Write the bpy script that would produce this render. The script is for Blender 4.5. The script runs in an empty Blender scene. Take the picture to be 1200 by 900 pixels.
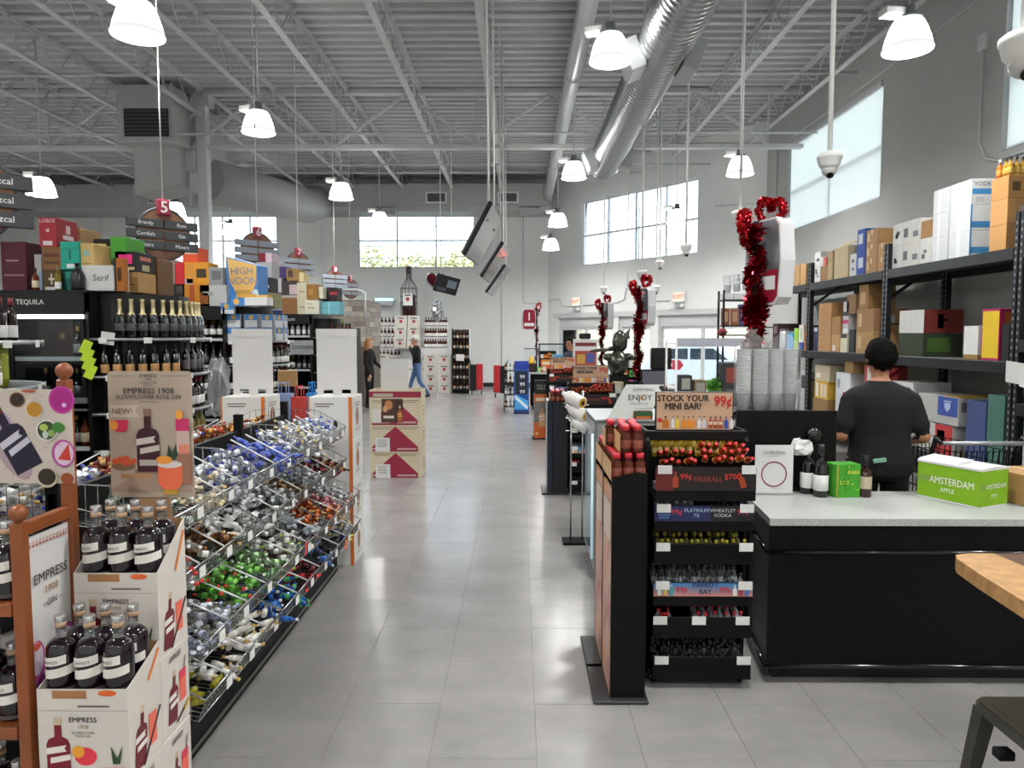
import bpy, bmesh, math, random
from mathutils import Vector, Matrix, Euler
random.seed(7)
R = math.radians
PI = math.pi
SC = bpy.context.scene
C = SC.collection

# ------------------------------------------------------------------ camera, sky, exposure
cam_d = bpy.data.cameras.new('camera')
cam_d.sensor_width = 36.0
cam_d.lens = 850 / 1200 * 36
cam_d.clip_end = 300
cam = bpy.data.objects.new('camera', cam_d)
C.objects.link(cam)
cam.location = (0, 0, 1.8)
cam.rotation_euler = (PI / 2 - math.atan(58 / 850), 0, math.atan(8 / 850))
SC.camera = cam

world = bpy.data.worlds.new('overcast_sky')
SC.world = world
world.use_nodes = True
_wn = world.node_tree.nodes
_bg = _wn['Background']
_bg.inputs[0].default_value = (0.82, 0.91, 1.0, 1)
_bg.inputs[1].default_value = 2.7

SC.view_settings.view_transform = 'Standard'
SC.view_settings.look = 'None'
SC.view_settings.gamma = 1
SC.view_settings.use_curve_mapping = False
SC.view_settings.exposure = 1.03
LAMP_W = 150.0          # watts of each high-bay lamp
SHADE_GLOW = 12.0        # radiance of the glowing prismatic lamp shades

# ------------------------------------------------------------------ helpers
def lin(c):
    if isinstance(c, str):
        c = c.lstrip('#')
        c = tuple(int(c[i:i + 2], 16) / 255 for i in (0, 2, 4))
    return tuple((v / 12.92 if v <= 0.04045 else ((v + 0.055) / 1.055) ** 2.4) for v in c)

MATS = {}
def M(name, c='#808080', rough=0.6, metal=0.0, var=0.06, scale=6.0, trans=0.0, bump=0.0, emit=0.0, coat=0.0, spec=0.5, alpha=1.0):
    """Procedural Principled material with a little noise in colour (and relief)."""
    if name in MATS:
        return MATS[name]
    m = bpy.data.materials.new(name)
    m.use_nodes = True
    nt = m.node_tree
    b = nt.nodes['Principled BSDF']
    col = lin(c)
    b.inputs['Roughness'].default_value = rough
    b.inputs['Metallic'].default_value = metal
    b.inputs['Transmission Weight'].default_value = trans
    b.inputs['Coat Weight'].default_value = coat
    b.inputs['Specular IOR Level'].default_value = spec
    b.inputs['Alpha'].default_value = alpha
    if emit:
        b.inputs['Emission Color'].default_value = (*col, 1)
        b.inputs['Emission Strength'].default_value = emit
    if var > 0:
        tc = nt.nodes.new('ShaderNodeTexCoord')
        n = nt.nodes.new('ShaderNodeTexNoise')
        n.inputs['Scale'].default_value = scale
        n.inputs['Detail'].default_value = 3
        nt.links.new(tc.outputs['Object'], n.inputs['Vector'])
        r = nt.nodes.new('ShaderNodeValToRGB')
        r.color_ramp.elements[0].position = 0.3
        r.color_ramp.elements[1].position = 0.7
        r.color_ramp.elements[0].color = (*[max(0, v * (1 - var)) for v in col], 1)
        r.color_ramp.elements[1].color = (*[min(1, v * (1 + var)) for v in col], 1)
        nt.links.new(n.outputs['Fac'], r.inputs['Fac'])
        nt.links.new(r.outputs['Color'], b.inputs['Base Color'])
        if bump:
            bp = nt.nodes.new('ShaderNodeBump')
            bp.inputs['Strength'].default_value = bump
            bp.inputs['Distance'].default_value = 0.01
            nt.links.new(n.outputs['Fac'], bp.inputs['Height'])
            nt.links.new(bp.outputs['Normal'], b.inputs['Normal'])
    else:
        b.inputs['Base Color'].default_value = (*col, 1)
    MATS[name] = m
    return m

def CM(c, rough=0.6, **k):
    """Plain coloured material looked up by its hex colour."""
    return M('paint_%s_%d' % (c.lstrip('#'), int(rough * 100)), c, rough, **k)

class MB:
    """Collects shapes; build() links them as ONE mesh object."""
    def __init__(s):
        s.v = []; s.f = []; s.m = []; s.s = []
    def add(s, vs, fs, mi=0, sm=False):
        o = len(s.v)
        s.v.extend(vs)
        for f in fs:
            s.f.append(tuple(i + o for i in f)); s.m.append(mi); s.s.append(sm)
        return s
    def box(s, x0, x1, y0, y1, z0, z1, mi=0):
        return s.add([(x0,y0,z0),(x1,y0,z0),(x1,y1,z0),(x0,y1,z0),(x0,y0,z1),(x1,y0,z1),(x1,y1,z1),(x0,y1,z1)],
                     [(0,3,2,1),(4,5,6,7),(0,1,5,4),(1,2,6,5),(2,3,7,6),(3,0,4,7)], mi)
    def bev(s, x0, x1, y0, y1, z0, z1, b=0.006, mi=0):
        """box with chamfered edges"""
        vs = []; idx = {}
        for ix, x in ((0, x0), (1, x1)):
            for iy, y in ((0, y0), (1, y1)):
                for iz, z in ((0, z0), (1, z1)):
                    dx = b if ix == 0 else -b; dy = b if iy == 0 else -b; dz = b if iz == 0 else -b
                    for a, p in enumerate(((x, y + dy, z + dz), (x + dx, y, z + dz), (x + dx, y + dy, z))):
                        idx[ix, iy, iz, a] = len(vs); vs.append(p)
        F = []
        I = idx
        for i in (0, 1):
            q = [I[i,0,0,0], I[i,1,0,0], I[i,1,1,0], I[i,0,1,0]]; F.append(q if i else q[::-1])
            q = [I[0,i,0,1], I[1,i,0,1], I[1,i,1,1], I[0,i,1,1]]; F.append(q[::-1] if i else q)
            q = [I[0,0,i,2], I[1,0,i,2], I[1,1,i,2], I[0,1,i,2]]; F.append(q if i else q[::-1])
        for i in (0, 1):
            for j in (0, 1):
                q = [I[0,i,j,1], I[1,i,j,1], I[1,i,j,2], I[0,i,j,2]]; F.append(q if (i == j) else q[::-1])
                q = [I[i,0,j,0], I[i,1,j,0], I[i,1,j,2], I[i,0,j,2]]; F.append(q[::-1] if (i == j) else q)
                q = [I[i,j,0,0], I[i,j,1,0], I[i,j,1,1], I[i,j,0,1]]; F.append(q if (i == j) else q[::-1])
                for k in (0, 1):
                    t = [I[i,j,k,0], I[i,j,k,1], I[i,j,k,2]]
                    F.append(t if (i + j + k) % 2 else t[::-1])
        return s.add(vs, F, mi)
    def prism(s, pts, a0, a1, axis='y', mi=0):
        """polygon in the plane across axis, extruded along it"""
        n = len(pts)
        def mk(p, a):
            return {'x': (a, p[0], p[1]), 'y': (p[0], a, p[1]), 'z': (p[0], p[1], a)}[axis]
        vs = [mk(p, a0) for p in pts] + [mk(p, a1) for p in pts]
        fs = [tuple(range(n))[::-1], tuple(range(n, 2 * n))]
        fs += [(i, (i + 1) % n, n + (i + 1) % n, n + i) for i in range(n)]
        if axis == 'y':
            fs = [f[::-1] for f in fs]
        return s.add(vs, fs, mi)
    def lathe(s, prof, seg=16, cx=0, cy=0, cz=0, mi=0, sm=True, cap=True):
        """prof: list of (r, z[, material]) from bottom to top"""
        o = []
        for p in prof:
            o.append([(cx + p[0] * math.cos(2 * PI * k / seg), cy + p[0] * math.sin(2 * PI * k / seg), cz + p[1]) for k in range(seg)])
        base = len(s.v)
        for ring in o: s.v.extend(ring)
        for i in range(len(prof) - 1):
            m_ = prof[i + 1][2] if len(prof[i + 1]) > 2 else mi
            for k in range(seg):
                a = base + i * seg + k; b = base + i * seg + (k + 1) % seg
                s.f.append((a, b, b + seg, a + seg)); s.m.append(m_); s.s.append(sm)
        if cap:
            s.f.append(tuple(base + k for k in range(seg))[::-1]); s.m.append(prof[0][2] if len(prof[0]) > 2 else mi); s.s.append(False)
            t = base + (len(prof) - 1) * seg
            s.f.append(tuple(t + k for k in range(seg))); s.m.append(prof[-1][2] if len(prof[-1]) > 2 else mi); s.s.append(False)
        return s
    def tube(s, pts, r=0.01, seg=6, mi=0, closed=False, sm=True):
        """round bar swept along points; r may be a list"""
        P_ = [Vector(p) for p in pts]; n = len(P_)
        base = len(s.v); up = None
        for i, p in enumerate(P_):
            if closed: t = (P_[(i + 1) % n] - P_[i - 1])
            elif i == 0: t = P_[1] - P_[0]
            elif i == n - 1: t = P_[-1] - P_[-2]
            else: t = (P_[i + 1] - P_[i]).normalized() + (P_[i] - P_[i - 1]).normalized()
            if t.length < 1e-9: t = Vector((0, 0, 1))
            t.normalize()
            if up is None:
                up = Vector((0, 0, 1)) if abs(t.z) < 0.9 else Vector((1, 0, 0))
            u = up - t * up.dot(t)
            if u.length < 1e-6:
                u = t.orthogonal()
            u.normalize(); up = u
            w = t.cross(u)
            rr = r[i] if isinstance(r, (list, tuple)) else r
            for k in range(seg):
                a = 2 * PI * (k + 0.5) / seg
                q = p + (u * math.cos(a) + w * math.sin(a)) * rr
                s.v.append(tuple(q))
        m_ = n if closed else n - 1
        for i in range(m_):
            for k in range(seg):
                a = base + i * seg + k; b = base + i * seg + (k + 1) % seg
                c = base + ((i + 1) % n) * seg + (k + 1) % seg; d = base + ((i + 1) % n) * seg + k
                s.f.append((a, b, c, d)); s.m.append(mi); s.s.append(sm and seg > 4)
        if not closed:
            s.f.append(tuple(base + k for k in range(seg))[::-1]); s.m.append(mi); s.s.append(False)
            t0 = base + (n - 1) * seg
            s.f.append(tuple(t0 + k for k in range(seg))); s.m.append(mi); s.s.append(False)
        return s
    def quad(s, a, b, c, d, mi=0):
        return s.add([a, b, c, d], [(0, 1, 2, 3)], mi)
    def ball(s, r, c=(0, 0, 0), seg=12, rings=8, mi=0, sx=1, sy=1, sz=1):
        prof = [(max(1e-4, r * math.sin(PI * i / rings)), -r * math.cos(PI * i / rings)) for i in range(rings + 1)]
        b = len(s.v)
        s.lathe(prof, seg, 0, 0, 0, mi)
        for i in range(b, len(s.v)):
            x, y, z = s.v[i]; s.v[i] = (c[0] + x * sx, c[1] + y * sy, c[2] + z * sz)
        return s
    def xf(s, mat, start=0):
        for i in range(start, len(s.v)):
            s.v[i] = tuple(mat @ Vector(s.v[i]))
        return s
    def mesh(s, name, mats):
        me = bpy.data.meshes.new(name)
        me.from_pydata(s.v, [], s.f)
        mats = mats if isinstance(mats, (list, tuple)) else [mats]
        for m_ in mats: me.materials.append(m_)
        me.polygons.foreach_set('material_index', s.m)
        me.polygons.foreach_set('use_smooth', s.s)
        me.update()
        return me
    def build(s, name, mats, parent=None, loc=(0, 0, 0), rot=(0, 0, 0)):
        return ob(name, s.mesh(name, mats), parent, loc, rot)

def ob(name, me, parent=None, loc=(0, 0, 0), rot=(0, 0, 0), scale=None):
    o = bpy.data.objects.new(name, me)
    C.objects.link(o)
    o.parent = parent
    o.location = loc; o.rotation_euler = rot
    if scale is not None: o.scale = scale if isinstance(scale, (tuple, list)) else (scale,) * 3
    return o

def tag(o, label=None, cat=None, group=None, kind=None):
    if label: o['label'] = label
    if cat: o['category'] = cat
    if group: o['group'] = group
    if kind: o['kind'] = kind
    return o

def thing(name, label, cat, loc=(0, 0, 0), rz=0.0, group=None, kind=None, rot=None):
    o = ob(name, None, None, loc, rot or (0, 0, rz))
    o.empty_display_size = 0.1
    return tag(o, label, cat, group, kind)

def copy_tree(o, parent=None):
    c = o.copy(); C.objects.link(c); c.parent = parent
    for ch in [x for x in KIDS(o)]:
        copy_tree(ch, c)
    return c
def KIDS(o):
    return list(o.children)

def place(o, loc, rz=0.0, label=None, group=None, rot=None):
    o.location = loc; o.rotation_euler = rot or (0, 0, rz)
    if label: o['label'] = label
    if group: o['group'] = group
    return o

# flat lettering: built-in font, turned into a mesh
_TX = {}
def text_mesh(s, size, mat, bold=0.0, align='CENTER', squeeze=1.0):
    key = (s, round(size, 4), mat.name, bold, align, squeeze)
    if key in _TX: return _TX[key]
    cu = bpy.data.curves.new('lettering', 'FONT')
    cu.body = s; cu.size = size; cu.align_x = align; cu.align_y = 'CENTER'
    cu.resolution_u = 2
    t = bpy.data.objects.new('lettering', cu)
    C.objects.link(t)
    dg = bpy.context.evaluated_depsgraph_get()
    me = bpy.data.meshes.new_from_object(t.evaluated_get(dg))
    bpy.data.objects.remove(t); bpy.data.curves.remove(cu)
    if bold > 0:
        base_ = [v.co.copy() for v in me.vertices]; fs_ = [tuple(p.vertices) for p in me.polygons]; n_ = len(base_)
        sh_ = [(0, 0), (bold * size, 0), (-bold * size, 0), (0, bold * size * .6), (0, -bold * size * .6)]
        vv = [(b.x + dx, b.y + dy, b.z + .00008 * k) for k, (dx, dy) in enumerate(sh_) for b in base_]
        me.clear_geometry(); me.from_pydata(vv, [], [tuple(i + n_ * k for i in f) for k in range(5) for f in fs_]); me.update()
    if squeeze != 1.0:
        for v in me.vertices: v.co.x *= squeeze
    me.materials.clear(); me.materials.append(mat)
    me.name = 'lettering'
    _TX[key] = me
    return me

def letter(parent, s, size, mat, loc, rot=(PI / 2, 0, 0), bold=0.0, align='CENTER', squeeze=1.0):
    """lettering on a surface; default orientation reads from -y"""
    return ob('lettering', text_mesh(s, size, mat, bold, align, squeeze), parent, loc, rot)

FACE_ROT = {'f': (PI / 2, 0, 0), 'r': (PI / 2, 0, PI / 2), 'l': (PI / 2, 0, -PI / 2), 'b': (PI / 2, 0, PI)}
def face_pt(face, w, d, h, u, v, off=0.0012):
    """point on a carton's face; u, v are fractions of that face seen from outside"""
    if face == 'f': return ((u - .5) * w, -d / 2 - off, v * h)
    if face == 'r': return (w / 2 + off, (u - .5) * d, v * h)
    if face == 'l': return (-w / 2 - off, (.5 - u) * d, v * h)
    return ((.5 - u) * w, d / 2 + off, v * h)

def panel(parent, name, face, w, d, h, u0, v0, u1, v1, mat, off=0.0008):
    a = face_pt(face, w, d, h, u0, v0, off); b = face_pt(face, w, d, h, u1, v0, off)
    c = face_pt(face, w, d, h, u1, v1, off); e = face_pt(face, w, d, h, u0, v1, off)
    return MB().quad(a, b, c, e).build(name, mat, parent)

_CART = {}
def carton_mesh(w, d, h, mat, seam='y'):
    key = (round(w, 3), round(d, 3), round(h, 3), mat.name, seam)
    if key in _CART: return _CART[key]
    g = 0.004; b = 0.004
    W = w if seam == 'y' else d; D = d if seam == 'y' else w
    pts = [(-W/2 + b, 0), (W/2 - b, 0), (W/2, b), (W/2, h - b), (W/2 - b, h), (g, h), (g * .5, h - .006), (-g * .5, h - .006), (-g, h), (-W/2 + b, h), (-W/2, h - b), (-W/2, b)]
    m = MB().prism(pts, -D / 2, D / 2, 'y')
    if seam != 'y':
        m.xf(Matrix.Rotation(PI / 2, 4, 'Z'))
    _CART[key] = m.mesh('carton', mat)
    return _CART[key]

KRAFT = '#b08a5c'
def carton(x, y, z, w, d, h, color, label, rz=0.0, group=None, prints=(), texts=(), tape=None, name='carton', cat='box', seam='y'):
    """Shipping carton: centre of base at x, y, z. prints: (face,u0,v0,u1,v1,colour); texts: (face,string,u,v,size,colour[,bold])"""
    o = ob(name, carton_mesh(w, d, h, M('card_' + color.lstrip('#'), color, 0.75, var=0.05, scale=9), seam), None, (x, y, z), (0, 0, rz))
    tag(o, label, cat, group)
    for p in prints:
        panel(o, 'printed_panel', *p[:1], w, d, h, *p[1:5], CM(p[5], 0.6, var=0.03))
    for t in texts:
        letter(o, t[1], t[4], CM(t[5], 0.6, var=0), face_pt(t[0], w, d, h, t[2], t[3], 0.0016), FACE_ROT[t[0]], t[6] if len(t) > 6 else 0.0)
    if tape:
        tm = CM(tape, 0.3, var=0.02)
        m = MB()
        if seam == 'y':
            m.box(-.025, .025, -d / 2 - .0006, d / 2 + .0006, h, h + .0008)
            m.box(-.025, .025, -d / 2 - .0009, -d / 2 - .0002, h - .07, h + .0008)
        else:
            m.box(-w / 2 - .0006, w / 2 + .0006, -.025, .025, h, h + .0008)
            m.box(-w / 2 - .0009, -w / 2 - .0002, -.025, .025, h - .07, h + .0008)
        m.build('tape', tm, o)
    return o

# ------------------------------------------------------------------ setting: room shell
def glass_mat():
    m = bpy.data.materials.new('window_glass'); m.use_nodes = True
    nt = m.node_tree; nt.nodes.clear()
    out = nt.nodes.new('ShaderNodeOutputMaterial')
    mx = nt.nodes.new('ShaderNodeMixShader'); tr = nt.nodes.new('ShaderNodeBsdfTransparent'); gl = nt.nodes.new('ShaderNodeBsdfGlossy')
    fr = nt.nodes.new('ShaderNodeFresnel'); fr.inputs[0].default_value = 1.35
    tr.inputs[0].default_value = (.93, .96, .97, 1); gl.inputs['Roughness'].default_value = 0.02
    nt.links.new(fr.outputs[0], mx.inputs[0]); nt.links.new(tr.outputs[0], mx.inputs[1]); nt.links.new(gl.outputs[0], mx.inputs[2])
    nt.links.new(mx.outputs[0], out.inputs[0])
    return m
GLASS = glass_mat()

def block_mat(name, c, bump=0.25):
    """painted masonry: courses only as faint relief"""
    m = M(name, c, 0.75, var=0.05, scale=0.6)
    nt = m.node_tree; b = nt.nodes['Principled BSDF']
    tc = nt.nodes.new('ShaderNodeTexCoord'); br = nt.nodes.new('ShaderNodeTexBrick')
    mp = nt.nodes.new('ShaderNodeMapping'); mp.inputs['Rotation'].default_value = (PI / 2, 0, 0)
    nt.links.new(tc.outputs['Object'], mp.inputs[0]); nt.links.new(mp.outputs[0], br.inputs['Vector'])
    br.inputs['Color1'].default_value = (1, 1, 1, 1); br.inputs['Color2'].default_value = (1, 1, 1, 1); br.inputs['Mortar'].default_value = (0, 0, 0, 1)
    br.inputs['Scale'].default_value = 1.0; br.inputs['Brick Width'].default_value = 0.4; br.inputs['Row Height'].default_value = 0.2
    br.inputs['Mortar Size'].default_value = 0.006
    bp = nt.nodes.new('ShaderNodeBump'); bp.inputs['Strength'].default_value = bump; bp.inputs['Distance'].default_value = 0.004
    nt.links.new(br.outputs['Color'], bp.inputs['Height']); nt.links.new(bp.outputs['Normal'], b.inputs['Normal'])
    return m
WALLP = block_mat('pale_grey_painted_wall', '#dde0de', 0.12)
WALLB = block_mat('grey_painted_block_wall', '#acadab', 0.35)

HT = 7.15
def wall(name, x0, y0, x1, y1, holes, mat, label, th=0.25):
    """wall from (x0,y0) to (x1,y1); room lies on its right-hand side... local x runs along it, local y points outwards. holes: (u0,u1,z0,z1)"""
    L = math.hypot(x1 - x0, y1 - y0)
    us = sorted({0, L, *[h[0] for h in holes], *[h[1] for h in holes]})
    zs = sorted({0, HT, *[h[2] for h in holes], *[h[3] for h in holes]})
    m = MB()
    inside = lambda u, z: any(h[0] < u < h[1] and h[2] < z < h[3] for h in holes)
    for i in range(len(us) - 1):
        for j in range(len(zs) - 1):
            if not inside((us[i] + us[i+1]) / 2, (zs[j] + zs[j+1]) / 2):
                m.box(us[i], us[i+1], 0, th, zs[j], zs[j+1])
    o = m.build(name, mat, None, (x0, y0, 0), (0, 0, math.atan2(y1 - y0, x1 - x0)))
    bm = bmesh.new(); bm.from_mesh(o.data)
    bmesh.ops.remove_doubles(bm, verts=bm.verts, dist=1e-4)
    # drop the faces shared by two neighbouring cells
    seen = {}
    for f in bm.faces:
        seen.setdefault(tuple(sorted(v.index for v in f.verts)), []).append(f)
    bmesh.ops.delete(bm, geom=[f for fs in seen.values() if len(fs) > 1 for f in fs], context='FACES')
    bm.to_mesh(o.data); bm.free()
    return tag(o, label, 'wall', None, 'structure')

XR = 6.15
CH0, CH1 = (1.0, 25.0), (6.15, 18.34)
CHD = math.hypot(CH1[0] - CH0[0], CH1[1] - CH0[1]); CHA = math.atan2(CH1[1] - CH0[1], CH1[0] - CH0[0])
wall('wall_back', -20, 25, 1.0, 25, [(7.94, 11.74, 4.06, 6.08), (14.5, 18.5, 4.06, 6.08)], WALLP, 'pale grey far wall with two high windows')
wall('wall_corner', *CH0, *CH1, [(1.65, 6.3, 4.0, 6.05), (.5, 3.1, 0, 2.35), (3.35, 4.65, 0, 2.35), (4.95, 7.95, 0, 2.35)], WALLP, 'pale grey angled corner wall with the entrance doors and a wide high window')
wall('wall_right', XR, 18.34, XR, -4, [(1.44, 5.74, 4.12, 6.1), (8.84, 13.1, 4.12, 6.1)], WALLB, 'grey painted block wall with two shaded high windows above the stock rack')
wall('wall_left', -20, -4, -20, 25, [], WALLP, 'pale grey side wall far behind the shelving')
wall('wall_front', XR, -4, -20, -4, [], WALLP, 'pale grey wall behind the photographer')

FLOORM = M('grey_stone_vinyl', '#908e8d', 0.42, var=0.12, scale=2.2)
def floor_mat():
    m = FLOORM; nt = m.node_tree; b = nt.nodes['Principled BSDF']
    n = [x for x in nt.nodes if x.type == 'TEX_NOISE'][0]
    tc = [x for x in nt.nodes if x.type == 'TEX_COORD'][0]
    ge = nt.nodes.new('ShaderNodeNewGeometry')
    mp = nt.nodes.new('ShaderNodeMapping'); mp.inputs['Scale'].default_value = (1, 1.6, 1)
    nt.links.new(ge.outputs['Position'], mp.inputs[0]); nt.links.new(mp.outputs[0], n.inputs['Vector'])
    n.inputs['Detail'].default_value = 8; n.inputs['Roughness'].default_value = 0.62
    r = nt.nodes.new('ShaderNodeMapRange'); r.inputs[3].default_value = 0.2; r.inputs[4].default_value = 0.27
    nt.links.new(n.outputs['Fac'], r.inputs[0]); nt.links.new(r.outputs[0], b.inputs['Roughness'])
floor_mat()
fl = tag(MB().box(-20, XR, -4, 25, -.12, -.003).build('floor', FLOORM), 'grey stone-look tiled shop floor', 'floor', None, 'structure')
# tiles of 0.457 x 0.914 m in half bond, as far as the joints can be told apart
_tm = MB()
_a, _b = .457 / 2 - .0011, .914 / 2 - .0011
_tm.bev(-_a, _a, -_b, _b, -.006, 0, .0012)
_tile = _tm.mesh('floor_tile', FLOORM)
for k in range(-4, 10):
    for n in range(-1, 20):
        y = 2.97 + .457 + .914 * n + (.457 if k % 2 else 0)
        x = -.38 + .457 * (k + .5)
        if y > 19 or (k > 2 and y > 6.3) or (k < -2 and y < 5): continue
        ob('floor_tile', _tile, fl, (x, y, 0))

STEEL = M('grey_painted_steel', '#c2c4c4', 0.5, 0.1, var=0.04)
DECK = M('grey_roof_deck', '#b6b8b9', 0.6, 0.0, var=0.05, scale=1.5)
m = MB(); prof = []
y = -4.0
while y < 25.2:
    prof += [(y, HT), (y + .12, HT), (y + .15, HT - .1), (y + .27, HT - .1)]
    y += .30
n = len(prof)
RX = lambda yy: min(XR + .25, 1.35 + (25 - yy) * .773)      # the roof follows the angled corner
vs = [(-20, p[0], p[1]) for p in prof] + [(RX(p[0]), p[0], p[1]) for p in prof]
m.add(vs, [(i, i + 1, n + i + 1, n + i) for i in range(n - 1)])
m.add([(-20, -4, HT + .1), (XR + .25, -4, HT + .1), (XR + .25, 18.46, HT + .1), (1.1, 25.3, HT + .1), (-20, 25.3, HT + .1)], [(0, 1, 2, 3, 4)])
tag(m.build('ceiling', DECK), 'grey ribbed metal roof deck', 'ceiling', None, 'structure')

# open-web joists running away from the camera, the girder across them
def joist(x, y0=-3.9, y1=24.9):
    t = thing('roof_joist', 'slim grey open-web roof joist running the length of the hall', 'joist', (x, 0, 0), 0, 'parallel roof joists', 'structure')
    m = MB()
    m.prism([(-.055, 6.47), (-.008, 6.474), (.008, 6.474), (.055, 6.47), (.055, 6.48), (.01, 6.484), (.01, 6.53), (-.01, 6.53), (-.01, 6.484), (-.055, 6.48)], y0, y1, 'y')
    m.build('bottom_chord', STEEL, t)
    m = MB(); m.prism([(-.01, 6.98), (.01, 6.98), (.01, 7.045), (.06, 7.05), (.06, 7.062), (-.06, 7.062), (-.06, 7.05), (-.01, 7.045)], y0, y1, 'y'); m.build('top_chord', STEEL, t)
    pts = []; k = 0; y = y0 + .3
    while y < y1 - .2:
        pts.append((0, y, 6.5 if k % 2 else 7.02)); y += .46; k += 1
    MB().tube(pts, .013, 5).build('web_bar', STEEL, t)
    return t
j0 = joist(-.58)
for k in range(-12, 5):
    if k and k < 2: place(copy_tree(j0), (-.58 + 1.56 * k, 0, 0))
    elif k: joist(-.58 + 1.56 * k, -3.9, 24.9 - (.42 + 1.56 * (k - 1)) / .773)

gd = thing('roof_girder', 'deep grey truss girder crossing the hall above the aisle', 'girder', (0, 16, 0), 0, None, 'structure')
MB().box(-19.9, 6.1, -.09, .09, 5.80, 5.88).build('bottom_chord', STEEL, gd)
MB().box(-19.9, 6.1, -.09, .09, 6.96, 7.06).build('top_chord', STEEL, gd)
x = -19.6; k = 0
while x < 5.2:
    a, b = (x, x + 1.56) ; z0, z1 = (5.86, 6.98) if k % 2 == 0 else (6.98, 5.86)
    MB().tube([(a, 0, z0), (b, 0, z1)], .04, 4).build('web_diagonal', STEEL, gd)
    if k % 2: MB().tube([(b, 0, 5.86), (b, 0, 6.98)], .025, 4).build('web_post', STEEL, gd)
    x += 1.56; k += 1
for yy, zz in ((12.2, 7.0), (13.45, 6.5), (18.3, 6.5), (20.5, 6.98), (21.5, 6.5), (23.2, 6.9), (11.0, 6.97)):
    tag(MB().tube([(-19.9, yy, zz), (min(6.1, 1 + (25 - yy) * .773 - .1), yy, zz)], .022, 6).build('bridging_bar', STEEL), 'thin grey bridging bar tying the roof joists together', 'bar', 'bridging bars under the roof', 'structure')

col = thing('steel_column', 'grey square steel column carrying the roof girder', 'column', (-6.85, 16, 0), 0, None, 'structure')
MB().bev(-.11, .11, -.11, .11, 0, 7.0, .015).build('shaft', STEEL, col)
MB().bev(-.2, .2, -.16, .16, 6.7, 6.95, .01).build('cap_plate', STEEL, col)
MB().tube([(-.26, -.1, 4.6), (-.26, -.1, 6.35), (-.2, -.1, 6.5), (-.05, -.1, 6.55)], .03, 8).build('conduit', STEEL, col)
MB().bev(-.34, -.13, -.2, -.06, 5.3, 5.75, .01).build('junction_box', STEEL, col)

# windows: frames, mullions and panes
ALU = M('white_aluminium', '#d4d8da', 0.4, 0.2, var=0.02)
def window(name, x, y, rz, w, z0, z1, cols, rows, label, depth=.1, fw=.05):
    t = thing(name, label, 'window', (x, y, 0), rz, None, 'structure')
    m = MB()
    m.box(0, fw, 0, depth, z0, z1); m.box(w - fw, w, 0, depth, z0, z1); m.box(fw, w - fw, 0, depth, z0, z0 + fw); m.box(fw, w - fw, 0, depth, z1 - fw, z1)
    m.build('frame', ALU, t)
    for i in range(1, cols):
        xx = w * i / cols; MB().box(xx - fw / 2, xx + fw / 2, 0, depth, z0 + fw, z1 - fw).build('mullion', ALU, t)
    for q in rows:
        zz = z0 + (z1 - z0) * q; MB().box(fw, w - fw, .012, depth - .012, zz - fw / 2, zz + fw / 2).build('transom', ALU, t)
    qs = [0] + list(rows) + [1]
    for i in range(cols):
        for j in range(len(qs) - 1):
            MB().box(w * i / cols + fw / 2, w * (i + 1) / cols - fw / 2, depth * .5 - .004, depth * .5 + .004, z0 + (z1 - z0) * qs[j] + fw / 2, z0 + (z1 - z0) * qs[j + 1] - fw / 2).build('pane', GLASS, t)
    return t
window('window_1', -12.06, 25.06, 0, 3.8, 4.06, 6.08, 4, (.47,), 'high white-framed window in the far wall behind the steel column')
window('window_2', -5.5, 25.06, 0, 4.0, 4.06, 6.08, 3, (.47,), 'high white-framed window in the far wall above the whiskey display')
def on_ch(s, off=0.0):
    """point on the corner wall, s metres along it, off metres into the room"""
    c, sn = math.cos(CHA), math.sin(CHA)
    return (CH0[0] + c * s + sn * off, CH0[1] + sn * s - c * off)
p = on_ch(1.65, -.06); window('window_3', *p, CHA, 4.65, 4.0, 6.05, 4, (.47,), 'wide high window in the angled corner wall over the entrance')
window('window_4', XR + .1, 16.9, -PI / 2, 4.3, 4.12, 6.1, 2, (.45,), 'high window in the block wall covered by a white roller shade')
window('window_5', XR + .1, 9.5, -PI / 2, 4.26, 4.12, 6.1, 2, (.45,), 'high block-wall window with white shade beside the largest ceiling camera')
# roller shades
def cloth_mat():
    m = bpy.data.materials.new('white_shade_cloth'); m.use_nodes = True
    nt = m.node_tree; nt.nodes.clear()
    out = nt.nodes.new('ShaderNodeOutputMaterial'); mx = nt.nodes.new('ShaderNodeMixShader')
    d = nt.nodes.new('ShaderNodeBsdfDiffuse'); t = nt.nodes.new('ShaderNodeBsdfTranslucent')
    n = nt.nodes.new('ShaderNodeTexNoise'); n.inputs['Scale'].default_value = 300
    r = nt.nodes.new('ShaderNodeValToRGB'); r.color_ramp.elements[0].color = (.86, .87, .84, 1); r.color_ramp.elements[1].color = (.92, .93, .9, 1)
    nt.links.new(n.outputs[0], r.inputs[0]); nt.links.new(r.outputs[0], d.inputs[0]); nt.links.new(r.outputs[0], t.inputs[0])
    mx.inputs[0].default_value = .72
    nt.links.new(d.outputs[0], mx.inputs[1]); nt.links.new(t.outputs[0], mx.inputs[2]); nt.links.new(mx.outputs[0], out.inputs[0])
    return m
SHADE_CLOTH = cloth_mat()
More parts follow.
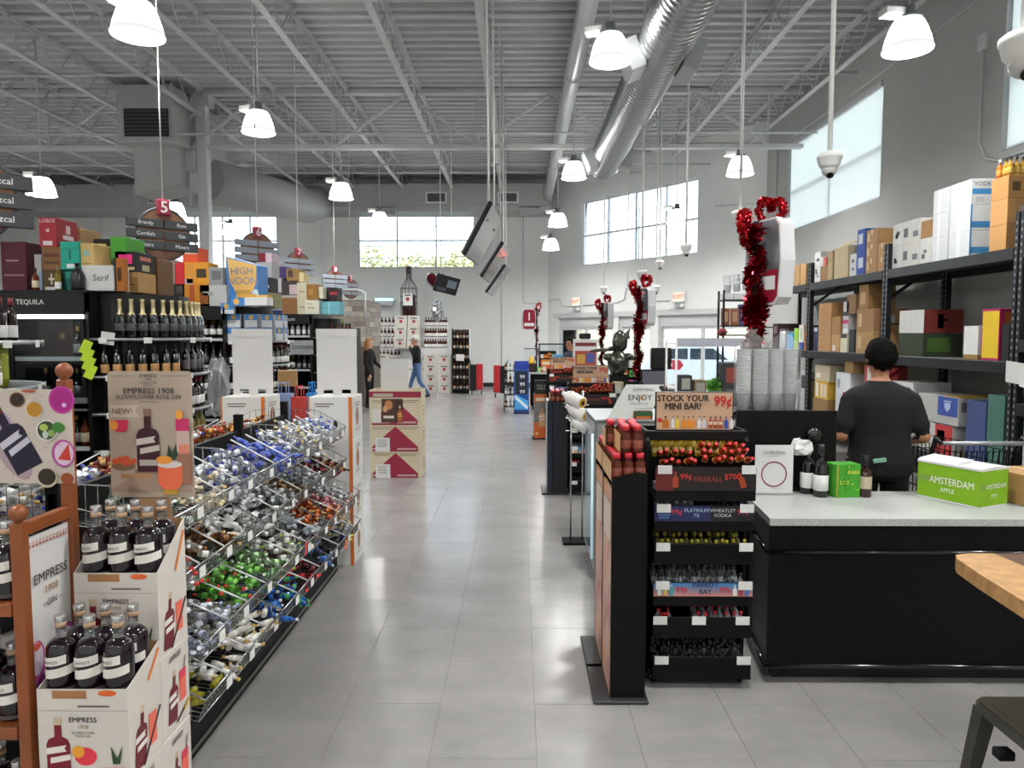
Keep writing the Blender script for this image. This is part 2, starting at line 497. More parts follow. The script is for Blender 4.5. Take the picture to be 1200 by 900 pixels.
for (ya, yb, lab) in ((12.66, 16.84, 'white roller shade drawn over the farther block-wall window'), (5.3, 9.44, 'white roller shade drawn over the block-wall window beside the ceiling camera')):
    t = thing('roller_shade', lab, 'shade', (XR + .03, ya, 0), 0)
    L = yb - ya
    for i in range(2):
        MB().box(0, .003, L * i / 2 + .01, L * (i + 1) / 2 - .01, 4.16, 6.0).build('shade_cloth', SHADE_CLOTH, t)
        MB().box(-.008, .012, L * i / 2 + .01, L * (i + 1) / 2 - .01, 4.14, 4.165).build('hem_bar', ALU, t)
    MB().box(-.05, .05, 0, L, 6.0, 6.09).build('headrail', STEEL, t)

# entrance doors (automatic sliding doors in aluminium frames)
def storefront(name, s0, s1, leafs, label, ztop=2.35):
    x, y = on_ch(s0, -.08)
    t = thing(name, label, 'door', (x, y, 0), CHA, None, 'structure')
    w = s1 - s0; f = .06
    m = MB(); m.box(0, f, 0, .12, 0, ztop); m.box(w - f, w, 0, .12, 0, ztop); m.box(f, w - f, 0, .12, ztop - .32, ztop)
    m.build('frame', STEEL, t)
    for i in range(leafs):
        a = f + (w - 2 * f) * i / leafs; b = f + (w - 2 * f) * (i + 1) / leafs
        lf = MB(); lf.box(a, a + .05, .03, .08, .0, ztop - .32); lf.box(b - .05, b, .03, .08, 0, ztop - .32); lf.box(a + .05, b - .05, .03, .08, 0, .25); lf.box(a + .05, b - .05, .03, .08, ztop - .4, ztop - .32)
        l = lf.build('door_leaf', STEEL, t)
        MB().box(a + .05, b - .05, .05, .058, .25, ztop - .4).build('pane', GLASS, l)
    return t
storefront('door_1', .5, 3.1, 2, 'sliding glass entrance door nearest the far wall')
storefront('door_2', 3.35, 4.65, 1, 'narrow glazed panel between the two entrance doors')
storefront('door_3', 4.95, 7.95, 2, 'wide sliding glass entrance door nearest the stock rack')
m = MB(); m.box(.3, 8.2, -.03, 0, 2.35, 2.5)
o = m.build('trim_1', STEEL, None, (*CH0, 0), (0, 0, CHA)); tag(o, 'grey metal header band above the entrance doors', 'trim', None, 'structure')
BASE = M('black_rubber_base', '#1c1c1d', 0.5, var=0.05)
tag(MB().box(-20, 1.0, 24.97, 25, 0, .14).build('baseboard_back', BASE), 'black rubber baseboard along the far wall', 'baseboard', None, 'structure')
tag(MB().box(XR - .03, XR, -4, 18.3, 0, .14).build('baseboard_right', BASE), 'black rubber baseboard along the block wall', 'baseboard', None, 'structure')
# vertical trim strips on the far wall
for i, xx in enumerate((-14.3, -6.75)):
    tag(MB().box(xx - .03, xx + .03, 24.975, 25, 0.14, 6.5).build('trim_%d' % (i + 2), ALU), ('white vertical strip on the far wall left of the column window', 'white vertical strip on the far wall between the two windows')[i], 'trim', None, 'structure')

# exit signs over the doors
EXITM = M('exit_red', '#ff8a7a', 0.4, var=0, emit=1.6)
WPL = M('white_plastic', '#e3e3e0', 0.4, var=0.02)
for s, z, lab in ((1.5, 2.72, 'lit EXIT sign over the entrance door nearest the far wall'), (5.75, 2.7, 'lit EXIT sign over the wide entrance door')):
    x, y = on_ch(s, .06)
    t = thing('exit_sign', lab, 'exit sign', (x, y, z), CHA, 'exit signs over the doors')
    MB().bev(-.2, .2, -.03, .05, 0, .3, .01).build('housing', WPL, t)
    MB().box(-.17, .17, -.034, -.03, .04, .26).build('face', EXITM, t)
    letter(t, 'EXIT', .17, CM('#b01818', .5, var=0), (0, -.036, .15), bold=.02)
    MB().bev(-.13, .13, -.03, .05, -.16, -.01, .01).build('battery_box', M('grey_plastic', '#9aa0a0', .5, var=.03), t)
    for q in (-1, 1):
        MB().lathe([(.02, 0), (.055, .05), (.055, .075)], 10).xf(Matrix.Translation((q * .2, -.05, -.1)) @ Matrix.Rotation(PI / 2, 4, 'X')).build('lamp_head', WPL, t)

# surface conduits
def conduit(pts, label, r=.016, cat='conduit', mat=None, group='surface conduits on the walls'):
    return tag(MB().tube(pts, r, 6).build('conduit', mat or STEEL), label, cat, group)
conduit([(.15, 24.97, 5.8), (.15, 24.97, 2.95), (.2, 24.97, 2.87), (.8, 24.95, 2.87)], 'grey conduit bending down the far wall near the angled corner')
def chp(s, z, off=.03): return (*on_ch(s, off), z)
conduit([chp(.1, 2.95), chp(.6, 3.0), chp(.8, 2.75), chp(1.25, 2.72)], 'short conduit running into the exit sign nearest the far wall')
conduit([chp(1.8, 2.73), chp(3.3, 2.78), chp(3.6, 2.85), chp(3.7, 3.2)], 'conduit between the two exit signs rising at its end')
conduit([chp(4.2, 2.78), chp(5.4, 2.76)], 'straight conduit running into the exit sign over the wide door')
conduit([chp(6.9, 5.2), chp(7.9, 5.1), (XR - .03, 17.8, 5.0)], 'conduit turning the corner onto the block wall')
conduit([(XR - .03, 9.9, 5.6), (XR - .03, 9.9, 4.35), (XR - .03, 9.75, 4.1), (XR - .03, 9.5, 4.02), (XR - .03, 7.0, 4.02)], 'conduit hooking under the nearer block-wall window')
tag(MB().bev(XR - .07, XR, 9.82, 9.98, 5.55, 5.75, .01).build('junction_box', STEEL), 'small grey junction box on the block wall', 'junction box')
conduit([(XR - .03, 17.6, 6.4), (XR - .03, 17.6, 3.2)], 'vertical conduit on the block wall next to the angled corner')
conduit([(XR - .03, 3, 6.25), (XR - .03, 11.8, 6.25), (XR - .03, 12.4, 6.2), (XR - .03, 17, 6.2)], 'long conduit along the top of the block wall')
conduit([(-.6, 24.97, 5.8), (-.6, 24.97, .2)], 'vertical downpipe on the far wall beside the entrance corner', .02)

# ------------------------------------------------------------------ overhead services
SPIRAL = M('spiral_duct_steel', '#a9acae', 0.28, 0.85, var=0.08, scale=20)
def duct_along(y0, y1, r, x, z, label, name, mat, pitch=.12, rib=.008):
    m = MB(); prof = []; y = y0
    while y < y1:
        prof += [(r, y), (r, y + pitch * .8), (r + rib, y + pitch * .9)]; y += pitch
    prof.append((r, y1))
    m.lathe(prof, 28)
    m.xf(Matrix.Rotation(-PI / 2, 4, 'X'))
    t = thing(name, label, 'duct', (x, 0, z))
    m.build('duct_body', mat, t)
    return t
dk = duct_along(1.0, 15.6, .33, 1.81, 5.42, 'large shiny spiral duct hanging above the checkout lanes', 'spiral_duct', SPIRAL)
MB().lathe([(.34, 0), (.34, .06), (.25, .1), (.05, .11)], 28).xf(Matrix.Translation((0, 15.6, 0)) @ Matrix.Rotation(-PI / 2, 4, 'X')).build('end_cap', SPIRAL, dk)
GRILL = M('duct_diffuser', '#b4b7b8', .4, .4, var=.04)
for yy in (5.0, 9.5, 14.9):
    for s in (-1, 1):
        m = MB().bev(-.2, .2, -.26, .26, 0, .2, .01)
        m.xf(Matrix.Translation((s * .29, yy, -.1)) @ Matrix.Rotation(s * R(112), 4, 'Y'))
        m.build('side_diffuser', GRILL, dk)
for yy in (4, 8, 12, 15.2):
    MB().tube([(-.34, yy, 0), (-.34, yy, 1.65)], .006, 4).build('hanger_rod', STEEL, dk)
    MB().tube([(.34, yy, 0), (.34, yy, 1.65)], .006, 4).build('hanger_rod', STEEL, dk)
PIPEM = M('pale_grey_pipe', '#b9bcbd', .35, .3, var=.03)
pp = thing('ceiling_pipe', 'straight pale grey pipe running under the roof to the far wall', 'pipe', (.92, 0, 6.2))
MB().tube([(0, -2, 0), (0, 24.8, 0)], .14, 16).build('pipe_run', PIPEM, pp)
for yy in (6, 12.6, 19):
    MB().lathe([(.155, -.04), (.165, -.03), (.165, .03), (.155, .04)], 16, cap=False).xf(Matrix.Translation((0, yy, 0)) @ Matrix.Rotation(PI / 2, 4, 'X')).build('pipe_clamp', STEEL, pp)
# box duct along the far wall
SOF = M('grey_painted_duct', '#a6a7a6', .55, .05, var=.03)
so = thing('wall_duct', 'long grey rectangular duct under the roof along the far wall', 'duct', (0, 0, 0))
MB().prism([(23.75, 5.78), (24.95, 5.78), (24.95, 6.62), (23.6, 6.62), (23.6, 5.9)], -19.9, .95, 'x').build('duct_body', SOF, so)
for xx in (-16, -12.5, -8.9, -5.9, -5.0, -2.6, .4):
    MB().box(xx - .02, xx + .02, 23.58, 23.6, 5.88, 6.62).build('duct_joint', SOF, so)
GDARK = M('dark_grille', '#4a4c4e', .6, var=.05)
for xx in (-11.6, -7.0, -2.65, -.35):
    g = MB().box(xx - .34, xx + .34, 23.56, 23.6, 6.0, 6.36).build('air_grille', ALU, so)
    MB().box(xx - .28, xx + .28, 23.55, 23.562, 6.05, 6.31).build('grille_face', GDARK, g)
for xx in (-4.3, .35):
    MB().bev(xx - .35, xx + .35, 23.45, 23.75, 5.62, 5.85, .02).build('duct_tap', SOF, so)
# air handler beside the column
ah = thing('air_handler', 'boxy grey air handler hung beside the steel column', 'air handler', (-7.62, 15.6, 0))
MB().bev(-.62, .55, -.5, 2.3, 5.75, 6.9, .02).build('cabinet', SOF, ah)
gl = MB().box(-.45, .45, -.53, -.5, 5.85, 6.4).build('intake_grille', M('intake_dark', '#1e2022', .7, var=.1), ah)
for i in range(7):
    MB().box(-.45, .45, -.545, -.53, 5.89 + i * .075, 5.91 + i * .075).build('grille_slat', GDARK, gl)
MB().prism([(-.5, 5.75), (.45, 5.75), (.45, 4.95), (-.5, 4.75)], -.1, .85, 'y').build('drop_boot', SOF, ah)
MB().tube([(.3, 1.5, 5.4), (.9, 4.0, 5.5), (1.1, 7.0, 5.75), (1.1, 8.3, 6.1)], .52, 20).build('round_elbow', SOF, ah)
# horizontal service pipes
for yy, zz, lab in ((15.2, 5.92, 'thin sprinkler pipe in front of the girder'), (19.6, 6.3, 'thin sprinkler pipe beyond the girder'), (9.9, 6.3, 'thin sprinkler pipe crossing above the nearest lamps')):
    tag(MB().tube([(-19.9, yy, zz), (min(6.1, 1 + (25 - yy) * .773 - .1), yy, zz)], .025, 6).build('sprinkler_pipe', STEEL), lab, 'pipe')

# ------------------------------------------------------------------ high-bay lamps
SHADEM = M('prismatic_shade', '#6e6e6c', .3, var=0, emit=SHADE_GLOW)
def shade_mat():
    nt = SHADEM.node_tree; b = nt.nodes['Principled BSDF']
    tc = nt.nodes.new('ShaderNodeTexCoord'); sx = nt.nodes.new('ShaderNodeSeparateXYZ'); mr = nt.nodes.new('ShaderNodeMapRange')
    nt.links.new(tc.outputs['Object'], sx.inputs[0]); nt.links.new(sx.outputs['Z'], mr.inputs[0])
    mr.inputs[2].default_value = .3; mr.interpolation_type = 'SMOOTHSTEP'; mr.inputs[1].default_value = .03; mr.inputs[3].default_value = .42; mr.inputs[4].default_value = SHADE_GLOW * 1.5
    nt.links.new(mr.outputs[0], b.inputs['Emission Strength'])
    b.inputs['Emission Color'].default_value = (1, .99, .97, 1)
shade_mat()
LAMPCAP = M('lamp_housing', '#8e9294', .4, .5, var=.03)
def lamp_proto():
    t = thing('pendant_lamp', 'x', 'lamp')
    pr = [(.25, 0), (.255, .015), (.245, .03), (.22, .12), (.185, .22), (.15, .29), (.13, .31)]
    m = MB().lathe(pr, 28, cap=False)
    b = len(m.f)
    m.lathe([(r - .006, z) for r, z in pr], 28, cap=False)
    for i in range(b, len(m.f)): m.f[i] = m.f[i][::-1]
    m.build('lamp_shade', SHADEM, t)
    MB().lathe([(.135, .305), (.14, .33), (.1, .35), (.06, .38), (.06, .45), (.03, .46)], 20).build('ballast', LAMPCAP, t)
    MB().bev(-.3, -.08, -.08, .08, .34, .42, .01).build('power_box', WPL, t)
    MB().tube([(0, 0, .45), (0, 0, 2.3)], .012, 6).build('hanger_rod', STEEL, t)
    return t
LAMPS = [
 (-3.74, 7.3, 4.72, 'glowing white high-bay lamp hanging nearest over the gin display side'),
 (1.08, 8.85, 5.02, 'glowing high-bay lamp beside the big spiral duct'),
 (4.09, 7.9, 4.78, 'glowing high-bay lamp close to the block wall window'),
 (-3.95, 11.2, 4.85, 'glowing high-bay lamp just right of the steel column'),
 (-3.68, 15.2, 4.6, 'glowing high-bay lamp in front of the far wall duct'),
 (-8.67, 13.3, 4.32, 'glowing high-bay lamp above the red and kraft cartons'),
 (1.09, 14.7, 4.9, 'glowing high-bay lamp below the end of the spiral duct'),
 (4.09, 13.7, 4.75, 'glowing high-bay lamp before the farther shaded window'),
 (.98, 18.5, 4.52, 'small distant high-bay lamp, upper of the two by the angled corner'),
 (.93, 21.4, 4.27, 'small distant high-bay lamp, lower of the two by the angled corner'),
 (3.73, 17.4, 4.42, 'small distant high-bay lamp in front of the entrance window'),
]
lp = lamp_proto()
first = True
for x, y, z, lab in LAMPS:
    lo_ = place(lp if first else copy_tree(lp), (x, y, z), random.uniform(-.4, .4), lab, 'high-bay lamps under the roof'); first = False
    [c for c in lo_.children if c.name.startswith('hanger_rod')][0].data = MB().tube([(0, 0, .45), (0, 0, 7.1 - z)], .012, 6).mesh('hanger_rod', STEEL)
HIDDEN = [(-13.5, y) for y in (3, 8, 13.3, 18.5)] + [(-8.67, y) for y in (-1.5, 3.4, 8.3, 18.5, 22)] + [(-3.8, y) for y in (-1.5, 2.6)] + [(1.08, y) for y in (-2, 3.2)] + [(4.09, y) for y in (-2, 2.6)] + [(-3.8, 20.0)]
for x, y in HIDDEN:
    place(copy_tree(lp), (x, y, 4.8), 0, 'glowing high-bay lamp of the rows outside the picture', 'high-bay lamps outside the picture')
ld = bpy.data.lights.new('lamp_light', 'POINT'); ld.energy = LAMP_W; ld.shadow_soft_size = .12; ld.color = (1, .99, .965)
for x, y, z in [(l[0], l[1], l[2]) for l in LAMPS] + [(h[0], h[1], 4.8) for h in HIDDEN]:
    lo = bpy.data.objects.new('lamp_light', ld); C.objects.link(lo); lo.location = (x, y, z + .13)

# ------------------------------------------------------------------ flat print (posters, box art)
class Art:
    """coloured flat shapes in a face's own metres; each later shape lies a hair above the earlier ones"""
    def __init__(s, o, ux, uy, step=0.00025):
        s.o = Vector(o); s.ux = Vector(ux).normalized(); s.uy = Vector(uy).normalized(); s.n = s.ux.cross(s.uy); s.k = 1; s.m = MB(); s.mats = []; s.step = step
    def pt(s, u, v):
        return tuple(s.o + s.ux * u + s.uy * v + s.n * (0.0008 + s.k * s.step))
    def mi(s, c, rough):
        mt = CM(c, rough, var=0.0)
        if mt not in s.mats: s.mats.append(mt)
        return s.mats.index(mt)
    def poly(s, pts, c, rough=.55):
        s.m.add([s.pt(*p) for p in pts], [tuple(range(len(pts)))], s.mi(c, rough)); s.k += 1; return s
    def rect(s, u0, v0, u1, v1, c, rough=.55):
        return s.poly([(u0, v0), (u1, v0), (u1, v1), (u0, v1)], c, rough)
    def ell(s, u, v, a, b, c, n=20, rot=0.0, rough=.55):
        return s.poly([(u + a * math.cos(t) * math.cos(rot) - b * math.sin(t) * math.sin(rot), v + a * math.cos(t) * math.sin(rot) + b * math.sin(t) * math.cos(rot)) for t in [2 * PI * i / n for i in range(n)]], c, rough)
    def ring(s, u, v, a, w, c, n=24):
        out = []
        for i in range(n):
            t0, t1 = 2 * PI * i / n, 2 * PI * (i + 1) / n
            q = [(u + r * math.cos(t), v + r * math.sin(t)) for r, t in ((a, t0), (a, t1), (a - w, t1), (a - w, t0))]
            s.m.add([s.pt(*p) for p in q], [(0, 1, 2, 3)][::1], s.mi(c, .55))
        s.k += 1; return s
    def line(s, u0, v0, u1, v1, w, c):
        d = Vector((u1 - u0, v1 - v0)); d.normalize(); n = Vector((-d.y, d.x)) * w / 2
        return s.poly([(u0 - n.x, v0 - n.y), (u1 - n.x, v1 - n.y), (u1 + n.x, v1 + n.y), (u0 + n.x, v0 + n.y)], c)
    def bottle(s, u, v, h, body, rot=0.0, label='#e9e4dc', cap='#c9b79a', w=.36, neck=None):
        """upright bottle silhouette, base centre at u, v"""
        W = h * w / 2
        def T(a, b):
            return (u + a * math.cos(rot) - b * math.sin(rot), v + a * math.sin(rot) + b * math.cos(rot))
        s.poly([T(-W, 0), T(W, 0), T(W, h * .58), (T(W * .8, h * .66)), T(W * .3, h * .7), T(W * .3, h * .9), T(-W * .3, h * .9), T(-W * .3, h * .7), T(-W * .8, h * .66), T(-W, h * .58)], body, .35)
        s.poly([T(-W * .32, h * .88), T(W * .32, h * .88), T(W * .32, h), T(-W * .32, h)], cap)
        if label:
            s.poly([T(-W, h * .42), T(W * .7, h * .47), T(W * .5, h * .52), T(W * .7, h * .57), T(-W, h * .52)], label)
            s.poly([T(-W * .7, h * .28), T(W, h * .34), T(W, h * .43), T(-W * .7, h * .37)], label)
        return s
    def lines(s, u0, u1, v, n, gap, w, c):
        for i in range(n):
            q = random.uniform(0, (u1 - u0) * .25) if i else 0
            s.rect(u0 + q * .3, v - i * gap - w, u1 - q, v - i * gap, c)
        return s
    def build(s, parent, name='artwork_print'):
        return s.m.build(name, s.mats, parent)

def face_art(face, w, d, h):
    if face == 'f': return Art((-w / 2, -d / 2, 0), (1, 0, 0), (0, 0, 1))
    if face == 'r': return Art((w / 2, -d / 2, 0), (0, 1, 0), (0, 0, 1))
    if face == 'l': return Art((-w / 2, d / 2, 0), (0, -1, 0), (0, 0, 1))

# ------------------------------------------------------------------ bottles
def curved(m, r, a0, a1, zf, n=10, mi=0, lift=.0007):
    """patch on a cylinder facing -y; zf(t) -> (z0, z1) for t in 0..1"""
    vs = []; fs = []
    for i in range(n + 1):
        t = i / n; a = -PI / 2 + a0 + (a1 - a0) * t; z0, z1 = zf(t)
        vs += [((r + lift) * math.cos(a), (r + lift) * math.sin(a), z0), ((r + lift) * math.cos(a), (r + lift) * math.sin(a), z1)]
    for i in range(n):
        fs.append((2 * i, 2 * i + 2, 2 * i + 3, 2 * i + 1))
    return m.add(vs, fs, mi, True)

GIN = M('dark_violet_gin_glass', '#120611', .06, var=0.02, coat=.6)
CLEARG = M('clear_bottle_glass', '#dfe3e2', .05, trans=.92, var=0, spec=.5)
CREAMLB = M('cream_paper_label', '#e4e0d8', .6, var=.03)
SILV = M('silver_cap', '#c8c9c9', .25, .9, var=.03)
CORK = M('pale_wood_stopper', '#b9987a', .6, var=.12, scale=30)
INK = M('dark_ink', '#2a2426', .6, var=0)
def gin_proto():
    t = thing('gin_bottle', 'x', 'bottle')
    MB().lathe([(.038, 0), (.043, .004), (.044, .02), (.044, .12), (.042, .138), (.035, .152), (.022, .162), (.0145, .166)], 24).build('bottle_body', GIN, t)
    MB().lathe([(.0145, .162), (.014, .17), (.014, .198)], 16).build('bottle_neck', CLEARG, t)
    MB().lathe([(.0165, .197), (.0165, .213)], 16).build('wooden_stopper', CORK, t)
    MB().lathe([(.017, .213), (.0175, .215), (.0175, .231), (.016, .233)], 16).build('silver_cap', SILV, t)
    m = MB()
    curved(m, .044, -1.25, .75, lambda t: (.083 + .012 * t, .11 + .012 * t), 10)
    m.build('upper_ribbon_label', CREAMLB, t)
    m = MB(); curved(m, .044, -1.0, 1.35, lambda t: (.046 + .016 * t, .074 + .016 * t), 10); m.build('lower_ribbon_label', CREAMLB, t)
    m = MB(); curved(m, .044, -1.5, 1.5, lambda t: (.008, .02), 10); m.build('base_band', M('smoky_glass_base', '#5d5a5c', .1, var=0), t)
    src = text_mesh('EMPRESS', .0125, INK)
    me = src.copy()
    for v in me.vertices:
        a = -PI / 2 - .3 + v.co.x / .044; z = .099 + v.co.y + .004 * (v.co.x / .03)
        v.co = (.0453 * math.cos(a), .0453 * math.sin(a), z)
    ob('lettering', me, t)
    return t
ginp = gin_proto(); _gf = [True]
def gin(x, y, z, rz, label, group):
    o = ginp if _gf[0] else copy_tree(ginp); _gf[0] = False
    o.scale = (1.05, 1.05, 1.06)
    return place(o, (x, y, z), rz, label, group)

# ------------------------------------------------------------------ gin carton display (nearest, by the aisle)
GX, GW, GD = -1.388, .29, .21
BOXW = '#d6cfc6'
def gin_faces(o, w, d, h, front=True, tray=False):
    a = face_art('r', w, d, h)
    a.bottle(d * .36, h * .12, h * .62, '#6d1020', -.12); a.rect(d * .62, h * .28, d * .86, h * .62, '#f0705c'); a.rect(d * .62, h * .55, d * .86, h * .66, '#e0405a')
    a.line(d * .5, h * .08, d * .95, h * .22, .012, '#3a2622'); a.line(d * .78, h * .14, d * .98, h * .22, .014, '#e8b43a'); a.line(d * .8, h * .66, d * .84, h * .8, .006, '#403028')
    a.lines(d * .3, d * .7, h * .93, 2, .012, .004, '#8f8580')
    a.build(o)
    letter(o, 'EMPRESS', .022, INK, (w / 2 + .0018, .0, h * .88), FACE_ROT['r'])
    if front:
        a = face_art('f', w, d, h)
        a.bottle(w * .22, 0.005, h * .78, '#7a1426')
        a.ell(w * .52, h * .36, .04, .036, '#e2384a'); a.rect(w * .505, .005, w * .52, h * .26, '#cbbfb8'); a.ell(w * .44, h * .42, .022, .022, '#f0a22e')
        a.poly([(w * .82, h * .3), (w * .8, h * .55), (w * .87, h * .34), (w * .93, h * .52), (w * .9, h * .28)], '#2f4a2c'); a.rect(w * .72, .005, w * .96, h * .2, '#f08050'); a.ell(w * .76, h * .24, .03, .012, '#f0b45a')
        a.lines(w * .4, w * .62, h * .72, 2, .014, .005, '#7a706c')
        a.build(o)
        letter(o, 'EMPRESS', .026, INK, (0, -d / 2 - .0018, h * .9))
        letter(o, '1908', .02, CM('#8a6f5a', .6, var=0), (0, -d / 2 - .0018, h * .81))
CARDW = M('gin_carton_print', BOXW, .55, var=.02)
def gin_carton(x, y, z, h, label, front=True):
    o = ob('gin_carton', carton_mesh(GW, GD, h, CARDW), None, (x, y, z)); tag(o, label, 'box', 'gin display cartons'); gin_faces(o, GW, GD, h, front); return o
def gin_tray(x, y, z, h, label, slope):
    """cut-open carton: low front lip, sides rising to the back"""
    t = thing('display_tray', label, 'box', (x, y, z), 0, 'gin display cartons')
    w, d, e = GW, GD, .004
    MB().box(-w/2, w/2, -d/2, d/2, 0, .0).add([], []).build if False else None
    MB().box(-w/2, w/2, -d/2, -d/2 + e, 0, h).build('front_panel', CARDW, t)
    for sgn in (-1, 1):
        x0 = sgn * w / 2; x1 = x0 - sgn * e
        MB().prism([(-d/2 + e, 0), (d/2, 0), (d/2, h + slope), (-d/2 + e, h)], min(x0, x1), max(x0, x1), 'x').build('side_panel', CARDW, t)
    MB().box(-w/2 + e, w/2 - e, d/2 - e, d/2, 0, h + slope).build('back_panel', M('kraft_inner_card', '#a8815a', .8, var=.05), t)
    MB().box(-w/2 + e, w/2 - e, -d/2 + e, d/2 - e, h - .034, h - .026).build('bottle_floor', M('kraft_inner_card'), t)
    a = face_art('f', w, d, h)
    lip = h - .07
    a.rect(.0, lip - .001, w, lip + .001, '#a79e96'); a.rect(.05, h - .03, w * .55, h - .004, '#a9774c'); a.ell(w * .78, h - .012, .03, .01, '#e0662e'); a.lines(w * .45, w * .8, lip + .018, 1, .01, .006, '#6e6460')
    if h > .15:
        a.bottle(w * .22, 0.002, lip * .9, '#7a1426'); a.ell(w * .52, h * .28, .036, .03, '#e2384a'); a.ell(w * .44, h * .33, .02, .02, '#f0a22e'); a.rect(w * .72, .005, w * .96, h * .16, '#f08050'); a.poly([(w * .82, h * .2), (w * .8, h * .4), (w * .87, h * .26), (w * .93, h * .4), (w * .9, h * .2)], '#2f4a2c')
    a.build(t)
    if h > .15:
        letter(t, 'EMPRESS', .024, INK, (0, -d / 2 - .0022, lip - .03), bold=.01); letter(t, '1908', .018, CM('#8a6f5a', .6, var=0), (0, -d / 2 - .0022, lip - .053)); letter(t, 'ELDERFLOWER\nROSE GIN', .011, INK, (0, -d / 2 - .0022, lip - .078))
    a = face_art('r', w, d, h)
    a.bottle(d * .3, .01, lip * .85, '#6d1020', -.12); a.rect(d * .58, lip * .2, d * .82, lip * .66, '#f0705c'); a.line(d * .4, lip * .02, d * .95, h * .5, .012, '#3a2622'); a.line(d * .6, h - .03, d * .95, h + slope * .7, .014, '#e8863a')
    a.build(t)
    return t
y1, y2 = 2.325, 2.537
MB_pal = MB(); MB_pal.bev(-GW/2, GW/2, -.0, .425, 0, .063, .004)
tag(MB_pal.build('display_plinth', M('black_plastic', '#141415', .5, var=.05), None, (GX, 2.218, 0)), 'low black plinth under the gin cartons', 'plinth')
gin_carton(GX, y1, .064, .304, 'gin carton on the floor plinth at the front of the gin display')
gin_tray(GX, y1, .37, .305, 'open-topped gin carton holding the lower six dark bottles', .07)
gin_carton(GX, y2, .064, .304, 'gin carton lowest in the taller back stack of the gin display', False)
gin_carton(GX, y2, .37, .304, 'gin carton second from the floor in the taller back stack', False)
gin_tray(GX, y2, .676, .305, 'upper open-topped gin carton holding bottles below the pink-drink poster', .14)
for r_, (yy, zz, gl, gg) in enumerate(((y1, .37 + .28, 'dark violet gin bottle standing in the lower open gin carton', 'gin bottles in the lower open carton'), (y2, .676 + .28, 'dark violet gin bottle in the upper open carton under the poster', 'gin bottles in the upper open carton'))):
    for i in range(3):
        for j in range(2):
            gin(GX - .093 + .093 * i + random.uniform(-.003, .003), yy - .05 + .095 * j, zz, random.uniform(-.25, .25), gl, gg)

# header poster over the gin display
t = thing('header_poster', 'beige gin poster with coral cocktails rising behind the upper open carton', 'poster', (-1.362, 2.655, 1.195))
pw, ph = .31, .47
m = MB(); rr = .012
pts = []
for cx, cz, a0 in ((pw/2 - rr, rr, -90), (pw/2 - rr, ph - rr, 0), (-pw/2 + rr, ph - rr, 90), (-pw/2 + rr, rr, 180)):
    for k in range(4): a = R(a0 + k * 30); pts.append((cx + rr * math.cos(a), cz + rr * math.sin(a)))
MB().prism(pts, 0, .005, 'y').build('board', M('poster_card', '#b5a493', .45, var=.02), t)
a = Art((-pw/2, 0, 0), (1, 0, 0), (0, 0, 1))
a.rect(0, .02, pw, .12, '#b9a898'); a.poly([(0, .03), (.12, .10), (.2, .09), (.3, .035), (.3, .02), (0, .02)], '#a98f7c')
a.rect(.012, .452, .1, .4535, '#54483f'); a.rect(.2, .452, .3, .4535, '#54483f')
a.poly([(.01, .345), (.115, .345), (.1, .325), (.115, .3), (.01, .3)], '#cdbfae')
a.rect(.09, .09, .19, .104, '#8f735c'); a.rect(.04, .07, .15, .088, '#b58a63'); a.ell(.05, .118, .045, .018, '#8a6a52')
for (u, v, r_) in ((.02, .135, .013), (.04, .14, .014), (.062, .145, .013), (.07, .132, .012), (.09, .137, .01), (.055, .13, .012)): a.ell(u, v, r_, r_, '#d85a34')
a.poly([(.01, .29), (.075, .29), (.07, .255), (.055, .245), (.03, .245), (.012, .26)], '#d8305a'); a.ell(.02, .27, .016, .018, '#ee9a3c'); a.rect(.042, .2, .046, .245, '#c4b0a4')
a.bottle(.145, .097, .235, '#3c0d1c', 0, '#cfc4bd', '#8d6a5a'); a.rect(.112, .12, .178, .142, '#b3a8a2')
a.rect(.25, .25, .3, .295, '#cf2f6a'); a.ell(.265, .31, .014, .018, '#f2a63a'); a.rect(.252, .17, .3, .25, '#cfb3a8'); a.rect(.26, .165, .298, .2, '#e48a70'); a.rect(.255, .05, .305, .165, '#a5735c')
a.poly([(.215, .155), (.222, .2), (.235, .165), (.25, .205), (.255, .16), (.24, .14)], '#22402a')
a.ell(.225, .075, .047, .05, '#ee7048'); a.rect(.18, .08, .27, .12, '#ee7048'); a.ell(.225, .125, .046, .014, '#dfd6d2'); a.ell(.205, .142, .03, .016, '#ee9c3c'); a.rect(.198, .012, .252, .03, '#c59a3c')
a.rect(.065, .02, .14, .024, '#8a7a6c'); a.rect(.065, .03, .12, .033, '#8a7a6c'); a.rect(.065, .04, .1, .043, '#8a7a6c')
a.build(t)
for s_, z_, sz, bd in (('EMPRESS', .453, .017, .008), ('1908', .44, .011, 0), ('ELDERFLOWER', .428, .01, 0), ('ROSE GIN', .419, .008, 0), ('EMPRESS 1908', .397, .031, .012), ('ELDERFLOWER ROSE GIN', .375, .021, .008), ('from the makers of', .358, .009, 0)):
    letter(t, s_, sz, INK, (0, -.0085, z_), bold=bd)
letter(t, 'NEW!', .03, CM('#7a4030', .6, var=0), (-.1, -.0085, .322))
MB().box(-.06, .06, .006, .011, -.2, .12).build('support_card', M('kraft_inner_card'), t)

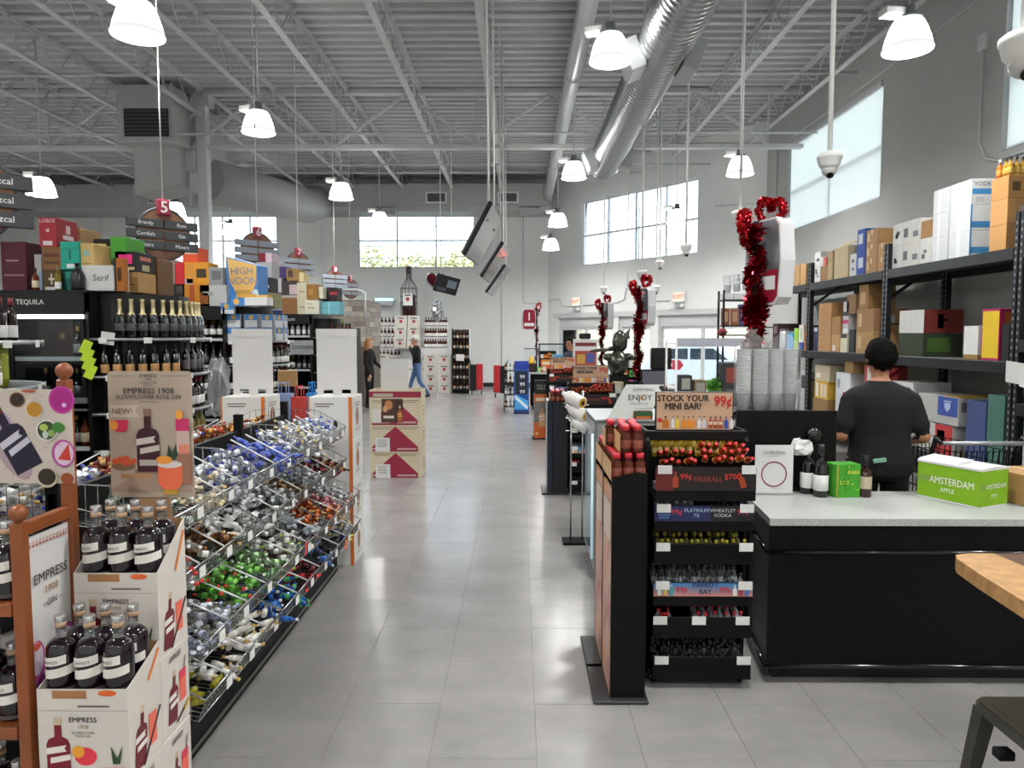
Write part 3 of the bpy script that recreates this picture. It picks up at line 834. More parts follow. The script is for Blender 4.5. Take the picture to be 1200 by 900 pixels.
# ------------------------------------------------------------------ copper-brown wooden bottle stand
COPW = M('copper_stained_wood', '#8a4a22', .38, var=.14, scale=5, coat=.2)
st = thing('wooden_bottle_stand', 'copper-brown wooden bottle stand with ball-topped posts beside the gin cartons', 'stand', (0, 0, 0))
sx = -1.572
def post(x, y, h, r=.019):
    p = MB().bev(x - r, x + r, y - r, y + r, 0, h, .003).build('post', COPW, st)
    m = MB().lathe([(.012, h), (.014, h + .006)], 12, x, y); m.ball(.028, (x, y, h + .03), 16, 10)
    m.build('ball_finial', COPW, p)
post(sx, 2.23, 1.21); post(sx, 2.49, 1.645); post(-2.36, 2.23, 1.21); post(-2.36, 2.49, 1.645)
for xx in (sx, -2.36):
    MB().bev(xx - .016, xx + .016, 2.247, 2.472, 1.165, 1.205, .003).build('top_rail', COPW, st)
    MB().bev(xx - .016, xx + .016, 2.247, 2.472, .3, .33, .003).build('bottom_rail', COPW, st)
for z in (.93, .53, .13):
    MB().bev(-2.34, sx - .02, 2.22, 2.5, z, z + .02, .003).build('shelf_board', COPW, st)
    MB().bev(-2.34, sx - .02, 2.205, 2.222, z - .015, z + .025, .002).build('shelf_rail', COPW, st)
sg = MB().box(sx - .004, sx + .004, 2.252, 2.468, .34, 1.15).build('sign_panel', M('sign_white_board', '#d9d8d6', .4, var=.01), st)
a = Art((sx + .004, 2.252, .34), (0, 1, 0), (0, 0, 1))
for i in range(12): a.rect(.012 + i * .0165, .775, .021 + i * .0165, .783, '#b4573c'); a.rect(.012 + i * .0165, .788, .021 + i * .0165, .794, '#d49a80')
a.rect(.06, .572, .082, .5745, '#555050'); a.rect(.142, .572, .164, .5745, '#555050')
a.ell(.02, .4, .04, .07, '#c04a9a'); a.ell(.02, .41, .03, .055, '#e6d3e2'); a.ell(.02, .45, .02, .012, '#e05a48'); a.ell(.16, .4, .055, .075, '#a8469a', rot=-.5); a.ell(.16, .4, .042, .06, '#e2cfe0', rot=-.5); a.ell(.18, .36, .03, .045, '#b06ab0', rot=-.5)
a.ell(.04, .25, .05, .1, '#7d2a78'); a.ell(.19, .3, .04, .08, '#8e1c2a')
a.build(sg)
for s_, z_, sz in (('EMPRESS', .665, .046), ('1908', .618, .036), ('GIN', .573, .03)):
    letter(sg, s_, sz, CM('#a67a50' if s_ == '1908' else '#3a3438', .6, var=0), (sx + .0095, 2.36, .34 + z_), FACE_ROT['r'], .01)
hp = thing('stand_poster', 'wide beige poster of a tilted violet bottle and pink drinks on the wooden stand', 'poster', (0, 2.462, 1.287))
MB().box(-2.33, -1.535, 0, .005, 0, .325).build('board', M('poster_card_pale', '#cdc0b4', .42, var=.03, scale=8), hp)
a = Art((-2.33, 0, 0), (1, 0, 0), (0, 0, 1))
W0 = .795
a.ell(W0 - .215, .12, .05, .12, '#ad97a0', rot=.5); a.ell(W0 - .24, .2, .035, .06, '#a88fb4', rot=.4)
a.bottle(W0 - .15, .05, .24, '#1c1230', .48, '#c9c6d2', '#6b3420', .42)
a.ell(W0 - .184, .29, .027, .026, '#8f5f42'); a.ell(W0 - .184, .29, .023, .022, '#2c1812'); a.ell(W0 - .127, .255, .03, .03, '#dcc8b0'); a.ell(W0 - .126, .257, .026, .026, '#b98524')
a.ell(W0 - .03, .29, .045, .048, '#c23d9a'); a.ell(W0 - .03, .29, .038, .041, '#a81a80'); a.ell(W0 - .022, .272, .008, .008, '#e0b0d8')
a.ell(W0 - .085, .185, .037, .037, '#e3ded6'); a.ell(W0 - .085, .185, .032, .032, '#33482e'); a.ell(W0 - .095, .195, .015, .012, '#a9bf58'); a.ell(W0 - .07, .175, .012, .012, '#8fa860'); a.ell(W0 - .045, .195, .022, .018, '#3c7d28'); a.ell(W0 - .09, .17, .01, .014, '#c8d2cc')
a.ell(W0 - .03, .105, .04, .048, '#b84a9a'); a.ell(W0 - .028, .105, .033, .041, '#dfc4d8'); a.poly([(W0 - .05, .085), (W0 - .01, .14), (W0 - .005, .08)], '#c43a30')
a.ell(W0 - .09, .02, .036, .034, '#c9bda8'); a.ell(W0 - .09, .024, .031, .029, '#2c2416'); a.ell(W0 - .02, .018, .022, .02, '#9a4a22')
a.ell(W0 - .14, .32, .025, .005, '#a8543a')
for i in range(40): a.ell(W0 - random.uniform(.01, .3), random.uniform(.01, .31), .002, .002, '#7a4a38', 6)
a.lines(W0 - .42, W0 - .27, .07, 3, .016, .006, '#8f857e')
a.build(hp)
letter(hp, 'S', .05, INK, (-1.815, -.0125, .175))
for z, n_, lab, gg in ((.951, 6, 'dark gin bottle on the top shelf of the wooden stand', 'gin bottles on the top stand shelf'), (.551, 6, 'dark gin bottle on the middle shelf of the wooden stand', 'gin bottles on the middle stand shelf'), (.151, 6, 'dark gin bottle on the lowest shelf of the wooden stand', 'gin bottles on the lowest stand shelf')):
    for i in range(n_):
        gin(-1.655 - .1 * (i // 2) - .03 * (i % 2), 2.29 + .1 * (i % 2), z, random.uniform(-.3, .3), lab, gg)
pc = thing('price_card', 'maroon-edged white price card clipped to the wooden stand', 'price card', (-1.74, 2.196, .755))
MB().box(-.09, .06, 0, .003, 0, .2).build('card', CM('#5c1a30', .5), pc)
a = Art((-.09, 0, 0), (1, 0, 0), (0, 0, 1)); a.rect(.006, .006, .144, .13, '#d8d6dc'); a.rect(.006, .135, .144, .15, '#d8d6dc'); a.build(pc)
letter(pc, 'S', .03, CM('#e8e0e4', .5, var=0), (.03, -.003, .175))

# ------------------------------------------------------------------ wire-basket gondola of miniatures
WIRE = M('chrome_wire', '#b9bbbc', .25, .9, var=.02)
BLK = M('black_metal', '#0a0a0b', .55, .0, var=.05, spec=.18)
BLKG = M('black_gloss', '#0b0b0c', .25, var=.04)
gn = thing('basket_gondola', 'black based gondola carrying tiers of wire baskets of miniatures', 'shelving', (0, 0, 0))
Y0, Y1 = 2.68, 5.42
MB().prism([(-1.385, 0), (-1.385, .12), (-1.32, .2), (-1.32, .235), (-2.2, .235), (-2.2, .2), (-2.13, .12), (-2.13, 0)], Y0, Y1, 'y').build('kick_base', BLK, gn)
MB().box(-1.383, -1.379, Y0, Y1, .028, .046).build('kick_trim', CM('#5a564e', .4), gn)
MB().box(-1.775, -1.745, Y0, Y1, .235, 1.2).build('back_panel', BLK, gn)
for yy in (Y0 + .02, Y0 + .93, Y0 + 1.83, Y1 - .02):
    MB().box(-1.785, -1.735, yy - .02, yy + .02, .235, 1.3).build('upright', BLK, gn)
TIER = [(-1.30, 1.11), (-1.30, .865), (-1.20, .62), (-1.20, .40)]
TN = ['top', 'second', 'third', 'lowest']
def wire_basket(side, ti, si):
    xf, zf = TIER[ti]
    s = 1 if side == 0 else -1
    xf = xf if side == 0 else -3.52 - xf
    dp = (abs(xf + 1.76) - .03)
    ya = Y0 + si * .915 + .004; yb = ya + .905
    lab = '%s wire basket of the miniatures gondola, %s' % ((TN[ti] + '-tier'), ('end next to the gin cartons', 'middle section', 'end next to the orange-striped cartons')[si]) if side == 0 else 'wire basket on the far side of the miniatures gondola, %s' % ('next to the gin cartons', 'in the middle', 'next to the orange-striped cartons')[si]
    t = thing('wire_basket', lab, 'basket', (xf, 0, zf), 0, 'wire baskets of miniatures')
    def X(a): return -s * a
    fl = MB(); fl.tube([(0, ya, 0), (0, yb, 0)], .004, 5); fl.build('front_rail', WIRE, t)
    MB().tube([(X(.03), ya, -.085), (X(.03), yb, -.085)], .0035, 5).build('lower_rail', WIRE, t)
    g = MB(); n = 30
    for i in range(n + 1):
        yy = ya + (yb - ya) * i / n; g.tube([(0, yy, 0), (X(.03), yy, -.085)], .0021, 3)
    for q in (.33, .66): g.tube([(X(.03 * q), ya, -.085 * q), (X(.03 * q), yb, -.085 * q)], .0021, 3)
    g.build('front_wire_mesh', WIRE, t)
    g = MB()
    for i in range(n + 1):
        yy = ya + (yb - ya) * i / n; g.tube([(X(.03), yy, -.085), (X(dp), yy, -.02)], .0021, 3)
    for q in (.25, .5, .75, 1.0): g.tube([(X(.03 + (dp - .03) * q), ya, -.085 + .065 * q), (X(.03 + (dp - .03) * q), yb, -.085 + .065 * q)], .0021, 3)
    g.build('bottom_wire_mesh', WIRE, t)
    for yy in (ya, yb):
        g = MB(); g.tube([(0, yy, 0), (X(dp * .5), yy, .12), (X(dp), yy, .13)], .003, 4)
        for q in range(1, 9):
            u = q / 9; zt = .12 * min(1, u * 2) + (.01 if u > .5 else 0); g.tube([(X(dp * u), yy, zt), (X(dp * u), yy, -.085 + .065 * u)], .0021, 3)
        g.tube([(X(.02), yy, -.05), (X(dp), yy, .05)], .0021, 3)
        g.build('side_wire_mesh', WIRE, t)
    nd = 4
    for i in range(1, nd):
        yy = ya + (yb - ya) * i / nd + random.uniform(-.02, .02)
        MB().tube([(X(.004), yy, .004), (X(dp * .55), yy, .13)], .0042, 5).build('divider_bar', M('white_wire', '#d9dada', .3, .4, var=.02), t)
    for i in range(3):
        yy = ya + .15 + .3 * i + random.uniform(-.06, .06)
        MB().box(s * .003 - .001, s * .003 + .001, yy, yy + .055, -.055, -.012).build('price_tag', M('price_tag_white', '#e6e6e2', .5, var=.02), t)
    return t
for ti in range(4):
    for si in range(3): wire_basket(0, ti, si)
for si in range(3): wire_basket(1, 0, si)
# two loose coloured tags on the rails
o = MB().box(0, .002, 0, .06, 0, .07).build('sale_tag', CM('#e8702a', .5), None, (-1.192, 4.86, .325), (0, .1, 0)); tag(o, 'bright orange sale tag hanging on the lowest basket', 'tag')
o = MB().box(0, .002, 0, .035, 0, .075).build('sale_tag', CM('#d8222e', .5), None, (-1.192, 3.95, .57), (0, .1, 0)); tag(o, 'red sale tag hanging on the third basket tier', 'tag')

# miniatures: cap colour, glass colour per heap (front of the row first)
def mini_mesh(body, cap, lab):
    m = MB().lathe([(.014, 0), (.016, .004), (.016, .022, 0), (.0163, .023, 1), (.0163, .05, 1), (.016, .052, 0), (.015, .064, 0), (.007, .076, 0), (.007, .086, 0), (.0085, .087, 2), (.0085, .103, 2)], 8)
    return m.mesh('miniature_bottle', [body, lab, cap])
def glassy(c, tr=.75): return M('mini_glass_' + c.lstrip('#'), c, .08, trans=tr, var=0)
HEAPS = [
 # top tier
 [('#cfe4dc','#22252a','#e4efe9','clear teal-labelled'),('#e8ddc8','#d8c9a0','#efe9dc','cream brown-labelled'),('#e0e2e0','#c9a878','#e8dcc8','clear cream-capped'),('#dfe5ea','#2a3a9a','#eceef2','clear blue-capped'),('#dfe5ea','#2a3aa8','#dfe3ee','clear royal-blue-capped'),('#dfe5ea','#1c2c98','#3f4fae','blue-labelled'),('#6f86d0','#20309c','#3344a8','bright blue'),('#dde2e8','#2438a8','#e4e8ee','clear blue-and-white'),('#e2e5e8','#c8b060','#e6e8ea','clear gold-capped'),('#e2e5e8','#d0ba6a','#eceff0','clear pale gold-capped'),('#e2e5e8','#e8e8e8','#dfe6f2','clear white-capped'),('#dfe8f0','#2a5ad8','#e8ecf4','clear bright-blue-capped')],
 # second tier
 [('#e6e6e4','#d8302a','#efefec','clear red-capped'),('#e6e6e4','#e0e0de','#efefec','white-capped clear'),('#9a6c3c','#c8a070','#8a5a30','amber brown'),('#e9e9e7','#f0f0ee','#f0f0ee','solid white'),('#d8d8d6','#15151a','#e4e4e2','black-capped clear'),('#dcdedd','#d8d8d8','#e6e6e6','silver-capped clear'),('#c2c6c6','#aaaeb0','#d6dada','smoky clear'),('#8a6b40','#5a4024','#9a7a4c','brown-labelled'),('#a9b4ba','#c4c8ca','#7f8a90','steel-grey'),('#b4b8bc','#e2e4e6','#c8cccf','frosty grey-capped'),('#5a2430','#c03038','#7a3038','dark red'),('#8a5a2c','#402010','#b98040','amber kraft-labelled')],
 # third tier
 [('#dde4ec','#e6e8f0','#c9d2ee','pale blue-labelled'),('#d8dee4','#9aa6c8','#e8ecf4','clear lilac-labelled'),('#8fd06a','#d83a30','#6fc048','bright green red-capped'),('#7cc850','#e4f0dc','#8fd468','bright green'),('#9fd888','#dfe8dc','#c4e4b4','pale green'),('#dfe2dc','#a8c83a','#e4e6e0','clear lime-capped'),('#d9dcda','#18181c','#e6e4dc','clear black-capped'),('#aeb8bc','#c8d0d4','#8d989e','blue-grey'),('#b8481c','#d88a3a','#d86a2a','orange-red'),('#c85a20','#e0b060','#e08030','orange'),('#c47a80','#a03038','#d49aa0','dusty pink'),('#c4c8ca','#e0e0e0','#d4d8da','clear plain')],
 # lowest tier
 [('#8f8a20','#2a2c18','#9a9428','olive-yellow'),('#e9e8e4','#b89a4c','#efeeea','white gold-capped'),('#ece9e2','#c0a050','#f0eee8','chalk-white gold-capped'),('#e6e2d8','#b8963c','#eceae2','ivory gold-capped'),('#2860b0','#e0e4e8','#2f70c0','blue'),('#2a58a8','#38a048','#3a9a50','blue green-labelled'),('#a81c20','#d82a2a','#c83030','bright red'),('#5c1a20','#b82a30','#702830','dark wine-red'),('#3a70b8','#a8c4e0','#4a80c4','sky blue'),('#22242a','#3a3c42','#2c2e34','black'),('#24284a','#d8c838','#2a3060','navy yellow-capped'),('#c8cacc','#d8c838','#b0b4b8','clear yellow-capped')],
]
stuff = {}
ORD = ['nearest the gin cartons', 'second from the gin cartons', 'third from the gin cartons', 'fourth from the gin cartons', 'fifth from the gin cartons', 'sixth from the gin cartons', 'seventh from the gin cartons', 'eighth from the gin cartons', 'ninth from the gin cartons', 'tenth from the gin cartons', 'eleventh from the gin cartons', 'farthest from the gin cartons']
SM = MB(); SMM = []
def smi(mt):
    if mt not in SMM: SMM.append(mt)
    return SMM.index(mt)
_minis = 0
for ti in range(4):
    xf, zf = TIER[ti]; dp = abs(xf + 1.76) - .03
    for hi in range(12):
        body, cap, lab, desc = HEAPS[ti][hi]
        opaque = desc.startswith(('white', 'chalk', 'ivory', 'solid', 'black', 'olive', 'bright blue', 'blue', 'navy', 'sky'))
        me = mini_mesh(glassy(body, .15 if opaque else .86), CM(cap, .35, var=.0), CM(lab, .5, var=.0))
        ya = Y0 + .012 + hi * .2283; yb = ya + .218
        def pose(lift):
            u = random.random() ** .8
            x = xf - .03 - u * (dp * .62); y = random.uniform(ya + .03, yb - .03)
            z = zf - .055 + u * .11 + lift
            if x - xf < -.03: pass
            return (x, y, z), (random.uniform(1.1, 1.9), random.uniform(-.4, .4), random.uniform(0, 6.28))
        NI = (6 if hi < 6 else 2)
        for k in range(NI):
            if _minis >= 180: break
            l, r_ = pose(.022 + .02 * random.random())
            o = ob('miniature_bottle', me, None, l, r_, .9)
            tag(o, '%s miniature bottle, %s basket tier, heap %s' % (desc, TN[ti], ORD[hi]), 'bottle', '%s miniatures in the %s tier' % (desc, TN[ti])); _minis += 1
        # the bottles under and between them
        for k in range(22 if hi < 6 else 26):
            l, r_ = pose(random.uniform(-.035, .02))
            mt = Matrix.LocRotScale(Vector(l), Euler(r_), Vector((.9, .9, .9)))
            b0 = len(SM.v)
            SM.v.extend([tuple(mt @ v.co) for v in me.vertices])
            idx = [smi(x) for x in me.materials]
            for p in me.polygons:
                SM.f.append(tuple(b0 + i for i in p.vertices)); SM.m.append(idx[p.material_index]); SM.s.append(p.use_smooth)
# far side, top tier
for hi in range(12):
    body, cap, lab, desc = random.choice([('#b86a2c','#c03a30','#d8a050',''),('#dfe5ea','#2a3aa8','#e4e4ea',''),('#d8dcdc','#c8a050','#e4e4e0',''),('#8a2a2a','#d0b060','#c8a060','')])
    me = mini_mesh(glassy(body, .5), CM(cap, .35, var=.0), CM(lab, .5, var=.0))
    for k in range(20):
        u = random.random(); l = (-2.22 + .03 + u * .26, Y0 + .03 + hi * .228 + random.uniform(0, .19), 1.11 - .05 + u * .12 + random.uniform(-.02, .03))
        mt = Matrix.LocRotScale(Vector(l), Euler((random.uniform(1.1, 1.9), random.uniform(-.4, .4), random.uniform(0, 6.28))), None)
        b0 = len(SM.v); SM.v.extend([tuple(mt @ v.co) for v in me.vertices]); idx = [smi(x) for x in me.materials]
        for p in me.polygons:
            SM.f.append(tuple(b0 + i for i in p.vertices)); SM.m.append(idx[p.material_index]); SM.s.append(p.use_smooth)
tag(SM.build('miniature_bottles', SMM), 'heaps of mixed miniature bottles filling the wire baskets', 'bottles', None, 'stuff')

# ------------------------------------------------------------------ orange-striped display cartons at the gondola end
def coffee_stack(x, y, who, nbox=4):
    w, d, h = .34, .36, .33
    for i in range(nbox):
        o = ob('striped_carton', carton_mesh(w, d, h - .002, M('white_carton_print', '#d5d4d0', .6, var=.02)), None, (x, y, i * h))
        tag(o, 'white orange-striped carton, %s, %s' % (('lowest of its stack', 'second from the floor', 'third from the floor', 'topmost of its stack')[i], who), 'box', 'white orange-striped cartons')
        a = face_art('f', w, d, h); a.rect(w - .028, 0, w, h, '#d0702a'); a.rect(0, 0, .012, h, '#d0702a'); a.lines(.05, .2, h * .85, 2, .02, .008, '#6a6460'); a.ell(w * .62, h * .35, .018, .035, '#2c2826', 14); a.build(o)
        a = face_art('r', w, d, h); a.ell(d * .48, h * .5, .05, .075, '#b87a4a'); a.ell(d * .48, h * .5, .04, .062, '#6c3418'); a.ell(d * .48, h * .5, .008, .062, '#d8c8b4'); a.rect(0, 0, .004, h, '#d0702a'); a.lines(d * .25, d * .75, h * .84, 2, .02, .009, '#8d8a86'); a.lines(d * .25, d * .75, h * .24, 2, .018, .008, '#a09d98'); a.build(o)
    t = thing('header_card', 'blank white header card standing on the orange-striped cartons, %s' % who, 'display card', (x, y + .05, nbox * h), 0, 'blank header cards')
    cw = M('blank_card', '#cbcac7', .7, var=.015)
    MB().box(-.16, .16, 0, .006, .04, .46).build('card_back', cw, t)
    MB().box(-.162, .162, -.004, .008, .46, .525).build('folded_top', cw, t)
    MB().box(-.03, .04, -.01, 0, 0, .06).build('support_leg', cw, t)
    MB().box(-.16, -.11, 0, .005, 0, .04).build('slot_tab', cw, t); MB().box(.11, .16, 0, .005, 0, .04).build('slot_tab', cw, t)
coffee_stack(-1.455, 5.73, 'stack beside the main aisle')
coffee_stack(-2.13, 5.73, 'stack behind the wire baskets')

# ------------------------------------------------------------------ red and cream cartons farther down the aisle
w, d, h = .325, .42, .335
for c in range(2):
    for r_ in range(3):
        o = ob('wine_carton', carton_mesh(w - .003, d, h - .002, M('cream_carton', '#cdc2a6', .6, var=.03)), None, (-1.87 + w * (c + .5), 9.22, r_ * h))
        tag(o, 'cream carton with red triangle, %s, %s row of its stack' % (('aisle side', 'shelf side')[1 - c], ('bottom', 'middle', 'top')[r_]), 'box', 'cream and red cartons')
        a = face_art('f', w, d, h)
        if c == 1: a.poly([(0, .06), (w * .86, .06), (0, h * .95)], '#9a2440')
        else: a.poly([(w * .1, .06), (w, .06), (w, h * .95)], '#9a2440')
        a.rect(0 if c else w * .1, 0, w * .86 if c else w, .06, '#8a1f38'); a.rect(.02, .02, w * .8, .045, '#c79aa0'); a.lines(.04, w * .9, h * .93, 2, .022, .01, '#8f8668')
        if c == 0 and r_ < 2: a.rect(w * .22, .0, w * .78, h * .52, '#dcdcd8'); a.lines(w * .3, w * .68, h * .44, 4, .025, .01, '#8a8a88')
        if c == 0 and r_ == 2: a.rect(w * .48, .03, w, h * .98, '#4a2e20'); a.rect(w * .1, .03, w * .45, h * .6, '#d8d6ce'); a.ell(w * .75, h * .75, .05, .06, '#b87a4a'); a.ell(w * .62, h * .6, .03, .04, '#c89a6a'); a.rect(w * .55, h * .25, w * .95, h * .35, '#d8d2c8')
        if c == 1 and r_ == 2: a.rect(0, .03, w * .3, h * .98, '#3c241a'); a.bottle(w * .18, .04, h * .6, '#b0602c', 0, '#d8a860', '#d8c8a8', .3)
        a.build(o)
        a = face_art('r', w, d, h); a.lines(.08, d * .8, h * .7, 3, .05, .02, '#a39a80'); a.build(o)
tr = thing('display_tray', 'red-edged cream tray topping the cream and red cartons', 'box', (-1.545, 9.22, 3 * h))
for nm, bx in (('front_panel', (-.325, .325, -.21, -.206, 0, .1)), ('back_panel', (-.325, .325, .206, .21, 0, .1)), ('side_panel', (-.325, -.321, -.206, .206, 0, .1)), ('side_panel', (.321, .325, -.206, .206, 0, .1))):
    MB().box(*bx).build(nm, M('cream_carton'), tr)
a = Art((-.325, -.21, 0), (1, 0, 0), (0, 0, 1)); a.rect(0, .01, .65, .085, '#93233c'); a.rect(.05, .02, .3, .06, '#b5b0a0'); a.build(tr)
t = thing('header_card', 'blank white header card standing in the red-edged tray', 'display card', (-1.58, 9.2, 3 * h), 0, 'blank header cards')
MB().box(-.175, .175, 0, .006, .03, .49).build('card_back', M('blank_card'), t); MB().box(-.08, .08, -.01, 0, 0, .12).build('support_leg', M('blank_card'), t)

# ------------------------------------------------------------------ people (one continuous body each)
def person(name, label, loc, rz, pose, cols, hair, scale=1.0, voxel=.011, watch=False, jacket=False):
    """pose: joints of arms and legs in the person's own metres (1.75 m tall, facing -y)"""
    m = MB(); bones = []
    def cap(a, b, ra, rb, key):
        a = Vector(a); b = Vector(b); n = 6
        d = (b - a); L = d.length
        pts = []; rs = []
        for k, (q, f) in enumerate([(-ra * .8 / L, .45), (-ra * .5 / L, .8)] + [(i / n, 1) for i in range(n + 1)] + [(1 + rb * .5 / L, .8), (1 + rb * .8 / L, .45)]):
            pts.append(tuple(a + d * q)); t = min(1, max(0, q)); rs.append((ra + (rb - ra) * t) * f)
        m.tube(pts, rs, 12); bones.append((a, b, key))
    lean = pose.get('lean', 0.0)
    def Lz(z): return -lean * max(0, z - .95)
    rings = [(.86, .12, .09), (.90, .165, .115), (.97, .175, .12), (1.06, .16, .112), (1.15, .155, .108), (1.25, .17, .115), (1.34, .195, .12), (1.41, .195, .11), (1.45, .15, .09), (1.48, .09, .07), (1.5, .06, .06)]
    wd = cols.get('wide', 1.0)
    b0 = len(m.v)
    m.lathe([(1, z) for z, _, _ in rings], 20)
    for i in range(b0, len(m.v)):
        x, y, z = m.v[i]; rx, ry = next((a, b) for q, a, b in rings if abs(q - z) < 1e-6)
        m.v[i] = (x * rx * wd, y * ry * wd + Lz(z), z)
    bones += [(Vector((0, 0, .9)), Vector((0, 0, .98)), 'pants'), (Vector((0, Lz(1.06), 1.06)), Vector((0, Lz(1.44), 1.44)), 'shirt'), (Vector((-.14, Lz(1.42), 1.42)), Vector((.14, Lz(1.42), 1.42)), 'shirt')]
    hy = Lz(1.6) - .015
    cap((0, Lz(1.46), 1.46), (0, hy, 1.56), .058, .054, 'skin')
    hx = pose.get('head', 0.0)
    m.ball(.1, (0, hy + .012, 1.655), 18, 12, 0, .8, .98, .98)
    m.ball(.07, (0, hy - .028, 1.585), 14, 10, 0, .82, .9, .95)
    m.ball(.016, (0, hy - .1, 1.63), 8, 6, 0, .8, 1.2, 1.5)
    for s in (-1, 1): m.ball(.022, (s * .082, hy + .012, 1.638), 8, 6, 0, .4, .8, 1.3)
    m.ball(.014, (0, hy - .083, 1.585), 8, 6, 0, 1.6, .7, .5)
    bones.append((Vector((0, hy, 1.54)), Vector((0, hy, 1.68)), 'skin'))
    for s, side in ((-1, 'l'), (1, 'r')):
        sh, el, wr, hd = [Vector(p) for p in pose['arm_' + side]]
        if pose.get('sleeve', 'short') == 'short':
            md = sh.lerp(el, .72); cap(sh, md, .064, .06, 'shirt'); cap(md, el, .045, .04, 'skin'); cap(el, wr, .041, .029, 'skin')
        else:
            cap(sh, el, .066, .052, 'shirt'); cap(el, wr, .05, .037, 'shirt')
        # palm and five bent fingers
        d = (hd - wr).normalized(); side_v = d.cross(Vector((0, 0, 1)))
        side_v = Vector((1, 0, 0)) if side_v.length < .2 else side_v.normalized()
        curl = d.cross(side_v).normalized() * (1 if d.cross(side_v).z < 0 else -1)
        pe = wr + d * .085
        cap(wr, pe, .026, .03, 'skin')
        for k, ln in enumerate((.07, .08, .075, .058)):
            o_ = side_v * ((k - 1.5) * .019)
            a = pe + o_ - d * .01; b = a + d * ln * .5 + curl * .008; c = b + d * ln * .38 + curl * .03
            cap(a, b, .0105, .0095, 'skin'); cap(b, c, .0095, .008, 'skin')
        a = wr + d * .03 - side_v * s * .025; b = a + d * .035 - side_v * s * .028; cap(a, b, .012, .0105, 'skin'); cap(b, b + d * .03, .0105, .009, 'skin')
    for side in 'lr':
        hp_, kn, an, to = [Vector(p) for p in pose['leg_' + side]]
        cap(hp_, kn, .092, .062, 'pants'); cap(kn, an + Vector((0, 0, .03)), .06, .048, 'pants')
        cap(an + Vector((0, .03, -.035)), to, .04, .036, 'shoe')
    me = m.mesh('body', [])
    o = ob(name, me, None, loc, (0, 0, rz), scale)
    rm = o.modifiers.new('skin', 'REMESH'); rm.mode = 'VOXEL'; rm.voxel_size = voxel; rm.use_smooth_shade = True
    sm = o.modifiers.new('smooth', 'SMOOTH'); sm.factor = .5; sm.iterations = 3
    dg = bpy.context.evaluated_depsgraph_get()
    me2 = bpy.data.meshes.new_from_object(o.evaluated_get(dg))
    o.modifiers.clear(); o.data = me2
    keys = ['skin', 'shirt', 'pants', 'shoe']
    me2.materials.clear()
    for k in keys: me2.materials.append(cols[k])
    segs = [(a, b - a, max(1e-9, (b - a).length_squared), keys.index(k)) for a, b, k in bones]
    idx = []
    for p in me2.polygons:
        c = p.center; best = 9; bi = 0
        for a, ab, l2, k in segs:
            if abs(a.z - c.z) > .6: continue
            t = max(0, min(1, (c - a).dot(ab) / l2)); q = (c - a - ab * t).length
            if k == 1: q -= .03
            if q < best: best = q; bi = k
        z = c.z
        if abs(c.x) < .2 and z > 1.5: bi = 0
        elif 1.0 < z < 1.44 and abs(c.x) < .19 * wd * (1 if z > 1.2 else .96) and abs(c.y - Lz(z)) < .15 * wd: bi = 1
        idx.append(bi)
    me2.polygons.foreach_set('material_index', idx)
    me2.polygons.foreach_set('use_smooth', [True] * len(me2.polygons))
    tag(o, label, 'person')
    # eyes
    e = MB()
    for s in (-1, 1): MB().ball(.011, (s * .032, hy - .083, 1.645), 8, 6).build('eye', CM('#2a201c', .2, var=0), o)
    # hair: shell over the skull, open at the face
    h = MB().ball(.108, (0, hy + .016, 1.662), 24, 16, 0, .84, 1.0, 1.0)
    rnd = random.Random(3)
    h.v = [(x + rnd.uniform(-.007, .007), y + rnd.uniform(-.006, .008), z + rnd.uniform(-.006, .012)) for x, y, z in h.v]
    keep = []
    for f in h.f:
        c = sum((Vector(h.v[i]) for i in f), Vector()) / len(f)
        front = c.y < hy - .03
        if (front and c.z < 1.715) or (c.z < (1.575 if c.y > hy + .05 else 1.6)) or (abs(c.x) > .06 and c.z < 1.65 and c.y < hy + .045): continue
        keep.append(f)
    h.f = keep; h.m = [0] * len(keep); h.s = [True] * len(keep)
    ho = h.build('hair', hair['mat'], o)
    sd = ho.modifiers.new('thick', 'SOLIDIFY'); sd.thickness = .012; sd.offset = 0
    if hair.get('long'):
        g = MB()
        g.tube([(0, hy + .07, 1.7), (0, hy + .095, 1.6), (0, hy + .1, 1.5), (0, hy + .12, 1.4), (0, hy + .13, 1.32)], [.06, .085, .08, .075, .03], 12)
        g.v = [(x * 1.15, (y - hy - .1) * .55 + hy + .1, z) for x, y, z in g.v]
        for s in (-1, 1): g.tube([(s * .065, hy + .0, 1.68), (s * .085, hy + .02, 1.58), (s * .085, hy + .03, 1.48), (s * .08, hy + .02, 1.4)], [.03, .035, .035, .015], 8)
        g.build('long_hair', hair['mat'], o)
    if cols.get('collar'):
        MB().lathe([(.066, 0), (.074, .012), (.064, .032)], 18, cap=False).xf(Matrix.Translation((0, Lz(1.46) - .004, 1.468))).build('collar', cols['shirt'], o)
    if watch:
        wr = Vector(pose['arm_l'][2]); el = Vector(pose['arm_l'][1])
        d = (el - wr).normalized()
        q = d.to_track_quat('Z', 'Y').to_matrix().to_4x4()
        MB().lathe([(.034, -.012), (.036, -.01), (.036, .01), (.034, .012)], 14).xf(Matrix.Translation(wr + d * .035) @ q).build('wristwatch', CM('#c9c9c4', .3), o)
    return o

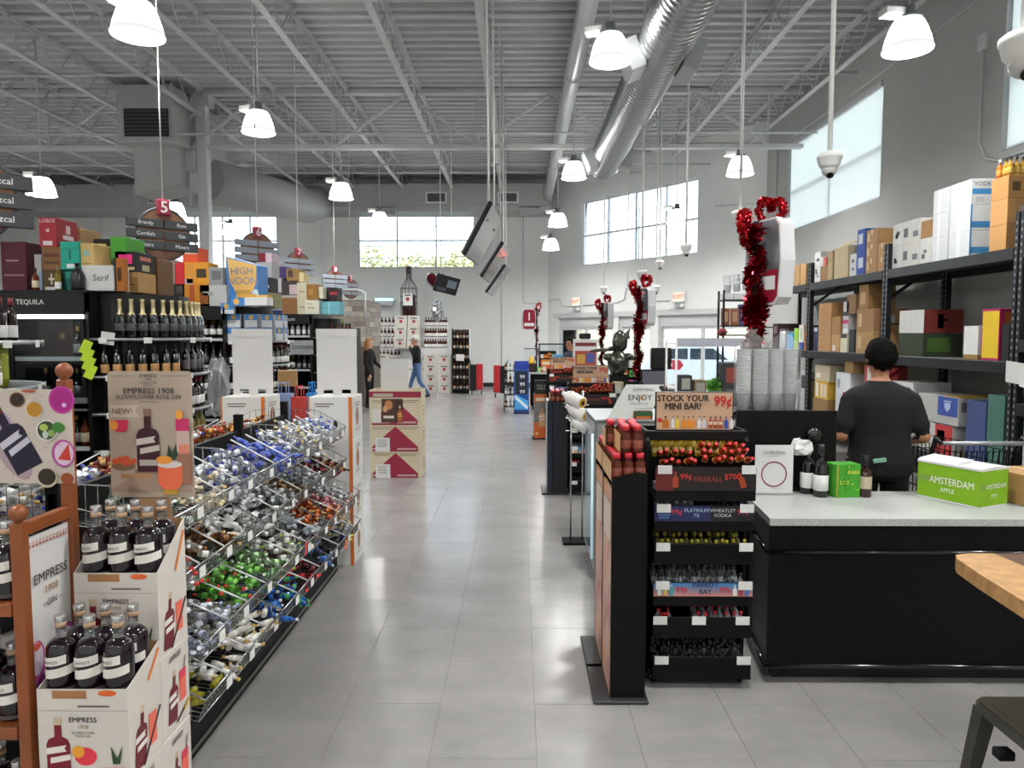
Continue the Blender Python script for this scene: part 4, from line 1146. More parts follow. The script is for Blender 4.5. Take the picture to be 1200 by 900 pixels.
SKIN = M('skin_tan', '#b07a5c', .5, var=.05)
SKINL = M('skin_light', '#c99a80', .5, var=.05)
BLKC = M('black_cloth', '#0a0a0b', .9, var=.12, scale=30)
BLKP = M('black_trousers', '#09090a', .9, var=.1, scale=30)
SHOE = M('dark_shoe', '#1e1c1c', .5, var=.05)
JEAN = M('blue_denim', '#4a6690', .8, var=.15, scale=40)
HAIRB = M('black_hair', '#090706', .8, var=.2, scale=60, spec=.12)
LEGS = dict(leg_l=[(-.09, 0, .9), (-.1, -.01, .49), (-.1, .02, .08), (-.11, -.15, .04)], leg_r=[(.09, 0, .9), (.1, -.01, .49), (.1, .02, .08), (.11, -.15, .04)])
emp = person('person', 'person in a black polo shirt working behind the counter, back turned', (2.36, 4.72, 0), PI - .12,
    dict(arm_r=[(.185, -.02, 1.375), (.25, .03, 1.14), (.2, -.2, 1.12), (.16, -.28, 1.13)], arm_l=[(-.185, -.02, 1.375), (-.255, .03, 1.14), (-.25, -.17, 1.09), (-.2, -.26, 1.08)], lean=.06, **LEGS),
    dict(skin=SKIN, shirt=BLKC, pants=BLKP, shoe=SHOE, wide=1.2, collar=True), dict(mat=HAIRB), 1.0, .0095, True)
tag(MB().bev(-.04, .04, -.006, .006, -.015, .015, .004).build('belt_clip', CM('#7fb59a', .4), emp, (.05, .14, 1.0), (0, .15, 0)), 'pale green tag clipped at the waist')
person('person', 'person with long fair hair in a black outfit standing near the whiskey display', (-3.66, 17.7, 0), R(78),
    dict(arm_r=[(.18, 0, 1.41), (.22, -.06, 1.15), (.17, -.26, 1.02), (.15, -.34, .98)], arm_l=[(-.18, 0, 1.41), (-.22, .0, 1.13), (-.2, -.1, .88), (-.2, -.13, .78)], sleeve='long', **LEGS),
    dict(skin=SKINL, shirt=BLKC, pants=BLKP, shoe=SHOE, wide=.92), dict(mat=M('fair_hair', '#8a6238', .5, var=.2, scale=40), long=True), .97, .014)
person('person', 'white-haired person in a dark jacket and blue jeans walking, hand raised to the face', (-2.87, 20.4, 0), R(-78),
    dict(arm_r=[(.19, 0, 1.415), (.22, -.08, 1.17), (.1, -.2, 1.42), (.06, -.17, 1.5)], arm_l=[(-.19, 0, 1.415), (-.24, .08, 1.16), (-.2, .0, .92), (-.2, -.03, .84)], sleeve='long', lean=.05,
         leg_l=[(-.09, 0, .9), (-.1, -.14, .51), (-.1, -.24, .09), (-.11, -.42, .06)], leg_r=[(.09, 0, .9), (.1, .06, .49), (.1, .3, .12), (.11, .15, .05)]),
    dict(skin=SKINL, shirt=BLKC, pants=JEAN, shoe=SHOE, wide=1.08), dict(mat=M('white_hair', '#cfcac2', .6, var=.1, scale=60)), 1.0, .014)
person('person', 'cashier in a dark shirt half hidden behind the far checkout signs', (1.05, 14.6, 0), R(-60),
    dict(arm_r=[(.19, 0, 1.415), (.25, .0, 1.16), (.2, -.2, 1.12), (.18, -.28, 1.13)], arm_l=[(-.19, 0, 1.415), (-.25, .0, 1.16), (-.2, -.2, 1.12), (-.18, -.28, 1.13)], **LEGS),
    dict(skin=SKIN, shirt=M('navy_cloth', '#2b3240', .8, var=.1), pants=BLKP, shoe=SHOE, wide=1.05), dict(mat=HAIRB), .98, .014)

# ------------------------------------------------------------------ near service counter
TOP = M('speckled_grey_laminate', '#b3b5b3', .35, var=.28, scale=220)
DARKW = M('black_wood_grain', '#0e0d0d', .42, var=.3, scale=14, spec=.16)
CHRB = M('black_bumper', '#0c0c0d', .12, var=0, coat=.4)
ct = thing('service_counter', 'long black-fronted counter with speckled grey top', 'counter', (0, 0, 0))
MB().prism([(1.36, 4.22), (1.28, 3.66), (4.3, 3.66), (4.3, 4.22)], .1, .835, 'z').build('front_body', DARKW, ct)
MB().prism([(1.38, 4.2), (1.33, 3.72), (4.3, 3.72), (4.3, 4.2)], 0, .1, 'z').build('toe_kick', CM('#0b0b0b', .5), ct)
MB().prism([(1.33, 4.27), (1.27, 3.62), (4.32, 3.62), (4.32, 4.27)], .836, .872, 'z').build('counter_top', TOP, ct)
for z in (.69, .09):
    MB().tube([(1.355, 4.22, z), (1.272, 3.655, z), (4.3, 3.655, z)], .013, 8).build('bumper_rail', CHRB, ct)
# black back panel on the counter
bp = thing('black_panel', 'black upright panel with a black knob at the counter back', 'panel', (1.6, 4.31, .873))
MB().bev(-.3, .295, 0, .03, 0, .475, .003).build('board', DARKW, bp)
MB().lathe([(.05, 0), (.05, .015), (.03, .03), (.012, .035)], 16).xf(Matrix.Translation((.16, 0, .33)) @ Matrix.Rotation(PI / 2, 4, 'X')).build('knob', CHRB, bp)
MB().bev(-.3, .3, -.03, .05, -.0, .01, .002).build('foot', DARKW, bp)
# acrylic card holder
cs = thing('card_holder', 'clear stand with a white card bearing a red ring on the counter', 'sign', (1.478, 4.17, .873))
MB().box(-.11, .11, .0, .004, .01, .29).build('card', M('white_card', '#dadada', .45, var=.01), cs)
MB().bev(-.115, .115, -.012, .05, 0, .012, .003).build('holder_base', M('acrylic', '#d8dcdc', .1, trans=.6, var=0), cs)
a = Art((-.11, 0, 0), (1, 0, 0), (0, 0, 1)); a.ring(.11, .12, .075, .007, '#8a1f30'); a.rect(.03, .035, .19, .037, '#c4c4c4'); a.build(cs)
letter(cs, 'LUEKENS', .03, CM('#6a6a6e', .5, var=0), (0, -.004, .245)); letter(cs, 'WINE & SPIRITS', .009, CM('#8a8a8e', .5, var=0), (0, -.004, .225))
# crumpled paper
m = MB().ball(.05, (0, 0, .04), 9, 6, 0, 1.2, .8, 1)
m.v = [(x + random.uniform(-.015, .015), y + random.uniform(-.012, .012), max(0, z + random.uniform(-.015, .015))) for x, y, z in m.v]; m.s = [False] * len(m.s)
tag(m.build('crumpled_paper', M('white_paper', '#d4d4d2', .7, var=.02), None, (1.64, 4.2, 1.1)), 'crumpled white paper stuck beside the black panel knob', 'paper')
def wine_mesh(body, label_, cap, h=.3, r=.038, seg=16, shoulder=.58, lab=(.12, .42)):
    return MB().lathe([(r * .9, 0, 0), (r, .006, 0), (r, h * lab[0], 0), (r * 1.015, h * lab[0] + .001, 1), (r * 1.015, h * lab[1], 1), (r, h * lab[1] + .001, 0), (r, h * shoulder, 0), (r * .75, h * (shoulder + .07), 0), (r * .38, h * (shoulder + .13), 0), (r * .36, h * .83, 0), (r * .4, h * .835, 2), (r * .4, h, 2)], seg).mesh('bottle', [body, label_, cap])
DKGLASS = M('black_wine_glass', '#0a0d0a', .08, var=0, coat=.5)
WHLAB = M('white_label', '#e2e2de', .55, var=.03)
BLKCAP = M('black_cap', '#151516', .35, var=.03)
wb = wine_mesh(DKGLASS, WHLAB, BLKCAP, .3, .041, 20)
tag(ob('wine_bottle', wb, None, (1.735, 4.135, .873)), 'dark wine bottle with white label beside the green carton, front of two', 'bottle', 'wine bottles on the counter')
tag(ob('wine_bottle', wb, None, (1.69, 4.215, .873)), 'dark wine bottle with white label against the black panel, rear of two', 'bottle', 'wine bottles on the counter')
g = carton(1.868, 4.15, .873, .15, .1, .19, '#3f9a22', 'small bright green carton with yellow dots between the bottles on the counter', .12, texts=(('f', 'DARK', .72, .75, .028, '#e8e04a'), ('f', '2.0.2', .35, .45, .03, '#e8e04a')))
a = face_art('f', .15, .1, .19)
for i in range(26): a.ell(random.uniform(.01, .14), random.uniform(.01, .18), .005, .005, random.choice(['#c8d83a', '#2c7a18', '#1f5a14']), 8)
a.rect(.004, 0, .012, .19, '#a8983a'); a.build(g)
lb = thing('liquor_bottle', 'amber liquor bottle with tall black cap next to the small green carton', 'bottle', (1.985, 4.13, .873))
MB().lathe([(.034, 0), (.036, .005), (.036, .13), (.03, .15), (.014, .165), (.014, .18)], 18).build('bottle_body', M('amber_dark_glass', '#3a160c', .06, trans=.25, var=0, coat=.4), lb)
MB().lathe([(.02, .178), (.021, .18), (.021, .235), (.019, .238)], 14).build('cap', BLKCAP, lb)
m = MB(); curved(m, .036, -1.2, 1.2, lambda t: (.05, .12), 10); m.build('label', M('tan_label', '#b4a88f', .6, var=.1, scale=60), lb)
# bright green carton and a kraft carton
gc = carton(2.48, 4.04, .873, .235, .36, .2, '#7fb010', 'bright lime green spirits carton with white open lid on the counter', R(25), tape=None)
panel(gc, 'white_edge', 'f', .235, .36, .2, 0, 0, 1, .045, M('white_card')); panel(gc, 'white_edge', 'l', .235, .36, .2, 0, 0, 1, .045, M('white_card'))
MB().prism([(-.12, .2), (.12, .2), (.12, .212), (.0, .218), (-.12, .212)], -.183, .183, 'y').build('lid', M('white_card'), gc)
MB().prism([(-.12, .212), (.0, .218), (.02, .235), (-.1, .222)], -.05, .183, 'y').build('lid_flap', M('white_card'), gc)
MB().box(-.075, -.03, .03, .12, .2205, .223).build('lid_opening', CM('#1c1a18', .7), gc)
for f_, sz, u in (('f', .036, .56), ('l', .055, .56)):
    W_ = .235 if f_ == 'f' else .36
    letter(gc, 'AMSTERDAM', sz, CM('#e9efdc', .5, var=0), face_pt(f_, .235, .36, .2, u, .56, .0014), FACE_ROT[f_], .012, squeeze=.8)
    letter(gc, 'NEW', sz, CM('#8a9a6a', .5, var=0), face_pt(f_, .235, .36, .2, u - .47, .56, .0014), FACE_ROT[f_], .012, squeeze=.7)
    letter(gc, 'APPLE', sz * .55, CM('#e9efdc', .5, var=0), face_pt(f_, .235, .36, .2, u - .06, .32, .0014), FACE_ROT[f_], .01)
    a = face_art(f_, .235, .36, .2); a.rect(W_ * .35, .05, W_ * .6, .052, '#c4d890'); a.build(gc)
carton(2.86, 4.02, .873, .3, .3, .17, '#a98350', 'plain kraft carton at the far right of the counter beside the lime carton', .15, tape='#c9a878', prints=(('f', .1, .2, .35, .7, '#5a4028'),))

# ------------------------------------------------------------------ miniature-bottle checkout racks
TAN = '#c4a184'
def bar_sign(parent, w, h, loc):
    s = MB().bev(-w/2, w/2, 0, .02, 0, h, .004).build('sign_board', CM('#141414', .4), parent, loc)
    a = Art((-w/2, 0, 0), (1, 0, 0), (0, 0, 1)); k = w / .4
    a.rect(.006*k, .006*k, w - .006*k, h - .006*k, TAN)
    x = .035 * k
    for c, wd, gp in (('#b86a20', .034, .012), ('#d8d8d8', .018, .006), ('#e0c22a', .018, .012), ('#e08a1c', .02, .004), ('#e08a1c', .02, .004), ('#e08a1c', .02, .012), ('#d4d8e0', .02, .004), ('#c8ccd4', .02, .012), ('#a04a1c', .022, .003), ('#a04a1c', .022, .003), ('#a04a1c', .022, .008), ('#2848a8', .02, .008), ('#dadada', .02, .0)):
        a.bottle(x + wd * k / 2, .014 * k, .062 * k, c, 0, '#efe6d4' if c in ('#a04a1c', '#d4d8e0') else None, '#241a14', wd / .062); x += (wd + gp) * k
    a.ell(.022*k, .055*k, .014*k, .012*k, '#c0302a'); a.build(s)
    letter(s, 'STOCK YOUR', .046 * k, CM('#15100e', .5, var=0), (-.06 * k, -.0055, h - .036 * k), bold=.034, squeeze=.92)
    letter(s, 'MINI BAR!', .046 * k, CM('#15100e', .5, var=0), (-.06 * k, -.0055, h - .077 * k), bold=.034, squeeze=.92)
    letter(s, '99¢', .075 * k, CM('#c0221c', .5, var=0), (.143 * k, -.0055, h - .052 * k), bold=.036, squeeze=.85)
    return s
RSM = MB(); RSMM = []
def rack_minis(x0, x1, y0, y1, z, body, cap, lab, desc, where, n, tilt=0.0, rows=4):
    """front rows as single bottles, the rest behind them as stuff"""
    me = mini_mesh(glassy(body, .5), CM(cap, .35, var=.0), CM(lab, .5, var=.0))
    k = 0; per = max(3, int((x1 - x0) / .038))
    for r_ in range(rows):
        for i in range(per):
            l = (x0 + (x1 - x0) * (i + .5) / per + random.uniform(-.006, .006), y0 + (y1 - y0) * (r_ + .5) / rows + random.uniform(-.006, .006), z + (y1 - y0) / rows * r_ * .35)
            rt = (random.uniform(-.15, .15) + tilt, random.uniform(-.12, .12), random.uniform(0, 6))
            if tilt: rt = (tilt + random.uniform(-.1, .1), random.uniform(-.1, .1), random.uniform(-.25, .25))
            if k < n:
                o = ob('miniature_bottle', me, None, l, rt); tag(o, '%s miniature bottle, %s' % (desc, where), 'bottle', '%s miniatures, %s' % (desc, where)); k += 1
            else:
                mt = Matrix.LocRotScale(Vector(l), Euler(rt), None); b0 = len(RSM.v)
                RSM.v.extend([tuple(mt @ v.co) for v in me.vertices])
                for q in me.materials:
                    if q not in RSMM: RSMM.append(q)
                idx = [RSMM.index(q) for q in me.materials]
                for p in me.polygons:
                    RSM.f.append(tuple(b0 + v for v in p.vertices)); RSM.m.append(idx[p.material_index]); RSM.s.append(p.use_smooth)
RED, WHT, YEL = '#d02430', '#dcdcda', '#c8b83a'
TIERS = [ # z of strip bottom, strip height, print
 (1.02, .125, 'fire'), (.862, .085, 'plat'), (.69, .06, None), (.478, .075, 'bay'), (.312, .06, None), (.095, .07, None)]
def mini_rack(x, y, label, indiv, where, s=1.0, top=1.3):
    t = thing('miniatures_rack', label, 'display rack', (x, y, 0), 0, 'miniature-bottle racks')
    w, d = .53, .36
    MB().bev(-w/2, w/2, .0, d, .05, .085, .004).build('base_deck', BLK, t)
    MB().box(-w/2, w/2, d - .02, d, .085, top).build('back_panel', BLK, t)
    for sx_ in (-w/2, w/2 - .018):
        MB().prism([(.12, .085), (d, .085), (d, top), (.16, top), (.1, top - .05), (.1, .5)], sx_, sx_ + .018, 'x').build('side_panel', BLK, t)
    MB().bev(-w/2, w/2, .12, .16, top - .05, top, .004).build('top_bar', BLK, t)
    for i, cx in enumerate((-w/2 + .04, w/2 - .04)):
        for cy in (.05, d - .05):
            c = MB().tube([(cx - .012, cy, .025), (cx + .012, cy, .025)], .025, 12).build('caster', BLKG, t)
            MB().tube([(cx - .014, cy, .025), (cx + .014, cy, .025)], .012, 10).build('caster_hub', WPL, c)
    for i, (z, h, pr) in enumerate(TIERS):
        q = .05 if i == 0 else 0
        tr_ = MB().bev(-w/2 + .02, w/2 - .01, -.04 - q * .3, -.032 - q * .3, z - .048, z + h, .002).build('shelf_front', BLK, t)
        MB().box(-w/2 + .02, w/2 - .02, -.032 - q * .3, d - .02, z - .045, z - .035).build('shelf_deck', BLK, t)
        a = Art((-w/2 + .02, -.04 - q * .3, z), (1, 0, 0), (0, 0, 1)); W = w - .03
        if pr == 'fire':
            a.rect(.0, .004, W, h - .004, '#1c1110'); a.rect(0, .004, .09, h - .004, '#6a1a18'); a.bottle(.1, .02, .08, '#a8401c', 0, None, '#c03028'); a.bottle(W - .06, .02, .08, '#a8401c', .3, None, '#c03028')
        elif pr == 'plat':
            a.rect(0, .004, W * .56, h - .004, '#1e2a5c'); a.rect(W * .56, .004, W, h - .004, '#121419'); a.lines(.02, .08, .04, 2, .014, .008, '#5a78b0')
        elif pr == 'bay':
            for k in range(10):
                f_ = k / 9; a.rect(0, .003 + (h - .006) * k / 10, W, .003 + (h - .006) * (k + 1) / 10, '#%02x%02x%02x' % (int(214 - 150 * f_), int(140 - 10 * f_), int(130 + 60 * f_)))
            for k in range(3): a.bottle(.03 + .03 * k, .008, .055, ('#e8e8e4', '#e0c060', '#40a0a0')[k], 0, None, '#d8d8d8'); a.bottle(W - .09 + .03 * k, .008, .055, ('#e8e8e4', '#b04048', '#5078c0')[k], 0, None, '#d8d8d8')
        if pr:
            a.build(tr_)
        yy = -.0445 - q * .3
        X0 = -w/2 + .02
        def tx(s_, u, sz, c, b=.01, dz=.5): letter(tr_, s_, sz, CM(c, .5, var=0), (X0 + W * u, yy - .002, z + h * dz), bold=b)
        if pr == 'fire': tx('99¢', .3, .042, '#c83a34', .02, .6); tx('FIREBALL', .52, .036, '#8a3a2c', .02); tx('$700', .76, .04, '#c83a34', .02, .6)
        if pr == 'plat': tx('99¢', .22, .04, '#c83a54', .02, .6); tx('PLATINUM\n7X', .42, .026, '#b8c4e4', .01, .55); tx('WHEATLEY\nVODKA', .68, .025, '#c8c8cc', .01, .55); tx('99¢', .88, .04, '#b03048', .02, .6)
        if pr == 'bay': tx('99¢', .28, .04, '#d02a30', .02); tx('PARROT\nBAY', .52, .034, '#1c2858', .02, .6); tx('99¢', .72, .04, '#d02a30', .02)
        for u in ((.09, .92) if i != 4 else (.07, .46, .9)):
            MB().box(X0 + W * u - .035, X0 + W * u + .035, yy - .006, yy - .004, z + h - .035, z + h + .008).build('price_tag', M('price_tag_white'), tr_)
        DD = [('#a8401c', RED, '#d8a050', 'red-capped amber'), ('#dfe2e6', WHT, '#c8d0e8', 'silver-capped'), ('#8a8a50', YEL, '#3a3a24', 'yellow-capped'), ('#c8ccd0', '#3a3c44', '#dfe3e8', 'dark-capped clear'), ('#c8ccd0', RED, '#b0b4b8', 'red-capped clear'), ('#3a3436', '#2a2a30', '#8a8488', 'black-capped')][i]
        wh = 'on the %s shelf of the %s' % (('top', 'second', 'third', 'fourth', 'fifth', 'lowest')[i], where)
        n = indiv[i]
        xa, xb = x + X0 + .02, x + X0 + W - .02
        if i == 0:
            rack_minis(xa, xb - .25, y - .02, y + .16, z + .13, *DD, wh, n // 2, 1.25, 2)
            rack_minis(xb - .24, xb, y - .03, y + .16, z + .145, *DD, wh, n - n // 2, 1.2, 3)
            rack_minis(xa, xb, y + .2, y + .31, z + .13, '#d0b030', '#e0c820', '#e0d080', 'yellow', wh, 0, 0, 2)
        elif i == 1:
            rack_minis(xa, xb - .26, y - .015, y + .2, z + .006, *DD, wh, n, 0, 4)
            rack_minis(xb - .24, xb, y - .015, y + .2, z + .006, '#1c2450', '#1a2040', '#28305a', 'navy', wh, 0, 0, 4)
        elif i == 4:
            rack_minis(xa, xa + .09, y - .015, y + .05, z - .033, *DD, wh, 4, 0, 2)
            rack_minis(xb - .26, xb, y - .015, y + .2, z - .033, *DD, wh, n - 4 if n > 4 else 0, 0, 4)
        else:
            rack_minis(xa, xb, y - .015, y + .2, z - .033, *DD, wh, n, 0, 4)
    bar_sign(t, .405, .205, (-.012, .13, top))
    return t
mini_rack(.925, 3.63, 'black rolling rack of 99-cent miniatures standing beside the service counter', (22, 18, 22, 16, 16, 18), 'rack by the counter')

# ------------------------------------------------------------------ floor bins with bottled packs
ART1 = M('floor_bin_art', '#a86038', .5, var=.5, scale=3.5)
def bin_art():
    nt = ART1.node_tree; r = [n for n in nt.nodes if n.type == 'VALTORGB'][0]
    e = r.color_ramp.elements
    e[0].color = (*lin('#8a3a34'), 1); e[1].color = (*lin('#c98a4c'), 1)
    n = e.new(.5); n.color = (*lin('#c09a8c'), 1)
bin_art()
def floor_bin(y, label, h=1.1):
    t = thing('floor_bin', label, 'display bin', (.535, y, 0), 0, 'tall black floor bins')
    MB().bev(-.17, .1, -.04, .37, 0, .018, .006).build('base_plate', M('bin_base', '#2b2b2d', .45, var=.06), t)
    MB().prism([(-.085, .018), (.085, .018), (.085, h + .03), (.03, h + .035), (-.04, h + .015), (-.085, h)], 0, .02, 'y').build('front_panel', BLK, t)
    MB().box(-.085, .085, .34, .36, .018, h + .03).build('back_panel', BLK, t)
    MB().box(-.085, -.075, .02, .34, .018, h - .05).build('art_side', ART1, t)
    MB().box(.075, .085, .02, .34, .018, h).build('plain_side', BLK, t)
    MB().box(-.075, .075, .02, .34, h - .03, h - .01).build('inner_shelf', BLK, t)
    s = MB().box(-.088, -.085, .04, .3, h - .32, h - .12).build('side_window_print', CM('#c9b8a8', .5), t)
    MB().box(-.0885, -.088, .04, .3, h - .125, h - .12).build('side_window_edge', BLK, s)
    return t
floor_bin(3.46, 'tall black floor bin with flame-toned side, front one of two by the rolling rack')
floor_bin(3.83, 'tall black floor bin with flame-toned side, rear one of two by the rolling rack')
REDCAP = M('red_cap', '#c02430', .35, var=.04)
AMBER = M('amber_pet', '#6a2c1c', .08, trans=.35, var=0)
_pet = MB().lathe([(.024, 0, 0), (.0275, .006, 0), (.0275, .02, 0), (.028, .021, 1), (.028, .06, 1), (.0275, .061, 0), (.026, .085, 0), (.015, .105, 0), (.019, .106, 2), (.019, .132, 2)], 12).mesh('pet_bottle', [AMBER, M('clear_print_label', '#8a4a3c', .3, var=.1), REDCAP])
def bottle_pack(x, y, z, label, nx=3, ny=4):
    t = thing('bottle_pack', label, 'bottle pack', (x, y, z), 0, 'red-capped bottle packs')
    for i in range(nx):
        for j in range(ny): ob('pet_bottle', _pet, t, ((i - (nx - 1) / 2) * .057, (j - (ny - 1) / 2) * .057, 0))
    W, D = nx * .0285 + .001, ny * .0285 + .001
    m = MB(); m.box(-W - .002, -W, -D, D, 0.0, .09)
    m.build('sleeve_side', M('cream_orange_sleeve', '#c9a070', .5, var=.25, scale=30), t)
bottle_pack(.535, 3.6, 1.092, 'red-capped bottle pack in the front bin, lower front pack'); bottle_pack(.535, 3.775, 1.092, 'red-capped bottle pack in the front bin, lower back pack', 3, 2)
bottle_pack(.552, 3.62, 1.226, 'red-capped bottle pack in the front bin, upper front pack', 2, 4); bottle_pack(.535, 3.775, 1.226, 'red-capped bottle pack in the front bin, upper back pack', 3, 2)
bottle_pack(.535, 3.98, 1.092, 'red-capped bottle pack in the rear bin, front pack'); bottle_pack(.535, 4.13, 1.092, 'red-capped bottle pack in the rear bin, back pack', 3, 1)

# ------------------------------------------------------------------ under-counter drinks cooler with placard and tipped bottles
STS = M('brushed_steel', '#a9adae', .35, .75, var=.06, scale=40)
cl = thing('drinks_cooler', 'low steel drinks cooler with lit glass door facing the aisle', 'cooler', (.85, 5.6, 0))
MB().bev(-.285, .3, -.4, .38, .06, 1.17, .006).build('cabinet', M('cooler_panel', '#9da2a1', .4, .2, var=.03), cl)
MB().bev(-.3, .31, -.41, .39, 1.17, 1.19, .004).build('cooler_top', STS, cl)
dr = MB().box(-.3, -.287, -.39, .37, .08, 1.16).build('door_frame', STS, cl)
MB().box(-.303, -.3, -.33, .31, .14, 1.1).build('door_pane', M('cooler_glass', '#5f7d82', .08, var=.4, scale=14), dr)
MB().tube([(-.315, -.37, .16), (-.315, -.37, 1.08)], .01, 6).build('light_strip', M('led_strip', '#bcd6dc', .4, var=0, emit=.25), dr)
for q in ((-.25, -.36), (.26, -.36), (-.25, .34), (.26, .34)): MB().lathe([(.02, 0), (.02, .06)], 8, *q).build('foot', BLK, cl)
pl_ = thing('slanted_placard', 'slanted white placard printed ENJOY on top of the drinks cooler', 'sign', (.85, 5.28, 1.19), 0, None, None, (R(-14), 0, 0))
MB().prism([(-.2, 0), (.1, 0), (.22, .25), (-.06, .25)], 0, .008, 'y').build('board', M('placard_white', '#cfd2cc', .4, var=.02), pl_)
letter(pl_, 'ENJOY', .06, CM('#1c1c1c', .5, var=0), (.04, -.002, .15), bold=.01); letter(pl_, 'STRAIGHT UP', .022, CM('#5a5a58', .5, var=0), (.03, -.002, .105)); letter(pl_, 'SKREWBALL', .03, CM('#3a3a3a', .5, var=0), (.07, -.002, .21))
a = Art((-.2, 0, 0), (1, 0, 0), (0, 0, 1)); a.ell(.4, .225, .018, .018, '#1a1a1a'); a.ell(.255, .15, .014, .014, '#d8a030'); a.lines(.2, .34, .075, 2, .016, .004, '#8a8a86'); a.build(pl_)
carton(.9, 5.24, 1.19, .13, .05, .055, '#5a3a24', 'little green and orange gift pack in front of the white placard', 0, prints=(('f', .05, .45, .95, .95, '#2f5c34'), ('f', .1, .05, .9, .4, '#c86a28')))
tag(ob('wine_bottle', wine_mesh(M('straw_glass', '#a89878', .1, trans=.4, var=0), M('straw_label', '#c8b8a0', .5), M('brown_cap', '#5a4030', .4), .24, .03), None, (1.06, 5.22, 1.19)), 'slim straw-coloured bottle standing on the cooler by the placard', 'bottle')
ax = Vector((-.62, .72, .28)).normalized().to_track_quat('Z', 'Y').to_euler()
for i, (x, y, z) in enumerate(((.6, 6.08, 1.0), (.57, 6.1, 1.11), (.54, 6.12, 1.22))):
    t = thing('tipped_bottle', 'tipped white bottle with yellow round base on the wire stand, %s of three' % ('lowest', 'middle', 'highest')[i], 'bottle', (x, y, z), 0, 'white tipped bottles', None, tuple(ax))
    MB().lathe([(.05, 0), (.054, .008), (.054, .16), (.036, .2), (.02, .22), (.02, .25)], 16).build('bottle_body', M('white_enamel', '#dcdad6', .3, var=.02), t)
    MB().lathe([(.04, -.003), (.042, 0)], 16).build('yellow_base', CM('#d8a828', .4), t)
    MB().lathe([(.02, -.006), (.022, -.003)], 12).build('base_mark', CM('#20180c', .4), t)
    MB().lathe([(.022, .248), (.022, .28)], 10).build('cap', BLKCAP, t)
rk = thing('bottle_cradle', 'thin wire stand carrying the three tipped white bottles', 'stand', (.5, 6.2, 0))
MB().bev(-.12, .12, -.1, .1, 0, .02, .004).build('stand_foot', BLK, rk)
for s_ in (-.05, .05): MB().tube([(s_, 0, .02), (s_, 0, 1.32)], .008, 6).build('stand_rod', WIRE, rk)
for z in (.98, 1.09, 1.2): MB().tube([(-.1, -.04, z), (.1, -.04, z)], .006, 5).build('stand_arm', WIRE, rk)

# ------------------------------------------------------------------ wood slab table and metal stool at the picture's edge
WOOD = M('live_edge_wood', '#b48a58', .5, var=.22, scale=22, bump=.1)
WOODD = M('dark_heartwood', '#5a3820', .45, var=.25, scale=9, coat=.15)
tb = thing('slab_table', 'live-edge wooden slab table with darker heartwood stripe', 'table', (0, 0, 0))
MB().prism([(1.6, 1.2), (1.585, 1.7), (1.612, 2.276), (1.64, 2.55), (1.665, 2.718), (1.69, 2.77), (1.75, 2.79), (1.85, 2.79), (1.885, 2.0), (1.88, 1.2)], .895, .95, 'z').build('pale_edge', WOOD, tb)
MB().prism([(1.88, 1.2), (1.885, 2.0), (1.85, 2.79), (2.5, 2.79), (2.5, 1.2)], .896, .9495, 'z').build('heartwood_board', WOODD, tb)
for q in ((2.1, 2.4), (2.1, 1.5)):
    MB().bev(q[0] - .04, q[0] + .04, q[1] - .04, q[1] + .04, 0, .895, .006).build('leg', BLK, tb)
GUN = M('gunmetal_paint', '#4a4840', .38, .5, var=.08)
sl = thing('metal_stool', 'gunmetal stool with square seat and splayed legs under the slab table', 'stool', (1.635, 2.16, 0))
m = MB()
pts = []
rr = .04; hw = .155
for cx, cy, a0 in ((hw - rr, hw - rr, 0), (-hw + rr, hw - rr, 90), (-hw + rr, -hw + rr, 180), (hw - rr, -hw + rr, 270)):
    for k in range(6): a_ = R(a0 + 18 * k); pts.append((cx + rr * math.cos(a_), cy + rr * math.sin(a_)))
m.prism(pts, .585, .612, 'z'); m.prism([(x * .96, y * .96) for x, y in pts], .612, .62, 'z'); m.prism([(x * .8, y * .8) for x, y in pts], .62, .6215, 'z')
m.build('seat', GUN, sl)
for sx_ in (-1, 1):
    for sy in (-1, 1):
        a, b = Vector((sx_ * .125, sy * .125, .59)), Vector((sx_ * .19, sy * .19, 0))
        n_ = MB(); n_.tube([tuple(a), tuple(a.lerp(b, .5)), tuple(b)], [.034, .026, .018], 4); n_.build('leg', GUN, sl)
for s in (-1, 1):
    MB().bev(-.15, .15, s * .153 - .006, s * .153 + .006, .34, .365, .003).build('brace', GUN, sl); MB().bev(s * .153 - .006, s * .153 + .006, -.15, .15, .34, .365, .003).build('brace', GUN, sl)
MB().bev(-.17, -.12, -.02, .02, .5, .53, .004).build('corner_clip', BLK, sl)

# ------------------------------------------------------------------ lane pole signs with tinsel hearts
TINSEL = M('red_tinsel', '#8a0f1c', .22, .85, var=.5, scale=60)
MAROON = M('maroon_acrylic', '#8f1730', .3, var=.03)
def tinsel(m, pts, r, n, sz, rnd):
    P_ = [Vector(p) for p in pts]
    for i in range(n):
        q = rnd.random() * (len(P_) - 1); k = min(int(q), len(P_) - 2); c = P_[k].lerp(P_[k + 1], q - k)
        d = Vector((rnd.uniform(-1, 1), rnd.uniform(-1, 1), rnd.uniform(-1, 1))).normalized()
        s = d.orthogonal().normalized() * sz * .16; e = c + d * r * rnd.uniform(.7, 1.15)
        m.add([tuple(c - s), tuple(c + s), tuple(e + s * .7), tuple(e - s * .7)], [(0, 1, 2, 3)])
def heart_pts(s, n=20):
    out = []
    for i in range(n + 1):
        t = 2 * PI * i / n
        out.append((s * 16 * math.sin(t) ** 3 / 17, 0, s * (13 * math.cos(t) - 5 * math.cos(2 * t) - 2 * math.cos(3 * t) - math.cos(4 * t)) / 17))
    return out
